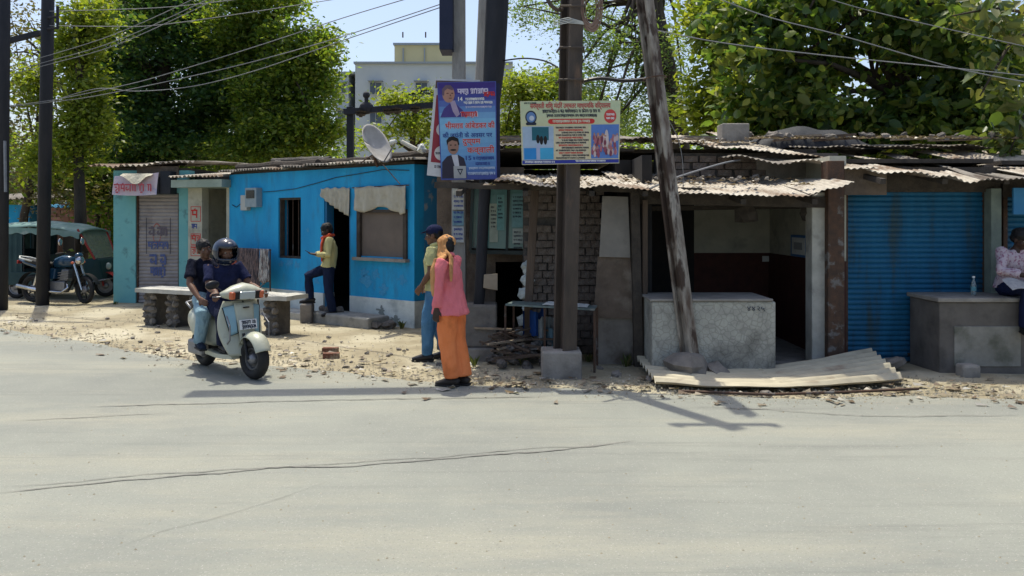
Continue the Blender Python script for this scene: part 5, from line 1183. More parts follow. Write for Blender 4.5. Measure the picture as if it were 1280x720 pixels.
WH = Wall((X(62, D), D), (X(150, D), D)); obj('wall', WH.panel(MB(), 0, WH.len, -.05, Z(262, D), [(.25, .75, 0, 1.35)], t=.25), pink, h2)
obj('inner_wall', MB().box(X(62, D), X(150, D), D + 2.2, D + 2.4, 0, Z(262, D)), 'cream', h2)
rbm = [mesh('brick', MB().box(-.115, .115, -.02, .05, -.045, .045)), mesh('brick', MB().box(-.11, .11, -.03, .05, -.042, .045))]
for k, me in enumerate(rbm): me.materials.append(mat('pinkbrick%d' % k, ((.36, .19, .15), (.27, .14, .11))[k], None, rough=.95))
for r_ in range(8):
    x = X(66, D) + (.12 if r_ % 2 else 0)
    while x < X(140, D):
        if R.random() < .75:
            o = bpy.data.objects.new('brick', R.choice(rbm)); C.objects.link(o); o.parent = h2; o.location = Vector((x, D - .005, 1.42 + r_ * .10)) - WP[h2.name]
        x += .245
for i in range(3): obj('tin_sheet', corr(MB(), (X(60 + i * 30, D), D - .4, Z(259, D) + .02 * i), (X(92 + i * 30, D), D - .4, Z(259, D) + .02 * i), (X(60 + i * 30, D), D + 3, Z(246, D)), (X(92 + i * 30, D), D + 3, Z(246, D)), pitch=.16, amp=.03), 'blue_dark' if i < 2 else 'tin_rust', h2)

# ------------------------------------------------------------------ trees
def leaves(name, pts, size, m, parent, up=.5, droop=0.0, aspect=.5, six=False, var=.35):
    """one mesh of leaf-shaped faces at pts (n,3)"""
    n = len(pts); d = rng.normal(size=(n, 3)); d[:, 2] = d[:, 2] * .55 - droop; d /= np.linalg.norm(d, axis=1)[:, None]
    nn = rng.normal(size=(n, 3)) * (1 - up) + np.array((0, 0, 1.0)) * up; s = np.cross(d, nn); s /= np.linalg.norm(s, axis=1)[:, None] + 1e-9; nn = np.cross(s, d)
    L = size * (1 + var * rng.normal(size=n)).clip(.4, 1.9); W = L * aspect
    pts = np.asarray(pts); e = lambda a, b, c: pts + d * (L * a)[:, None] + s * (W * b)[:, None] + nn * (W * c)[:, None]
    if six:
        V = np.stack([e(0, 0, 0), e(.25, .42, .12), e(.62, .40, .10), e(1, 0, -.1), e(.62, -.40, .10), e(.25, -.42, .12)], 1).reshape(-1, 3); k = 6
        fc = np.array([[0, 1, 2, 3], [0, 3, 4, 5]])
    else:
        V = np.stack([e(0, 0, 0), e(.5, .5, .12), e(1, 0, 0), e(.5, -.5, .12)], 1).reshape(-1, 3); k = 4; fc = np.array([[0, 1, 2], [0, 2, 3]])
    Fa = (np.arange(n)[:, None, None] * k + fc[None]).reshape(-1, fc.shape[1])
    me = bpy.data.meshes.new(name); me.vertices.add(len(V)); me.vertices.foreach_set('co', (V - np.array(WP[parent.name])).ravel())
    nf_ = len(Fa); me.loops.add(Fa.size); me.loops.foreach_set('vertex_index', Fa.ravel()); me.polygons.add(nf_); me.polygons.foreach_set('loop_start', np.arange(nf_) * fc.shape[1]); me.update(calc_edges=True); me.validate()
    me.materials.append(m); o = bpy.data.objects.new(name, me); C.objects.link(o); o.parent = parent; return o
def clump_pts(blobs, n_clump, per, spread, shell=.55, lumpy=0):
    if lumpy:
        nb_ = []
        for (x, y, z, a, b, c) in blobs:
            for _ in range(lumpy):
                v = rng.normal(size=3); v /= np.linalg.norm(v); f_ = rng.uniform(.28, .5); r = rng.uniform(.35, .85); nb_.append((x + v[0] * a * r, y + v[1] * b * r, z + v[2] * c * r, a * f_, max(b * f_, .3), c * f_ * .85))
        blobs = nb_
    out = []; cs = []; wts = np.array([b[3] * b[4] * b[5] for b in blobs]) ** .6; wts /= wts.sum()
    for i in rng.choice(len(blobs), n_clump, p=wts):
        x, y, z, a, b, c = blobs[i]; v = rng.normal(size=3); v /= np.linalg.norm(v); r = rng.uniform(shell, 1.05)
        q = np.array((x + v[0] * a * r, y + v[1] * b * r, z + v[2] * c * r)); cs.append(q)
        out.append(q + rng.normal(size=(per, 3)) * spread * np.array((1, 1, .75)) * rng.uniform(.6, 1.3))
    return np.concatenate(out), cs
def tree(name, label, base, trunk, r0, blobs, clumps, per, spread, size, m, group=None, limbs=10, **kw):
    t = thing(name, label, 'tree', base, group); tk = MB(); trunk = [Vector(p) for p in trunk]; N = len(trunk)
    tk.tube(trunk, [r0 * (1 - .6 * i / (N - 1)) for i in range(N)], 9)
    pts, cs = clump_pts(blobs, clumps, per, spread, kw.pop('shell', .55), kw.pop('lumpy', 0))
    tips = sorted(cs, key=lambda q: R.random())[:limbs]
    for q in tips:
        a = trunk[R.randrange(N // 2, N)]; b = Vector(q); mid = a.lerp(b, .5) + Vector((R.uniform(-.3, .3), R.uniform(-.3, .3), .25)); tk.tube([a, a.lerp(mid, .5) + Vector((0, 0, .1)), mid, b], [r0 * .32, r0 * .22, r0 * .15, r0 * .05], 6)
    obj('trunk', tk, 'trunk', t, smooth=True); leaves('crown', pts, size, m, t, **kw); return t
dark_g = leaf_mat('leaf_dark_green', [(.03, .075, .035), (.045, .105, .04), (.07, .135, .04), (.14, .19, .045)], .5)
lime_g = leaf_mat('leaf_lime', [(.08, .12, .018), (.12, .17, .025), (.17, .22, .035), (.20, .22, .04)], .5)
mid_g = leaf_mat('leaf_mid', [(.055, .11, .028), (.095, .155, .032), (.14, .20, .035), (.19, .22, .04)], .55)
dry_g = leaf_mat('leaf_dry', [(.08, .075, .04), (.11, .10, .05), (.13, .12, .055), (.09, .10, .035)], .35)
big_g = leaf_mat('leaf_broad', [(.035, .075, .026), (.055, .105, .03), (.085, .145, .036), (.14, .185, .045), (.20, .22, .06)], .5)
bluish = leaf_mat('leaf_feathery', [(.06, .11, .055), (.085, .145, .065), (.115, .175, .06), (.14, .18, .05)], .5)
def wp(px, py, D): p = P(px, py, D); return (p.x, p.y, p.z)
def bl(px, py, D, rpx, rpy, rd): p = P(px, py, D); return (p.x, p.y, p.z, rpx * D / F, rd, rpy * D / F)
trg = 'trees behind the houses'
D = 24
tree('broadleaf_tree', 'big dense dark green tree behind the teal shop', (X(190, D), D, 0), [wp(190, 345, D), wp(188, 240, D), wp(200, 130, D), wp(215, 20, D)], .35,
     [bl(150, 90, D, 70, 90, 2.2), bl(240, 70, D, 80, 95, 2.2), bl(190, 150, D, 95, 60, 2.2), bl(265, 165, D, 70, 45, 1.8), bl(200, 0, D, 110, 60, 2.3), bl(290, 120, D, 60, 60, 1.8), bl(170, 195, D, 80, 28, 1.6), bl(250, 195, D, 80, 26, 1.6)], 1250, 66, .25, .14, dark_g, trg, 14, lumpy=9)
D = 23
tree('broadleaf_tree', 'sunlit yellow-green tree with rounded crown left of the far block', (X(345, D), D, 0), [wp(345, 350, D), wp(342, 230, D), wp(345, 140, D), wp(340, 40, D)], .28,
     [bl(345, 80, D, 65, 60, 1.6), bl(300, 45, D, 60, 50, 1.6), bl(385, 110, D, 38, 52, 1.3), bl(350, 150, D, 70, 40, 1.5), bl(385, 165, D, 45, 35, 1.2), bl(330, 10, D, 50, 40, 1.4), bl(340, 188, D, 75, 24, 1.4), bl(400, 70, D, 26, 40, .9)], 950, 62, .23, .13, mid_g, trg, 12, lumpy=9)
D = 19
tree('creeper_tree', 'tall yellow-green creeper-covered tree beside the utility pole', (X(100, D), D, 0), [wp(103, 365, D), wp(100, 250, D), wp(96, 140, D), wp(105, 20, D)], .16,
     [bl(95, 60, D, 26, 55, .6), bl(108, 130, D, 24, 55, .6), bl(90, 180, D, 32, 40, .6), bl(120, 30, D, 24, 35, .6), bl(40, 110, D, 14, 40, .5), bl(110, 160, D, 26, 30, .5), bl(50, 200, D, 10, 30, .4)], 330, 44, .20, .12, lime_g, trg, 10, shell=.2)
D = 21
tree('bare_tree', 'thin brown half-bare tree at the left edge', (X(30, D), D, 0), [wp(22, 368, D), wp(30, 270, D), wp(45, 200, D), wp(60, 80, D)], .13,
     [bl(30, 170, D, 42, 70, 1.0), bl(20, 80, D, 50, 80, 1.0), bl(60, 220, D, 45, 35, .9), bl(100, 240, D, 50, 25, .9)], 240, 26, .34, .11, dry_g, trg, 34)
D = 21.5
tree('shrub_tree', 'dim shrubby tree between the brick house and teal shop', (X(128, D), D, 0), [wp(128, 358, D), wp(126, 320, D), wp(122, 270, D), wp(130, 215, D)], .10,
     [bl(115, 225, D, 26, 30, .9), bl(132, 270, D, 14, 45, .6), bl(95, 215, D, 40, 22, .9), bl(128, 325, D, 12, 25, .5)], 170, 36, .22, .15, mid_g, trg, 10)
D = 31
tree('lime_tree', 'pale lime tree in front of the far block', (X(515, D), D, 0), [wp(515, 328, D), wp(512, 260, D), wp(515, 190, D), wp(520, 120, D)], .2,
     [bl(500, 140, D, 34, 30, 1.4), bl(545, 130, D, 32, 38, 1.4), bl(480, 172, D, 36, 20, 1.3), bl(530, 170, D, 45, 28, 1.5), bl(585, 145, D, 25, 35, 1.2)], 150, 46, .30, .16, lime_g, trg, 12, shell=.3, lumpy=6)
D = 29
tree('lime_tree', 'bright lime tree between the two posters', (X(660, D), D, 0), [wp(660, 332, D), wp(657, 260, D), wp(662, 190, D), wp(665, 110, D)], .2,
     [bl(655, 125, D, 45, 48, 1.6), bl(680, 160, D, 45, 35, 1.6), bl(635, 165, D, 35, 30, 1.4), bl(690, 110, D, 25, 35, 1.2), bl(730, 150, D, 50, 30, 1.4)], 400, 56, .28, .14, lime_g, trg, 12, shell=.3, lumpy=7)
D = 20
tree('acacia_tree', 'open feathery tree with leaning trunk behind the leaning pole', (X(858, D), D, 0), [wp(862, 360, D), wp(850, 165, D), wp(835, 80, D), wp(822, 10, D), wp(815, -60, D)], .26,
     [bl(770, 60, D, 80, 70, 2.0), bl(740, 110, D, 60, 55, 1.8), bl(800, 130, D, 60, 40, 1.6), bl(672, 12, D, 40, 26, 1.2), bl(840, 60, D, 60, 70, 1.8), bl(780, 0, D, 100, 40, 2.0), bl(760, 165, D, 80, 25, 1.6)], 620, 36, .27, .09, bluish, trg, 46, shell=.15, aspect=.35, lumpy=7)
D = 17
tree('young_tree', 'slim yellow-green tree rising behind the stall roof', (X(886, D), D, 0), [wp(880, 375, D), wp(888, 160, D), wp(896, 95, D), wp(910, 40, D)], .15,
     [bl(900, 110, D, 36, 45, .9), bl(915, 50, D, 45, 50, 1.0), bl(880, 140, D, 40, 25, .8), bl(890, 20, D, 40, 35, .9)], 200, 34, .22, .15, lime_g, trg, 12, shell=.2)
D = 14.2
bt_ = tree('broad_leaved_tree', 'large broad-leaved tree overhanging the right-hand roofs', (X(1150, D), D + .6, 0), [wp(1150, 395, D + .6), wp(1145, 240, D + .6), wp(1130, 130, D + .4), wp(1120, 0, D + .2), wp(1110, -120, D)], .30,
     [bl(1010, 60, D, 90, 70, 1.5), bl(1110, 30, D, 110, 80, 1.6), bl(1220, 60, D, 90, 90, 1.6), bl(1000, 135, D, 75, 40, 1.2), bl(1100, 140, D, 90, 50, 1.4), bl(1210, 150, D, 90, 55, 1.4), bl(1000, -40, D, 120, 70, 1.7), bl(1180, -60, D, 140, 80, 1.8), bl(1300, 100, D, 80, 110, 1.5), bl(940, 90, D, 50, 70, 1.1), bl(935, 10, D, 60, 50, 1.2), bl(1060, 165, D, 70, 35, 1.1), bl(1170, 110, D, 60, 50, 1.2)], 1500, 14, .21, .18, big_g, trg, 30, six=True, aspect=.62, droop=.55, up=.35, shell=.25, lumpy=7)
D = 10.9
t = thing('overhanging_branch', 'leafy branch with broad pale leaves hanging over the corner shop', 'branch', P(1300, 60, D + .4))
tw = MB().tube([P(1400, -60, D + 1.5), P(1320, 20, D + .5), P(1262, 55, D), P(1225, 120, D - .1)], [.06, .04, .025, .01], 7); tw.tube([P(1320, 20, D + .5), P(1290, 120, D), P(1262, 190, D - .1)], [.035, .02, .008], 6); tw.tube([P(1320, 20, D + .5), P(1240, 10, D), P(1190, 20, D)], [.035, .02, .008], 6); obj('bough', tw, 'trunk', t, smooth=True)
pp, _ = clump_pts([bl(1262, 30, D, 34, 40, .35), bl(1258, 110, D, 34, 40, .35), bl(1268, 175, D, 30, 30, .3), bl(1222, 20, D, 30, 22, .3)], 46, 7, .13, .2); leaves('leaf_spray', pp, .19, leaf_mat('leaf_broad_pale', [(.05, .09, .03), (.09, .13, .045), (.14, .16, .06), (.16, .16, .075)], .35), t, six=True, aspect=.6, droop=.7, up=.3)['kind'] = 'stuff'  # pale broad leaves, tone varied per leaf
# far tree line that closes the horizon
for i, (px, D, r) in enumerate(((-40, 40, 90), (60, 44, 80), (160, 42, 80), (270, 46, 90), (380, 48, 60), (620, 46, 60), (760, 44, 90), (880, 42, 80), (1000, 40, 100), (1130, 42, 110), (1270, 40, 110))):
    tree('distant_tree', 'hazy green tree in the far line behind the houses', (X(px, D), D, 0), [wp(px, 312, D), wp(px + 2, 260, D), wp(px, 200, D), wp(px + 4, 170, D)], .3, [bl(px, 205, D, r, 42, 2.5), bl(px + 25, 235, D, r * .9, 35, 2.5), bl(px - 30, 240, D, r * .8, 35, 2.5)], 120, 40, .5, .32, mid_g, 'far line of trees', 6)
# scrub on the right behind the tin roofs
for i, (px, py, D) in enumerate(((1020, 190, 14.5), (1120, 195, 14.8), (1215, 195, 14.6), (960, 180, 15))):
    tree('scrub_bush', 'dark scrub bush pressing against the back of the right-hand roofs', (X(px, D), D, 0), [wp(px, 390, D), wp(px, 300, D), wp(px + 4, 240, D), wp(px, 190, D)], .06, [bl(px, py, D, 55, 30, .5), bl(px + 10, py - 25, D, 45, 30, .5)], 60, 34, .2, .14, dark_g, 'scrub behind the roofs', 6)

# ------------------------------------------------------------------ wires
def wire(pts, label, group='overhead wires from the left poles', r=.007, n=6, m='wirem'):
    p3 = [P(*q) for q in pts]; fine = []
    for i in range(len(p3) - 1):
        p0, p1, p2, p4 = p3[max(i - 1, 0)], p3[i], p3[i + 1], p3[min(i + 2, len(p3) - 1)]
        for k in range(n):
            t = k / n; fine.append(.5 * ((2 * p1) + (p2 - p0) * t + (2 * p0 - 5 * p1 + 4 * p2 - p4) * t * t + (3 * p1 - p0 - 3 * p2 + p4) * t ** 3))
    fine.append(p3[-1]); return solo('overhead_wire', MB().tube(fine, r, 5), m, label, 'wire', group)
M['wirem'] = mat('wire_grey', (.16, .17, .18), (.22, .22, .23), 3, .5)
wl = 'grey overhead wire strung from the left utility poles to the cement pole'
wire([(-30, 137, 15.6), (60, 126, 15.6), (140, 110, 15), (200, 95, 14.4), (320, 58, 13), (430, 22, 11.8), (530, -8, 10.6), (566, -20, 10.3)], 'highest of three grey wires strung from left poles to the cement pole')
wire([(-30, 138, 15.6), (60, 128, 15.6), (130, 118, 15), (280, 86, 13.4), (400, 54, 12.1), (500, 22, 11), (566, 0, 10.3)], 'middle of three grey wires strung from left poles to the cement pole')
wire([(60, 128, 15.6), (120, 111, 15), (170, 114, 14.6), (240, 108, 13.8), (320, 88, 13), (430, 50, 11.8), (566, 4, 10.3)], 'lowest sagging grey wire strung from left poles to the cement pole')
for a in (0, 9, 14):
    wire([(-20, 92 + a * .7, 15.6), (58, 70 + a * .8, 15.7), (140, 44 + a, 15.0), (235, 2 + a, 14.2), (330, -46 + a, 13.2)], 'thin wire rising from the left pole towards the tree top', 'wires rising over the trees', r=.007)
wire([(62, 14, 16), (140, 12, 16), (230, 7, 16), (400, -14, 16)], 'upper wire running from the left pole through the tree', 'upper wires of the left pole', r=.008); wire([(62, 32, 16), (140, 33, 16), (210, 30, 16), (400, 2, 16), (480, -12, 16)], 'upper wire running from the left pole through the tree', 'upper wires of the left pole', r=.008)
wr = 'thin overhead wire crossing in front of the broad-leaved tree'; gr_ = 'overhead wires on the right'
wire([(727, -60, 8.9), (880, -8, 8.9), (960, 21, 8.9), (1050, 44, 8.9), (1190, 84, 8.9), (1290, 104, 8.9)], wr, gr_, r=.006); wire([(812, 36, 8.95), (900, 53, 8.95), (1030, 69, 8.95), (1200, 86, 8.95), (1300, 96, 8.95)], wr, gr_, r=.006)
wire([(1000, -14, 9), (1060, 6, 9), (1140, 26, 9), (1290, 60, 9)], wr, gr_, r=.005)
wire([(808, 99, 8.95), (780, 101, 8.9), (750, 98, 8.86), (727, 102, 8.84)], 'thick dark cable slung between the steel pole and the leaning pole', None, r=.022, m='blackp')
wire([(697, 84, 8.84), (680, 76, 9.2), (655, 73, 9.6), (628, 76, 10)], 'thin dark cable slung from the steel pole to the dark post', None, r=.010, m='blackp')
wire([(836, 150, 9.05), (847, 172, 9.1), (853, 200, 9.15), (854, 234, 9.2)], 'thin pale cord dangling beside the leaning pole', None, r=.005)
wire([(812, 236, 8.95), (845, 222, 9.3), (900, 205, 9.9), (925, 200, 10.2)], 'pale stick-like cable slanting across the upper brick wall', None, r=.012)
# ------------------------------------------------------------------ vehicles (local axes: x forward, y left, z up)
M['dark_rim'] = mat('dark_rim', (.06, .06, .062), (.10, .10, .10), 20, .5, metal=.4)
def wheel(parent, x, R_, tw, m_rim, steer=0.0, spokes=0, y=0.0, z=None):
    z = R_ if z is None else z; ax = Vector((-math.sin(steer), math.cos(steer), 0)); c = Vector((x, y, z))
    r = tw / 2; w = obj('wheel', MB().torus(c, ax, R_ - r, r, 36, 12, 1.05), 'black', parent, local=True, smooth=True)
    rm_ = MB().torus(c, ax, R_ - tw * .95, tw * .22, 32, 8, 1.6); obj('rim', rm_, m_rim, w, local=True, smooth=True)
    hb = MB().tube([c - ax * tw * .55, c - ax * tw * .3, c + ax * tw * .3, c + ax * tw * .55], [R_ * .16, R_ * .28, R_ * .28, R_ * .16], 14); obj('hub', hb, 'steel', w, local=True, smooth=True)
    if spokes:
        u = ax.orthogonal().normalized(); v = ax.cross(u)
        for i in range(spokes):
            a = 2 * PI * i / spokes; d = u * math.cos(a) + v * math.sin(a); obj('spoke', MB().bar(c + d * R_ * .2, c + d * (R_ - tw * .9), .03, .02, up=ax), m_rim, w, local=True)
    else: obj('disc', MB().tube([c - ax * .012, c + ax * .012], R_ - tw * .95, 28), m_rim, w, local=True)
    return w
def loftx(mb, secs, n=20):
    """closed body lofted along x: sections (x, zc, half width, half height, squareness)"""
    k = len(mb.v)
    for (x, zc, hw, hh, sq) in secs:
        for j in range(n):
            a = 2 * PI * j / n; c, s = math.cos(a), math.sin(a); e = 2 / sq
            mb.v.append((x, hw * math.copysign(abs(c) ** e, c), zc + hh * math.copysign(abs(s) ** e, s)))
    for i in range(len(secs) - 1):
        for j in range(n): a = k + i * n + j; b = k + i * n + (j + 1) % n; mb.f.append((a, b, b + n, a + n))
    mb.f.append(tuple(k + j for j in range(n))[::-1]); mb.f.append(tuple(k + (len(secs) - 1) * n + j for j in range(n))); return mb

hd = Vector((.72, -.69, 0)).normalized(); fc = G(318, 476); ctr = Vector((fc.x, fc.y, .016)) - hd * .61 * .94
SY = math.atan2(hd.y, hd.x)
sc = thing('scooter', 'cream motor scooter ridden by two people towards the road junction', 'scooter', ctr, rz=SY); sc.scale = (.94,) * 3
fw = wheel(sc, .61, .235, .12, 'dark_rim', steer=.12); rwh = wheel(sc, -.61, .235, .12, 'dark_rim')
# leg shield: curved shell
def shield(s, t):
    z = .26 + .62 * t; hw = .18 + .085 * math.sin(PI * min(1, t * .9 + .05)) + .01 * t; y = (s * 2 - 1) * hw
    return (.47 - .13 * t - 1.5 * y * y - .02 * math.sin(t * PI), y, z)
obj('leg_shield', MB().slab(shield, 22, 18, (-.02, 0, 0)), 'scooter', sc, local=True, smooth=True)
for s in (-1, 1):
    def pod(a, b, s=s):
        z = .52 + .32 * b - .03 * a; y = s * (.10 + .13 * a * (.6 + .4 * b)); return (.485 - .13 * ((z - .26) / .62) - 1.5 * y * y - .01, y, z)
    obj('side_panel', MB().slab(pod, 8, 8, (.018, 0, 0)), 'scooter_blue', sc, local=True, smooth=True)
    pts = [Vector(pod(a, b)) + Vector((.016, 0, 0)) for a, b in ((0, 0), (0, 1), (1, 1), (1, 0), (0, 0))]; obj('panel_trim', MB().tube(pts, .007, 6), 'blackp', sc, local=True)
# centre fairing of the shield
def cen(a, b): z = .40 + .46 * b; y = (a * 2 - 1) * (.085 + .035 * b); return (.50 - .13 * ((z - .26) / .62) - 1.5 * y * y - .012, y, z)
obj('nose_panel', MB().slab(cen, 10, 10, (.02, 0, 0)), 'scooter', sc, local=True, smooth=True)
obj('vent_slot', MB().box(.412, .43, -.035, .035, .80, .815), 'blackp', sc, local=True)
npl = obj('number_plate', MB().obox((.468, 0, .615), (1, 0, .2), (0, 1, 0), (-.2, 0, 1), .006, .105, .055), 'ink_white', sc, local=True)
mb = MB(); scribble(mb, (.478, -.085, .62), (0, 1, 0), (-.2, 0, .98), .17, .042, 9, .2); scribble(mb, (.488, -.085, .568), (0, 1, 0), (-.2, 0, .98), .17, .042, 12, .2); obj('plate_marks', mb, 'ink_dark', npl, local=True)
# front mudguard
def fend(s, t):
    a = math.radians(28 + 132 * s); q = (t * 2 - 1); r = .275 - .05 * q * q + .035 * max(0, math.sin(a)) ** 3; return (.61 + r * math.cos(a), .11 * q * (1 - .15 * abs(math.cos(a))), .225 + r * math.sin(a) * 1.03)
obj('mudguard', MB().slab(fend, 24, 10, (0, 0, -.008)), 'scooter', sc, local=True, smooth=True)
for s in (-1, 1): obj('fork_leg', MB().tube([(.60, s * .075, .23), (.50, s * .075, .52)], .018, 8), 'blackp', sc, local=True)
obj('steering_column', MB().tube([(.42, 0, .5), (.29, 0, .95)], .03, 10), 'blackp', sc, local=True)
# headset with lamp, blinkers, grips, mirrors
hs = MB()
k = len(hs.v)
for (y, xw, zh, zc) in ((-.27, .03, .025, .965), (-.21, .06, .05, .965), (-.12, .105, .085, .975), (0, .13, .105, .985), (.12, .105, .085, .975), (.21, .06, .05, .965), (.27, .03, .025, .965)):
    for j in range(16): a = 2 * PI * j / 16; hs.v.append((.33 + xw * math.cos(a), y, zc + zh * math.sin(a)))
for i in range(6):
    for j in range(16): a = k + i * 16 + j; b = k + i * 16 + (j + 1) % 16; hs.f.append((a, b, b + 16, a + 16))
hs.f += [tuple(range(k, k + 16))[::-1], tuple(range(k + 96, k + 112))]
hso = obj('headset', hs, 'scooter', sc, local=True, smooth=True)
obj('headlamp', MB().obox((.445, 0, .95), (1, 0, -.15), (0, 1, 0), (.15, 0, 1), .02, .095, .045), 'lens', hso, local=True, bevel=.012)
obj('lamp_trim', MB().obox((.438, 0, .95), (1, 0, -.15), (0, 1, 0), (.15, 0, 1), .014, .20, .047), 'blackp', hso, local=True, bevel=.01)
for s in (-1, 1):
    obj('indicator', MB().obox((.425, s * .15, .952), (1, -.35 * s, -.15), (.35 * s, 1, 0), (.15, 0, 1), .024, .056, .043), 'amber', hso, local=True, bevel=.012)
    obj('grip', MB().tube([(.31, s * .25, .955), (.26, s * .34, .955)], .019, 10), 'black', sc, local=True)
    obj('brake_lever', MB().tube([(.35, s * .24, .945), (.335, s * .31, .94), (.30, s * .35, .94)], .007, 6), 'steel', sc, local=True)
    st_ = MB().tube([(.30, s * .22, .99), (.27, s * .30, 1.06)], .007, 6); obj('mirror_stem', st_, 'blackp', sc, local=True)
    if s < 0: obj('mirror', MB().ell((.27, s * .335, 1.075), (.025, .085, .05), 14, 8, Matrix.Rotation(.15, 3, 'X')), 'blackp', sc, local=True, smooth=True)
obj('floorboard', MB().slab(lambda s, t: (.40 - .62 * s, (t * 2 - 1) * (.17 + .02 * s), .26 + .01 * math.cos(s * 6)), 8, 6, (0, 0, -.05)), 'scooter', sc, local=True)
obj('floor_mat', MB().box(-.15, .36, -.14, .14, .273, .281), 'black', sc, local=True)
obj('tail_body', loftx(MB(), [(-.12, .46, .10, .16, 3), (-.22, .47, .155, .18, 3), (-.42, .49, .185, .20, 2.6), (-.62, .53, .185, .19, 2.5), (-.80, .58, .14, .14, 2.4), (-.92, .62, .07, .07, 2)]), 'scooter', sc, local=True, smooth=True)
obj('seat', loftx(MB(), [(-.06, .70, .08, .035, 3), (-.15, .71, .125, .05, 3), (-.35, .72, .15, .055, 3), (-.6, .745, .15, .055, 3), (-.78, .755, .11, .045, 3), (-.82, .755, .05, .03, 2)]), 'black', sc, local=True, smooth=True)
obj('grab_rail', MB().tube([(-.68, .15, .72), (-.86, .13, .78), (-.92, 0, .80), (-.86, -.13, .78), (-.68, -.15, .72)], .014, 8), 'steel', sc, local=True, smooth=True)
obj('engine', MB().box(-.78, -.38, -.16, -.06, .16, .34), 'steel', sc, local=True, bevel=.03)
obj('silencer', MB().tube([(-.35, .13, .22), (-.5, .15, .23), (-.85, .16, .27)], [.03, .055, .05], 12), 'blackp', sc, local=True, smooth=True)
obj('rear_mudguard', MB().slab(lambda s, t: (-.61 + .25 * math.cos(math.radians(40 + 150 * s)), (t * 2 - 1) * .07, .225 + .25 * math.sin(math.radians(40 + 150 * s))), 14, 4, (0, 0, .006)), 'blackp', sc, local=True)
obj('foot_rest', MB().bar((-.42, -.24, .30), (-.30, -.18, .30), .05, .02), 'steel', sc, local=True)
obj('crash_bar', MB().tube([(.36, -.2, .40), (.50, -.24, .46), (.50, -.24, .62), (.38, -.22, .72)], .010, 6), 'steel', sc, local=True); obj('crash_bar', MB().tube([(.36, .2, .40), (.50, .24, .46), (.50, .24, .62), (.38, .22, .72)], .010, 6), 'steel', sc, local=True)

# motorcycle on its stand
g0 = G(74, 379); mc = thing('motorcycle', 'dark blue motorcycle parked beside the utility pole', 'motorcycle', (g0.x, g0.y, 0.0), rz=math.radians(-14))
wheel(mc, .63, .29, .085, 'blackp', steer=-.3, spokes=6); wheel(mc, -.63, .29, .095, 'blackp', spokes=6)
obj('tank', loftx(MB(), [(-.10, .80, .07, .08, 2.4), (-.02, .83, .12, .11, 2.4), (.15, .86, .145, .13, 2.3), (.30, .86, .13, .12, 2.3), (.38, .85, .07, .08, 2)]), 'bikeblue', mc, local=True, smooth=True)
obj('seat', loftx(MB(), [(-.05, .80, .08, .035, 3), (-.2, .79, .12, .045, 3), (-.45, .82, .125, .05, 3), (-.75, .87, .10, .045, 3), (-.82, .88, .05, .03, 2)]), 'black', mc, local=True, smooth=True)
obj('tail_cowl', loftx(MB(), [(-.25, .72, .08, .05, 2.5), (-.5, .75, .10, .055, 2.5), (-.8, .83, .08, .05, 2.3), (-.98, .88, .03, .03, 2)]), 'bikeblue', mc, local=True, smooth=True)
obj('side_cover', MB().hexa([(-.30, -.13, .52), (.0, -.14, .50), (.0, .14, .50), (-.30, .13, .52)], [(-.36, -.11, .72), (.02, -.12, .72), (.02, .12, .72), (-.36, .11, .72)]), 'bikeblue', mc, local=True, bevel=.02)
obj('grab_rail', MB().tube([(-.55, -.13, .86), (-.85, -.13, .92), (-.98, 0, .95), (-.85, .13, .92), (-.55, .13, .86)], .016, 8), 'paper', mc, local=True, smooth=True)
en = MB(); en.box(-.12, .24, -.13, .13, .26, .46); en.hexa([(.06, -.08, .46), (.26, -.08, .46), (.26, .08, .46), (.06, .08, .46)], [(.12, -.075, .70), (.30, -.075, .70), (.30, .075, .70), (.12, .075, .70)]); obj('engine', en, 'steel', mc, local=True, bevel=.02)
for i in range(4): obj('cooling_fin', MB().obox((.19, 0, .50 + i * .05), (1, 0, .2), (0, 1, 0), (-.2, 0, 1), .13, .105, .007), 'steel', mc, local=True)
obj('frame', MB().tube([(.36, 0, .86), (.34, 0, .45), (.22, 0, .25), (-.15, 0, .25), (-.30, 0, .55), (-.6, 0, .75)], .022, 8), 'blackp', mc, local=True)
obj('exhaust', MB().tube([(.26, -.10, .46), (.34, -.14, .34), (.2, -.16, .24), (-.25, -.17, .26), (-.85, -.19, .36)], [.02, .02, .022, .045, .045], 12), 'chrome', mc, local=True, smooth=True)
obj('swing_arm', MB().bar((-.15, -.11, .3), (-.63, -.11, .29), .03, .05), 'blackp', mc, local=True); obj('shock_absorber', MB().tube([(-.5, -.12, .36), (-.38, -.12, .70)], .028, 10), 'chrome', mc, local=True); obj('shock_absorber', MB().tube([(-.5, .12, .36), (-.38, .12, .70)], .028, 10), 'chrome', mc, local=True)
for s in (-1, 1): obj('fork_leg', MB().tube([(.63, s * .085, .29), (.42, s * .085, .86)], .022, 8), 'chrome', mc, local=True)
obj('front_mudguard', MB().slab(lambda s, t: (.63 + .325 * math.cos(math.radians(20 + 140 * s)), (t * 2 - 1) * .06, .29 + .325 * math.sin(math.radians(20 + 140 * s))), 16, 4, (0, 0, .006)), 'blackp', mc, local=True)
obj('rear_mudguard', MB().slab(lambda s, t: (-.63 + .34 * math.cos(math.radians(60 + 140 * s)), (t * 2 - 1) * .07, .29 + .34 * math.sin(math.radians(60 + 140 * s))), 16, 4, (0, 0, .006)), 'blackp', mc, local=True)
obj('headlamp', MB().ell((.50, 0, .88), (.08, .10, .10), 16, 10), 'chrome', mc, local=True, smooth=True); obj('visor', MB().ell((.48, 0, .97), (.06, .10, .07), 14, 8), 'bikeblue', mc, local=True, smooth=True)
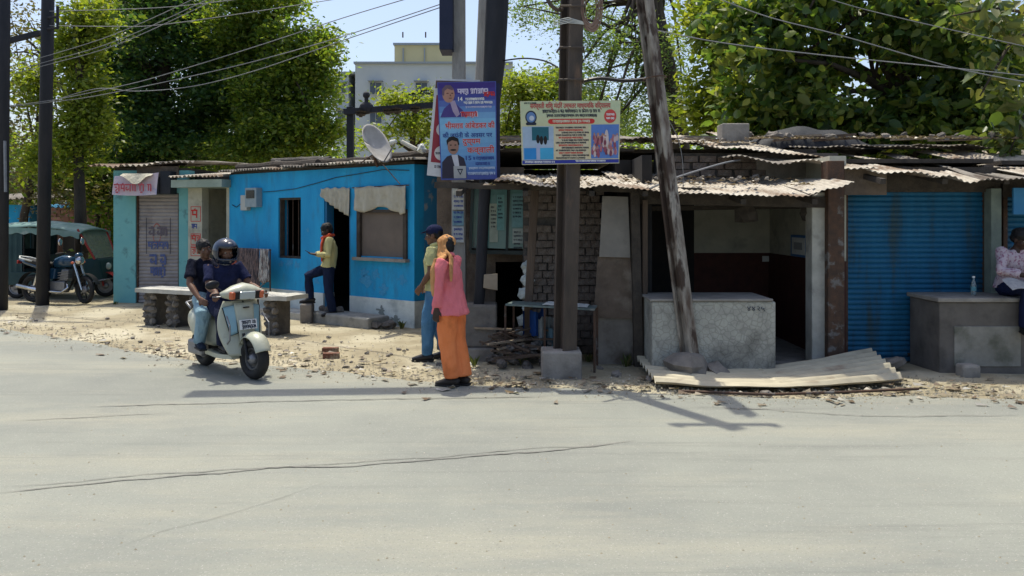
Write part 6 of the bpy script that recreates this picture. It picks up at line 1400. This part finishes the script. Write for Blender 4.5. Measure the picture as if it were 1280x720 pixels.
obj('handlebar', MB().tube([(.26, -.36, 1.02), (.34, -.24, 1.04), (.40, -.08, .97), (.40, .08, .97), (.34, .24, 1.04), (.26, .36, 1.02)], .013, 8), 'blackp', mc, local=True, smooth=True)
for s in (-1, 1):
    obj('grip', MB().tube([(.26, s * .36, 1.02), (.315, s * .27, 1.035)], .02, 8), 'black', mc, local=True); obj('mirror_stem', MB().tube([(.34, s * .22, 1.04), (.30, s * .28, 1.22)], .007, 6), 'blackp', mc, local=True); obj('mirror', MB().ell((.30, s * .29, 1.26), (.02, .055, .075), 12, 8), 'chrome', mc, local=True, smooth=True)
    obj('indicator', MB().ell((.46, s * .15, .84), (.035, .03, .025), 10, 6), 'amber', mc, local=True)
obj('tail_lamp', MB().box(-1.0, -.97, -.06, .06, .80, .87), 'red', mc, local=True, bevel=.01); obj('chain_guard', MB().bar((-.6, .12, .33), (-.05, .12, .37), .03, .08), 'blackp', mc, local=True)
obj('side_stand', MB().bar((-.05, -.1, .28), (-.12, -.28, .0), .02, .02), 'blackp', mc, local=True)

# three-wheeled passenger rickshaw
g1 = G(70, 372); rk = thing('rickshaw', 'dark green three-wheeled rickshaw with pale canvas hood', 'rickshaw', (g1.x + .02, g1.y + .25, 0), rz=math.radians(-4))
def hood(s, t):
    x = -1.18 + 1.92 * s; q = t * 2 - 1; z = 1.62 + .06 * math.sin(PI * s) - .10 * abs(q) ** 3 - .10 * s ** 3; return (x, q * .58, z + .01 * math.sin(s * 18))
rh = obj('hood', MB().slab(hood, 20, 12, (0, 0, -.03)), 'canopy', rk, local=True, smooth=True)
for s in (-1, 1):
    obj('hood_valance', MB().slab(lambda a, b, s=s: (-1.18 + 1.92 * a, s * .585, 1.53 - .10 * a ** 3 - (.12 + .02 * math.sin(a * 40)) * b), 40, 3, (0, s * .01, 0)), 'canopy', rh, local=True)
    obj('side_curtain', MB().slab(lambda a, b, s=s: (-1.16 + .62 * a, s * .57 + .012 * math.sin(a * 30), 1.45 - .95 * b), 20, 6, (0, s * .008, 0)), 'rick', rk, local=True)
    for x in (-.52, .05): obj('roof_post', MB().tube([(x, s * .56, .40), (x, s * .56, 1.52)], .018, 8), 'blackp', rk, local=True)
    obj('windscreen_post', MB().tube([(.98, s * .42, .85), (.66, s * .52, 1.50)], .022, 8), mat('rickshaw_red', (.33, .035, .03), None, rough=.5), rk, local=True)
    obj('side_board', MB().box(-1.1, .15, s * .58 - .012, s * .58 + .012, .30, .58), 'rick', rk, local=True, bevel=.008)
    w_ = wheel(rk, -.72, .25, .10, 'steel', y=s * .50)
    obj('mudguard', MB().slab(lambda a, b, s=s: (-.72 + .30 * math.cos(math.radians(10 + 160 * a)), s * .50 + (b * 2 - 1) * .09, .25 + .30 * math.sin(math.radians(10 + 160 * a))), 14, 4, (0, 0, .01)), 'red', rk, local=True)
obj('back_curtain', MB().slab(lambda a, b: (-1.17 + .02 * math.sin(a * 14), -.55 + 1.1 * a, 1.5 - .9 * b), 14, 6, (-.01, 0, 0)), 'canopy', rk, local=True)
obj('rear_panel', MB().box(-1.24, -1.14, -.56, .56, .28, .62), 'red', rk, local=True, bevel=.02); obj('rear_lamp', MB().box(-1.26, -1.241, -.5, -.36, .45, .55), 'amber', rk, local=True)
obj('floor', MB().box(-1.1, .72, -.52, .52, .25, .30), 'blackp', rk, local=True)
obj('passenger_seat', MB().box(-1.0, -.58, -.5, .5, .302, .62), 'rick', rk, local=True, bevel=.04); obj('seat_back', MB().box(-1.1, -1.0, -.5, .5, .625, 1.05), 'rick', rk, local=True, bevel=.03)
obj('driver_seat', MB().box(.02, .32, -.32, .32, .302, .66), 'black', rk, local=True, bevel=.03); obj('partition', MB().box(-.06, -.02, -.5, .5, .302, .95), 'rick', rk, local=True)
obj('nose', MB().hexa([(.66, -.45, .32), (1.04, -.22, .36), (1.04, .22, .36), (.66, .45, .32)], [(.74, -.44, .86), (1.02, -.34, .86), (1.02, .34, .86), (.74, .44, .86)]), 'rick', rk, local=True, bevel=.05)
obj('windscreen', MB().hexa([(.985, -.38, .87), (.985, .38, .87), (.975, .38, .865), (.975, -.38, .865)], [(.68, -.47, 1.47), (.68, .47, 1.47), (.67, .47, 1.465), (.67, -.47, 1.465)]), mat('windscreen_glass', (.24, .27, .22), None, rough=.1, alpha=.55, spec=.5), rk, local=True)
obj('headlamp', MB().ell((1.04, 0, .68), (.05, .08, .08), 14, 8), 'lens', rk, local=True, smooth=True)
wheel(rk, .98, .25, .10, 'steel', steer=.2); obj('front_mudguard', MB().slab(lambda a, b: (.98 + .30 * math.cos(math.radians(10 + 150 * a)), (b * 2 - 1) * .09, .25 + .30 * math.sin(math.radians(10 + 150 * a))), 14, 4, (0, 0, .008)), 'red', rk, local=True)
for s in (-1, 1): obj('fork_leg', MB().tube([(.98, s * .09, .25), (.86, s * .06, .75)], .02, 8), 'red', rk, local=True)
obj('handlebar', MB().tube([(.62, -.3, .98), (.70, -.15, 1.0), (.76, 0, .95), (.70, .15, 1.0), (.62, .3, .98)], .014, 8), 'blackp', rk, local=True)
obj('front_bumper', MB().tube([(.75, -.42, .34), (1.12, -.25, .40), (1.16, 0, .42), (1.12, .25, .40), (.75, .42, .34)], .018, 8), 'steel', rk, local=True)
# ------------------------------------------------------------------ people (local axes: x forward, y left, z up)
def remesh(name, mb, m, parent, vox=.009, fold=0.0, fs=9.0, smooth=4, stretch=(1, 1, .45)):
    me0 = mesh(name + '_src', mb); o = bpy.data.objects.new('tmp', me0); C.objects.link(o)
    r = o.modifiers.new('r', 'REMESH'); r.mode = 'VOXEL'; r.voxel_size = vox
    s = o.modifiers.new('s', 'SMOOTH'); s.factor = .5; s.iterations = smooth
    bpy.context.view_layer.update()
    me = bpy.data.meshes.new_from_object(o.evaluated_get(bpy.context.evaluated_depsgraph_get())); bpy.data.objects.remove(o); bpy.data.meshes.remove(me0); me.name = name
    if fold:
        n = len(me.vertices); co = np.zeros(n * 3); nr = np.zeros(n * 3); me.vertices.foreach_get('co', co); me.vertices.foreach_get('normal', nr); co = co.reshape(-1, 3); nr = nr.reshape(-1, 3)
        d = np.array([mnoise.noise(Vector((c[0] * fs * stretch[0], c[1] * fs * stretch[1], c[2] * fs * stretch[2]))) + .5 * mnoise.noise(Vector((c[0] * fs * 2.3, c[1] * fs * 2.3, c[2] * fs * 1.3 + 7))) for c in co]); co += nr * (d * fold)[:, None]
        me.vertices.foreach_set('co', co.ravel())
    me.materials.clear(); me.polygons.foreach_set('use_smooth', [True] * len(me.polygons)); me.update()
    return obj(name, me, m, parent, local=True)
def hand(mb, w, d, pn, side, curl=.6, spread=.12):
    """palm, four unequal fingers and a thumb; d points along the hand, pn out of the palm, side to the thumb"""
    w = Vector(w); d = Vector(d).normalized(); pn = Vector(pn); pn = (pn - d * pn.dot(d)).normalized(); s = d.cross(pn) * (1 if side > 0 else -1)
    mb.tube([w - d * .03, w, w + d * .03, w + d * .07, w + d * .092], [(.022, .028), (.020, .028), (.016, .038), (.014, .041), (.010, .036)], 12, ref=pn)
    for i, (o, l) in enumerate(((.030, .070), (.010, .080), (-.011, .074), (-.031, .058))):
        a = w + d * .082 + s * o; dd = (d + s * o * spread * 8).normalized(); p1 = a + dd * l * .45 + pn * l * .18 * curl; p2 = p1 + (dd * (1 - .7 * curl) + pn * curl).normalized() * l * .35; p3 = p2 + (dd * (1 - 1.5 * curl) + pn * curl * 1.2).normalized() * l * .28
        mb.tube([a - dd * .015, a, p1, p2, p3], [.009, .0095, .009, .008, .006], 8)
    t0 = w + d * .025 + s * .03; t1 = t0 + (d * .7 + s * .7).normalized() * .035; t2 = t1 + (d * .9 + s * .15 + pn * .5 * curl).normalized() * .03; mb.tube([t0 - s * .012, t0, t1, t2], [.012, .013, .011, .008], 8)
def head_shape(mb, hc, hd_, up, sc=1.0):
    hc = Vector(hc); f = Vector(hd_).normalized(); u = Vector(up); u = (u - f * u.dot(f)).normalized(); l = u.cross(f); rot = Matrix((f, l, u)).transposed()
    g = lambda x, y, z: hc + (f * x + l * y + u * z) * sc
    q = lambda *r: tuple(v * sc for v in r)
    mb.ell(g(-.012, 0, .025), q(.096, .075, .085), 18, 12, rot); mb.ell(g(.022, 0, -.035), q(.068, .060, .085), 16, 10, rot); mb.ell(g(.062, 0, -.092), q(.026, .032, .022), 12, 8, rot)
    mb.tube([g(.082, 0, .015), g(.096, 0, -.018), g(.108, 0, -.036), g(.088, 0, -.044)], [.009 * sc, .011 * sc, .014 * sc, .012 * sc], 8)
    mb.ell(g(.083, 0, -.066), q(.012, .024, .010), 10, 6, rot); mb.tube([g(.072, -.045, .022), g(.086, 0, .026), g(.072, .045, .022)], .011 * sc, 8)
    for s in (-1, 1): mb.ell(g(-.005, s * .076, -.015), q(.022, .010, .034), 10, 8, rot); mb.ell(g(.06, s * .042, -.03), q(.022, .022, .022), 10, 6, rot)
    return g, rot
STAND = dict(pelvis=(0, 0, .90), waist=(0, 0, 1.04), chest=(.01, 0, 1.22), neck=(-.005, 0, 1.41), head=(.02, 0, 1.535), face=(1, 0, 0),
             shL=(0, .175, 1.355), elL=(-.03, .235, 1.09), wrL=(.04, .24, .86), shR=(0, -.175, 1.355), elR=(-.03, -.235, 1.09), wrR=(.04, -.24, .86),
             hipL=(0, .085, .86), knL=(.02, .095, .47), anL=(-.02, .10, .09), hipR=(0, -.085, .86), knR=(.02, -.095, .47), anR=(-.02, -.10, .09), toeL=(1, .15, 0), toeR=(1, -.15, 0),
             handL=None, handR=None, palmL=(0, -1, 0), palmR=(0, 1, 0), curl=.5)
def human(name, label, loc, yaw, pose, skin, parts, scale=1.0, group=None, bare_feet=False):
    J = dict(STAND); J.update(pose); V = {k: (Vector(v) if isinstance(v, tuple) else v) for k, v in J.items()}
    t = thing(name, label, 'person', loc, group, rz=yaw); t.scale = (scale,) * 3
    b = MB(); side = Vector((0, 1, 0)); sl = (V['shL'] - V['shR']).normalized()
    b.tube([V['pelvis'] - Vector((0, 0, .08)), V['pelvis'], V['waist'], V['chest'], V['chest'].lerp(V['neck'], .55), V['neck']], [(.13, .09), (.155, .10), (.13, .09), (.15, .105), (.15, .085), (.06, .055)], 18, ref=sl)
    up = (V['head'] - V['neck']).normalized(); b.tube([V['neck'] - up * .04, V['neck'] + up * .02, V['head'] - up * .05], [.058, .052, .05], 12)
    g, rot = head_shape(b, V['head'], V['face'], up)
    for S in 'LR':
        sh, e, w = V['sh' + S], V['el' + S], V['wr' + S]; b.tube([sh.lerp(V['chest'], .3), sh, sh.lerp(e, .45), e, e.lerp(w, .35), w], [.055, .055, .046, .038, .040, .026], 12)
        dd = Vector(J['hand' + S]) if J['hand' + S] else (w - e); hand(b, w, dd, V['palm' + S], (1 if S == 'L' else -1), J['curl'])
        h, k, a = V['hip' + S], V['kn' + S], V['an' + S]; b.tube([h.lerp(V['pelvis'], .3), h, h.lerp(k, .5), k, k.lerp(a, .35), a.lerp(k, .1), a], [.085, .088, .074, .055, .056, .040, .038], 14)
        td = V['toe' + S].normalized(); b.tube([a - td * .06 - Vector((0, 0, .05)), a - td * .02 - Vector((0, 0, .04)), a + td * .06 - Vector((0, 0, .05)), a + td * .13 - Vector((0, 0, .065)), a + td * .17 - Vector((0, 0, .07))], [(.035, .03), (.045, .034), (.035, .04), (.022, .044), (.014, .034)], 12, ref=(0, 0, 1))
    remesh('body', b, skin, t, .0075, smooth=3)
    for S in (-1, 1):
        eo = obj('eye', MB().ell(g(.072, S * .031, .004), .0115, 10, 7), mat('eye_white', (.34, .31, .28), None, rough=.4), t, local=True, smooth=True); obj('iris', MB().ell(g(.0795, S * .031, .003), .0065, 8, 6), 'hair', eo, local=True, smooth=True)
    for fn in parts: fn(t, V, J, g, rot, sl)
    return t
def shirt(m, sleeve=.5, hem=-.02, loose=1.12, name='shirt', collar=None, hemr=(.17, .12)):
    def f(t, V, J, g, rot, sl):
        b = MB(); P0, W_, Cc, N = V['pelvis'], V['waist'], V['chest'], V['neck']; dn = (P0 - W_).normalized(); L = loose
        b.tube([P0 + dn * (-hem), P0 + dn * (-hem - .03), W_, Cc, Cc.lerp(N, .5), Cc.lerp(N, .82), N], [(hemr[0] * L, hemr[1] * L), (hemr[0] * .99 * L, hemr[1] * .98 * L), (.152 * L, .112 * L), (.168 * L, .122 * L), (.165 * L, .10 * L), (.11, .075), (.068, .064)], 20, ref=sl)
        for S in 'LR':
            sh, e, w = V['sh' + S], V['el' + S], V['wr' + S]; pts = [sh.lerp(Cc, .35), sh, sh.lerp(e, .5)]; r = [.068, .070, .062]
            if sleeve <= .5: pts.append(sh.lerp(e, .72)); r.append(.066)
            else: pts += [e, e.lerp(w, .5), e.lerp(w, sleeve)]; r += [.054, .050, .042]
            b.tube(pts, r, 14)
        o = remesh(name, b, m, t, .0095, fold=.019, fs=8, smooth=3)
        if collar:
            c = MB(); upv = (V['head'] - N).normalized(); c.torus(N + upv * .012, upv, .066, .016, 20, 8, 1.4); obj('collar', c, collar, o, local=True, smooth=True)
    return f
def trousers(m, wide=(.10, .085, .066, .064), length=1.0, name='trousers'):
    def f(t, V, J, g, rot, sl):
        b = MB(); P0 = V['pelvis']; b.tube([V['waist'].lerp(P0, .55), P0, P0 - Vector((0, 0, .06))], [(.150, .108), (.172, .122), (.165, .12)], 18, ref=sl)
        for S in 'LR':
            h, k, a = V['hip' + S], V['kn' + S], V['an' + S]; e = k.lerp(a, length); b.tube([h.lerp(P0, .35), h, h.lerp(k, .5), k, k.lerp(e, .5), e, e + (e - k).normalized() * .01], [wide[0], wide[0], (wide[0] + wide[1]) / 2, wide[1], (wide[1] + wide[2]) / 2, wide[2], wide[3]], 16)
        remesh(name, b, m, t, .0095, fold=.016, fs=7, smooth=3)
    return f
def shoes(m, sole='black', name='shoe'):
    def f(t, V, J, g, rot, sl):
        for S in 'LR':
            a = V['an' + S]; td = V['toe' + S].normalized(); z = Vector((0, 0, 1)); b = MB()
            b.tube([a - td * .075 - z * .05, a - td * .04 - z * .035, a + td * .05 - z * .04, a + td * .13 - z * .055, a + td * .19 - z * .065], [(.034, .036), (.050, .042), (.044, .046), (.030, .050), (.016, .036)], 12, ref=z)
            so = remesh(name, b, m, t, .009, smooth=3); obj('sole', MB().obox(a + td * .055 - z * .081, td, z.cross(td), z, .135, .045, .011), sole, so, local=True, bevel=.008)
    return f
def hair(m='hair', full=True):
    def f(t, V, J, g, rot, sl):
        b = MB(); b.ell(g(-.018, 0, .038), (.105, .084, .09), 18, 12, rot); b.ell(g(-.06, 0, -.01), (.058, .072, .07), 14, 10, rot)
        remesh('hair', b, m, t, .009, fold=.008, fs=30, smooth=1, stretch=(1, 1, 1))
    return f
def helmet(mshell, visor=True):
    def f(t, V, J, g, rot, sl):
        b = MB(); n, m_ = 30, 18; k = 0
        def sh(s, q, rr=1.0):
            a = 2 * PI * s; ph = PI * (.5 - .84 * q); x = math.cos(ph) * math.cos(a); y = math.cos(ph) * math.sin(a); z = math.sin(ph); return g(-.005 + .152 * rr * x, .132 * rr * y, .01 + .148 * rr * z)
        hb = MB(); pts = {}
        for i in range(n):
            for j in range(m_):
                a = 2 * PI * (i + .5) / n; q0 = (j + .5) / m_; ph = PI * (.5 - .84 * q0)
                front = math.cos(a) > .55 and -.42 < math.sin(ph) < .34
                if front: continue
                vs_ = []
                for di, dj in ((0, 0), (1, 0), (1, 1), (0, 1)):
                    key = ((i + di) % n, j + dj)
                    if key not in pts: pts[key] = len(hb.v); hb.v.append(tuple(sh(key[0] / n, key[1] / m_)))
                    vs_.append(pts[key])
                hb.f.append(tuple(vs_))
        ho = obj('helmet', hb, mshell, t, local=True, smooth=True, solid=.02)
        for s in (-1, 1):
            obj('visor_pivot', MB().ell(g(.04, s * .132, .02), (.022, .012, .022), 10, 6, rot), 'steel', ho, local=True)
        if visor:   # raised visor
            vb = MB().slab(lambda s, q: g(-.005 + .158 * math.cos((s - .5) * 2.3) * math.cos(.35 + .55 * q), .138 * math.sin((s - .5) * 2.3) * math.cos(.35 + .55 * q), .01 + .155 * math.sin(.35 + .55 * q)), 18, 6, rot @ Vector((.004, 0, .003))); obj('visor', vb, mat('visor_smoke', (.05, .06, .07), None, rough=.08, spec=.7), ho, local=True, smooth=True)
        obj('vent', MB().ell(g(.10, 0, .115), (.03, .04, .02), 10, 6, rot), 'steel', ho, local=True, smooth=True)
    return f
def wrap(m, pts_fn, name, r):
    def f(t, V, J, g, rot, sl): b = MB(); [b.tube(p, rr, 12, ref=ref) for p, rr, ref in pts_fn(V, g)]; remesh(name, b, m, t, .0095, fold=.009, fs=14, smooth=3)
    return f

pink = cloth('pink_cotton', (.74, .20, .22), (.64, .16, .18), 5, .4); orange = cloth('orange_cotton', (.82, .25, .09), (.72, .20, .065), 5, .4); peach = mat('peach_scarf', (.58, .31, .13), (.46, .22, .085), 22, .92, bump=.9, bscale=20, spec=.12, stretch=(1, 1, .4), bdist=.03, c3=(.30, .13, .06), s3=7, t3=(.57, .68))
navy = cloth('navy_cotton', (.012, .016, .05), (.018, .022, .06)); denim = cloth('blue_denim', (.055, .15, .27), (.09, .21, .34), 6); yellow = cloth('pale_yellow_cotton', (.52, .50, .24), (.44, .42, .2), 6); palejean = cloth('pale_denim', (.20, .32, .38), (.28, .40, .45), 5)

# --- man in pink, seen from behind, facing left and away
def pink_wrap(V, g):
    L = V['shL']
    return [([g(.055, 0, .06), g(.02, 0, .055), g(-.03, 0, .045), g(-.075, 0, .03), g(-.10, 0, .02)], [(.055, .070), (.080, .092), (.088, .100), (.075, .090), (.035, .05)], (0, 0, 1)),
            ([g(-.035, .055, .03), g(-.035, .075, -.03), g(-.03, .09, -.085), L + Vector((.0, -.03, .05)), L + Vector((.03, .02, .03)), L + Vector((.058, .05, -.09)), L + Vector((.062, .06, -.20)), L + Vector((.058, .065, -.30)), L + Vector((.052, .065, -.36))], [(.035, .055), (.024, .05), (.022, .048), (.022, .055), (.020, .058), (.017, .055), (.014, .05), (.012, .045), (.008, .03)], (0, 1, 0)),
            ([g(-.07, .045, .0), g(-.085, .05, -.06), V['neck'] + Vector((-.075, .075, .0)), L + Vector((-.09, -.03, -.03)), L + Vector((-.10, -.01, -.12)), L + Vector((-.105, .0, -.2))], [(.022, .05), (.02, .05), (.02, .05), (.018, .045), (.014, .04), (.008, .025)], (1, 0, 0))]
p = G(563, 481, .016)
human('person', 'person in pink shirt and orange trousers with peach scarf over the head', (p.x, p.y, .016), math.atan2(.35, -.94),
      dict(head=(.075, -.03, 1.50), face=(1, -.55, -.12), neck=(.03, 0, 1.385), chest=(.02, 0, 1.21), shL=(.02, .175, 1.335), shR=(.02, -.175, 1.345), elL=(.03, .23, 1.08), wrL=(.05, .24, .85), elR=(.06, -.22, 1.1), wrR=(.18, -.19, .92), anL=(-.05, .055, .09), knL=(.0, .07, .47), anR=(-.13, -.05, .09), knR=(-.05, -.07, .47), toeL=(1, .1, 0), toeR=(1, -.1, 0)), M['skin_dark'],
      [trousers(orange, (.12, .105, .088, .085), .96), shirt(pink, .93, -.13, 1.13, collar=pink, hemr=(.215, .175)), hair(), wrap(peach, pink_wrap, 'head_scarf', 0), shoes(mat('sandal', (.03, .024, .02), None, rough=.6), name='sandal')], scale=.955)
# --- man behind in yellow shirt and jeans with dark cap
def cap_fn(t, V, J, g, rot, sl):
    b = MB(); b.ell(g(-.015, 0, .05), (.108, .090, .082), 18, 12, rot); co_ = remesh('cap', b, navy, t, .009, smooth=3); obj('peak', MB().slab(lambda s, q: g(.07 + .085 * q - .02 * (s * 2 - 1) ** 2, (s * 2 - 1) * .075, .055 - .02 * q), 10, 5, rot @ Vector((0, 0, .008))), navy, co_, local=True, smooth=True)
p = G(545, 450)
human('person', 'person in pale yellow shirt, blue jeans and dark cap standing behind the pink shirt', (p.x, p.y, .0), math.atan2(.2, -.98),
      dict(head=(.03, 0, 1.535), face=(1, .1, -.1), elL=(.0, .235, 1.09), wrL=(.13, .18, .92), elR=(.0, -.235, 1.1), wrR=(.13, -.18, .93), anL=(.08, .10, .09), knL=(.07, .1, .47), anR=(-.08, -.1, .09), toeL=(1, .1, 0)), M['skin'],
      [trousers(denim), shirt(yellow, .35, -.04, 1.15, collar=yellow), hair(), cap_fn, shoes('blackp')], scale=1.0)
# --- man in the doorway with one foot on a stone, looking at a phone
dw = BW.p(BW.u(434), 0, .40); yawd = math.atan2(-.25, -.97)
def red_scarf(V, g):
    n = V['neck']; return [([n + Vector((.07, -.06, .0)), n + Vector((-.0, -.10, .035)), n + Vector((-.085, 0, .03)), n + Vector((-.0, .10, .035)), n + Vector((.07, .06, .0)), n + Vector((.10, .0, -.03)), n + Vector((.07, -.06, .0))], [(.028, .034)] * 7, (0, 0, 1)), ([n + Vector((.09, .05, -.02)), n + Vector((.12, .085, -.12)), n + Vector((.125, .09, -.28)), n + Vector((.115, .09, -.42))], [(.022, .055), (.022, .07), (.018, .07), (.012, .06)], (1, 0, 0))]
dz = .10
ST = dict(pelvis=(.0, 0, .86), waist=(-.02, 0, 1.0), chest=(-.02, 0, 1.17), neck=(-.0, 0, 1.36), head=(.035, 0, 1.475), face=(1, .12, -.45), shL=(-.01, .17, 1.31), shR=(-.01, -.17, 1.31), elL=(.0, .235, 1.06), wrL=(.20, .13, 1.06), elR=(.02, -.235, 1.06), wrR=(.22, -.10, 1.06), handL=(1, -.35, .1), handR=(1, .35, .1), palmL=(0, -.3, 1), palmR=(0, .3, 1),
          hipL=(.0, .085, .82), knL=(.0, .10, .44), anL=(-.06, .11, .09), hipR=(.0, -.085, .82), knR=(.34, -.10, .68), anR=(.30, -.10, .30), toeL=(1, .2, 0), toeR=(1, -.1, 0))
human('person', 'person in pale yellow shirt and orange scarf resting one foot up at the blue doorway', (dw.x, dw.y, .115), yawd, ST, M['skin_dark'],
      [trousers(cloth('navy_trouser', (.014, .022, .055))), shirt(cloth('straw_cotton', (.55, .50, .24), (.46, .42, .2), 6), .95, -.03, 1.12), wrap(cloth('orange_scarf', (.62, .10, .045)), red_scarf, 'scarf', 0), hair(), shoes('blackp')], scale=.965)
Mx = Matrix.Translation((dw.x, dw.y, .115)) @ Matrix.Rotation(yawd, 4, 'Z') @ Matrix.Scale(.965, 4)
ph = Mx @ Vector((.34, .03, 1.10)); solo('mobile_phone', MB().obox(ph, Mx.to_3x3() @ Vector((.8, 0, .5)), Mx.to_3x3() @ Vector((0, 1, 0)), Mx.to_3x3() @ Vector((-.5, 0, .8)), .065, .034, .005), 'blackp', 'dark mobile phone held in both hands at the blue doorway', 'phone')
ft = Mx @ Vector((.36, -.10, .0)); solo('foot_rest_stone', MB().box(ft.x - .10, ft.x + .10, ft.y - .10, ft.y + .12, -.02, .115 + .965 * .205), 'stone', 'small upright stone under the raised foot at the blue doorway', 'stone', bevel=.03)

# --- scooter rider and passenger (placed in the scooter's axes)
def on_scooter(x, z): q = Matrix.Rotation(SY, 3, 'Z') @ Vector((x, 0, 0)); return (ctr.x + q.x, ctr.y + q.y, z + .016)
RD = dict(pelvis=(-.20, 0, .83), waist=(-.19, 0, .96), chest=(-.14, 0, 1.13), neck=(-.12, 0, 1.30), head=(-.085, 0, 1.425), face=(1, -.05, -.08), shL=(-.13, .18, 1.25), shR=(-.13, -.18, 1.25), elL=(.02, .26, 1.03), elR=(.02, -.26, 1.03), wrL=(.225, .275, .99), wrR=(.225, -.275, .99), handL=(.7, .35, -.4), handR=(.7, -.35, -.4), palmL=(.3, 0, -1), palmR=(.3, 0, -1), curl=.9,
          hipL=(-.16, .09, .80), knL=(.20, .17, .70), anL=(.12, .13, .37), hipR=(-.16, -.09, .80), knR=(.20, -.17, .70), anR=(.12, -.13, .37), toeL=(1, .15, 0), toeR=(1, -.15, 0))
human('person', 'person in navy shirt and dark full helmet steering the scooter', on_scooter(0, 0), SY, RD, M['skin'], [trousers(cloth('rider_navy', (.018, .022, .05)), (.105, .09, .07, .068)), shirt(navy, .4, -.02, 1.12, collar=cloth('white_trim', (.4, .42, .45))), helmet(mat('helmet_navy', (.012, .02, .04), None, rough=.15, spec=.7)), shoes('blackp')], scale=.94)
PS = dict(pelvis=(-.56, 0, .87), waist=(-.56, 0, 1.0), chest=(-.53, -.03, 1.17), neck=(-.52, -.05, 1.34), head=(-.49, -.075, 1.46), face=(1, -.1, -.1), shL=(-.53, .15, 1.29), shR=(-.53, -.21, 1.29), elL=(-.40, .26, 1.06), elR=(-.42, -.29, 1.05), wrL=(-.26, .18, .90), wrR=(-.22, -.26, .88), palmL=(0, -1, -.2), palmR=(0, 1, -.3), handR=(1, .1, -.4),
          hipL=(-.52, .10, .84), knL=(-.14, .25, .70), anL=(-.24, .24, .37), hipR=(-.52, -.10, .84), knR=(-.14, -.25, .70), anR=(-.24, -.25, .37), toeL=(1, .2, 0), toeR=(1, -.2, 0))
human('person', 'person in dark tee and pale jeans riding pillion on the scooter', on_scooter(0, 0), SY, PS, M['skin'], [trousers(palejean, (.105, .088, .072, .070)), shirt(cloth('tee_dark', (.012, .014, .028)), .4, -.02, 1.1), hair(), shoes(cloth('sneaker', (.02, .03, .05)))], scale=.94)
# --- person sitting on the counter at the right
SI = dict(pelvis=(0, 0, .10), waist=(.03, 0, .24), chest=(.08, 0, .41), neck=(.13, 0, .57), head=(.18, 0, .68), face=(1, .3, -.5), shL=(.10, .18, .53), shR=(.10, -.18, .53), elL=(.20, .27, .30), elR=(.20, -.27, .30), wrL=(.40, .12, .26), wrR=(.40, -.10, .26), handL=(1, -.5, 0), handR=(1, .5, 0),
          hipL=(.02, .09, .09), knL=(.44, .14, .10), anL=(.42, .14, -.32), hipR=(.02, -.09, .09), knR=(.44, -.12, .10), anR=(.40, -.12, -.32), toeL=(1, .2, -.2), toeR=(1, -.2, -.2))
human('person', 'person in pale patterned shirt sitting on the counter before the blue shutters', (X(1262, 9.3), 9.30, .85), math.atan2(-.85, .1), SI, M['skin_dark'],
      [trousers(cloth('sit_navy', (.015, .02, .06))), shirt(mat('printed_cotton', (.46, .38, .42), (.24, .10, .16), 34, .9, bump=.3, f=(.5, .62)), .75, -.02, 1.14, collar=None), hair(), shoes('blackp')], scale=.97)
solo('newspaper', MB().slab(lambda s, q: Vector((X(1268, 8.9) - .12 + .3 * s, 8.94 - .2 * q, 1.06 - .10 * q + .02 * math.sin(s * 5))), 10, 6, (0, 0, -.004)), mat('news_grey', (.36, .36, .36), (.26, .26, .27), 30, .9), 'folded paper on the knees of the person on the counter', 'paper')
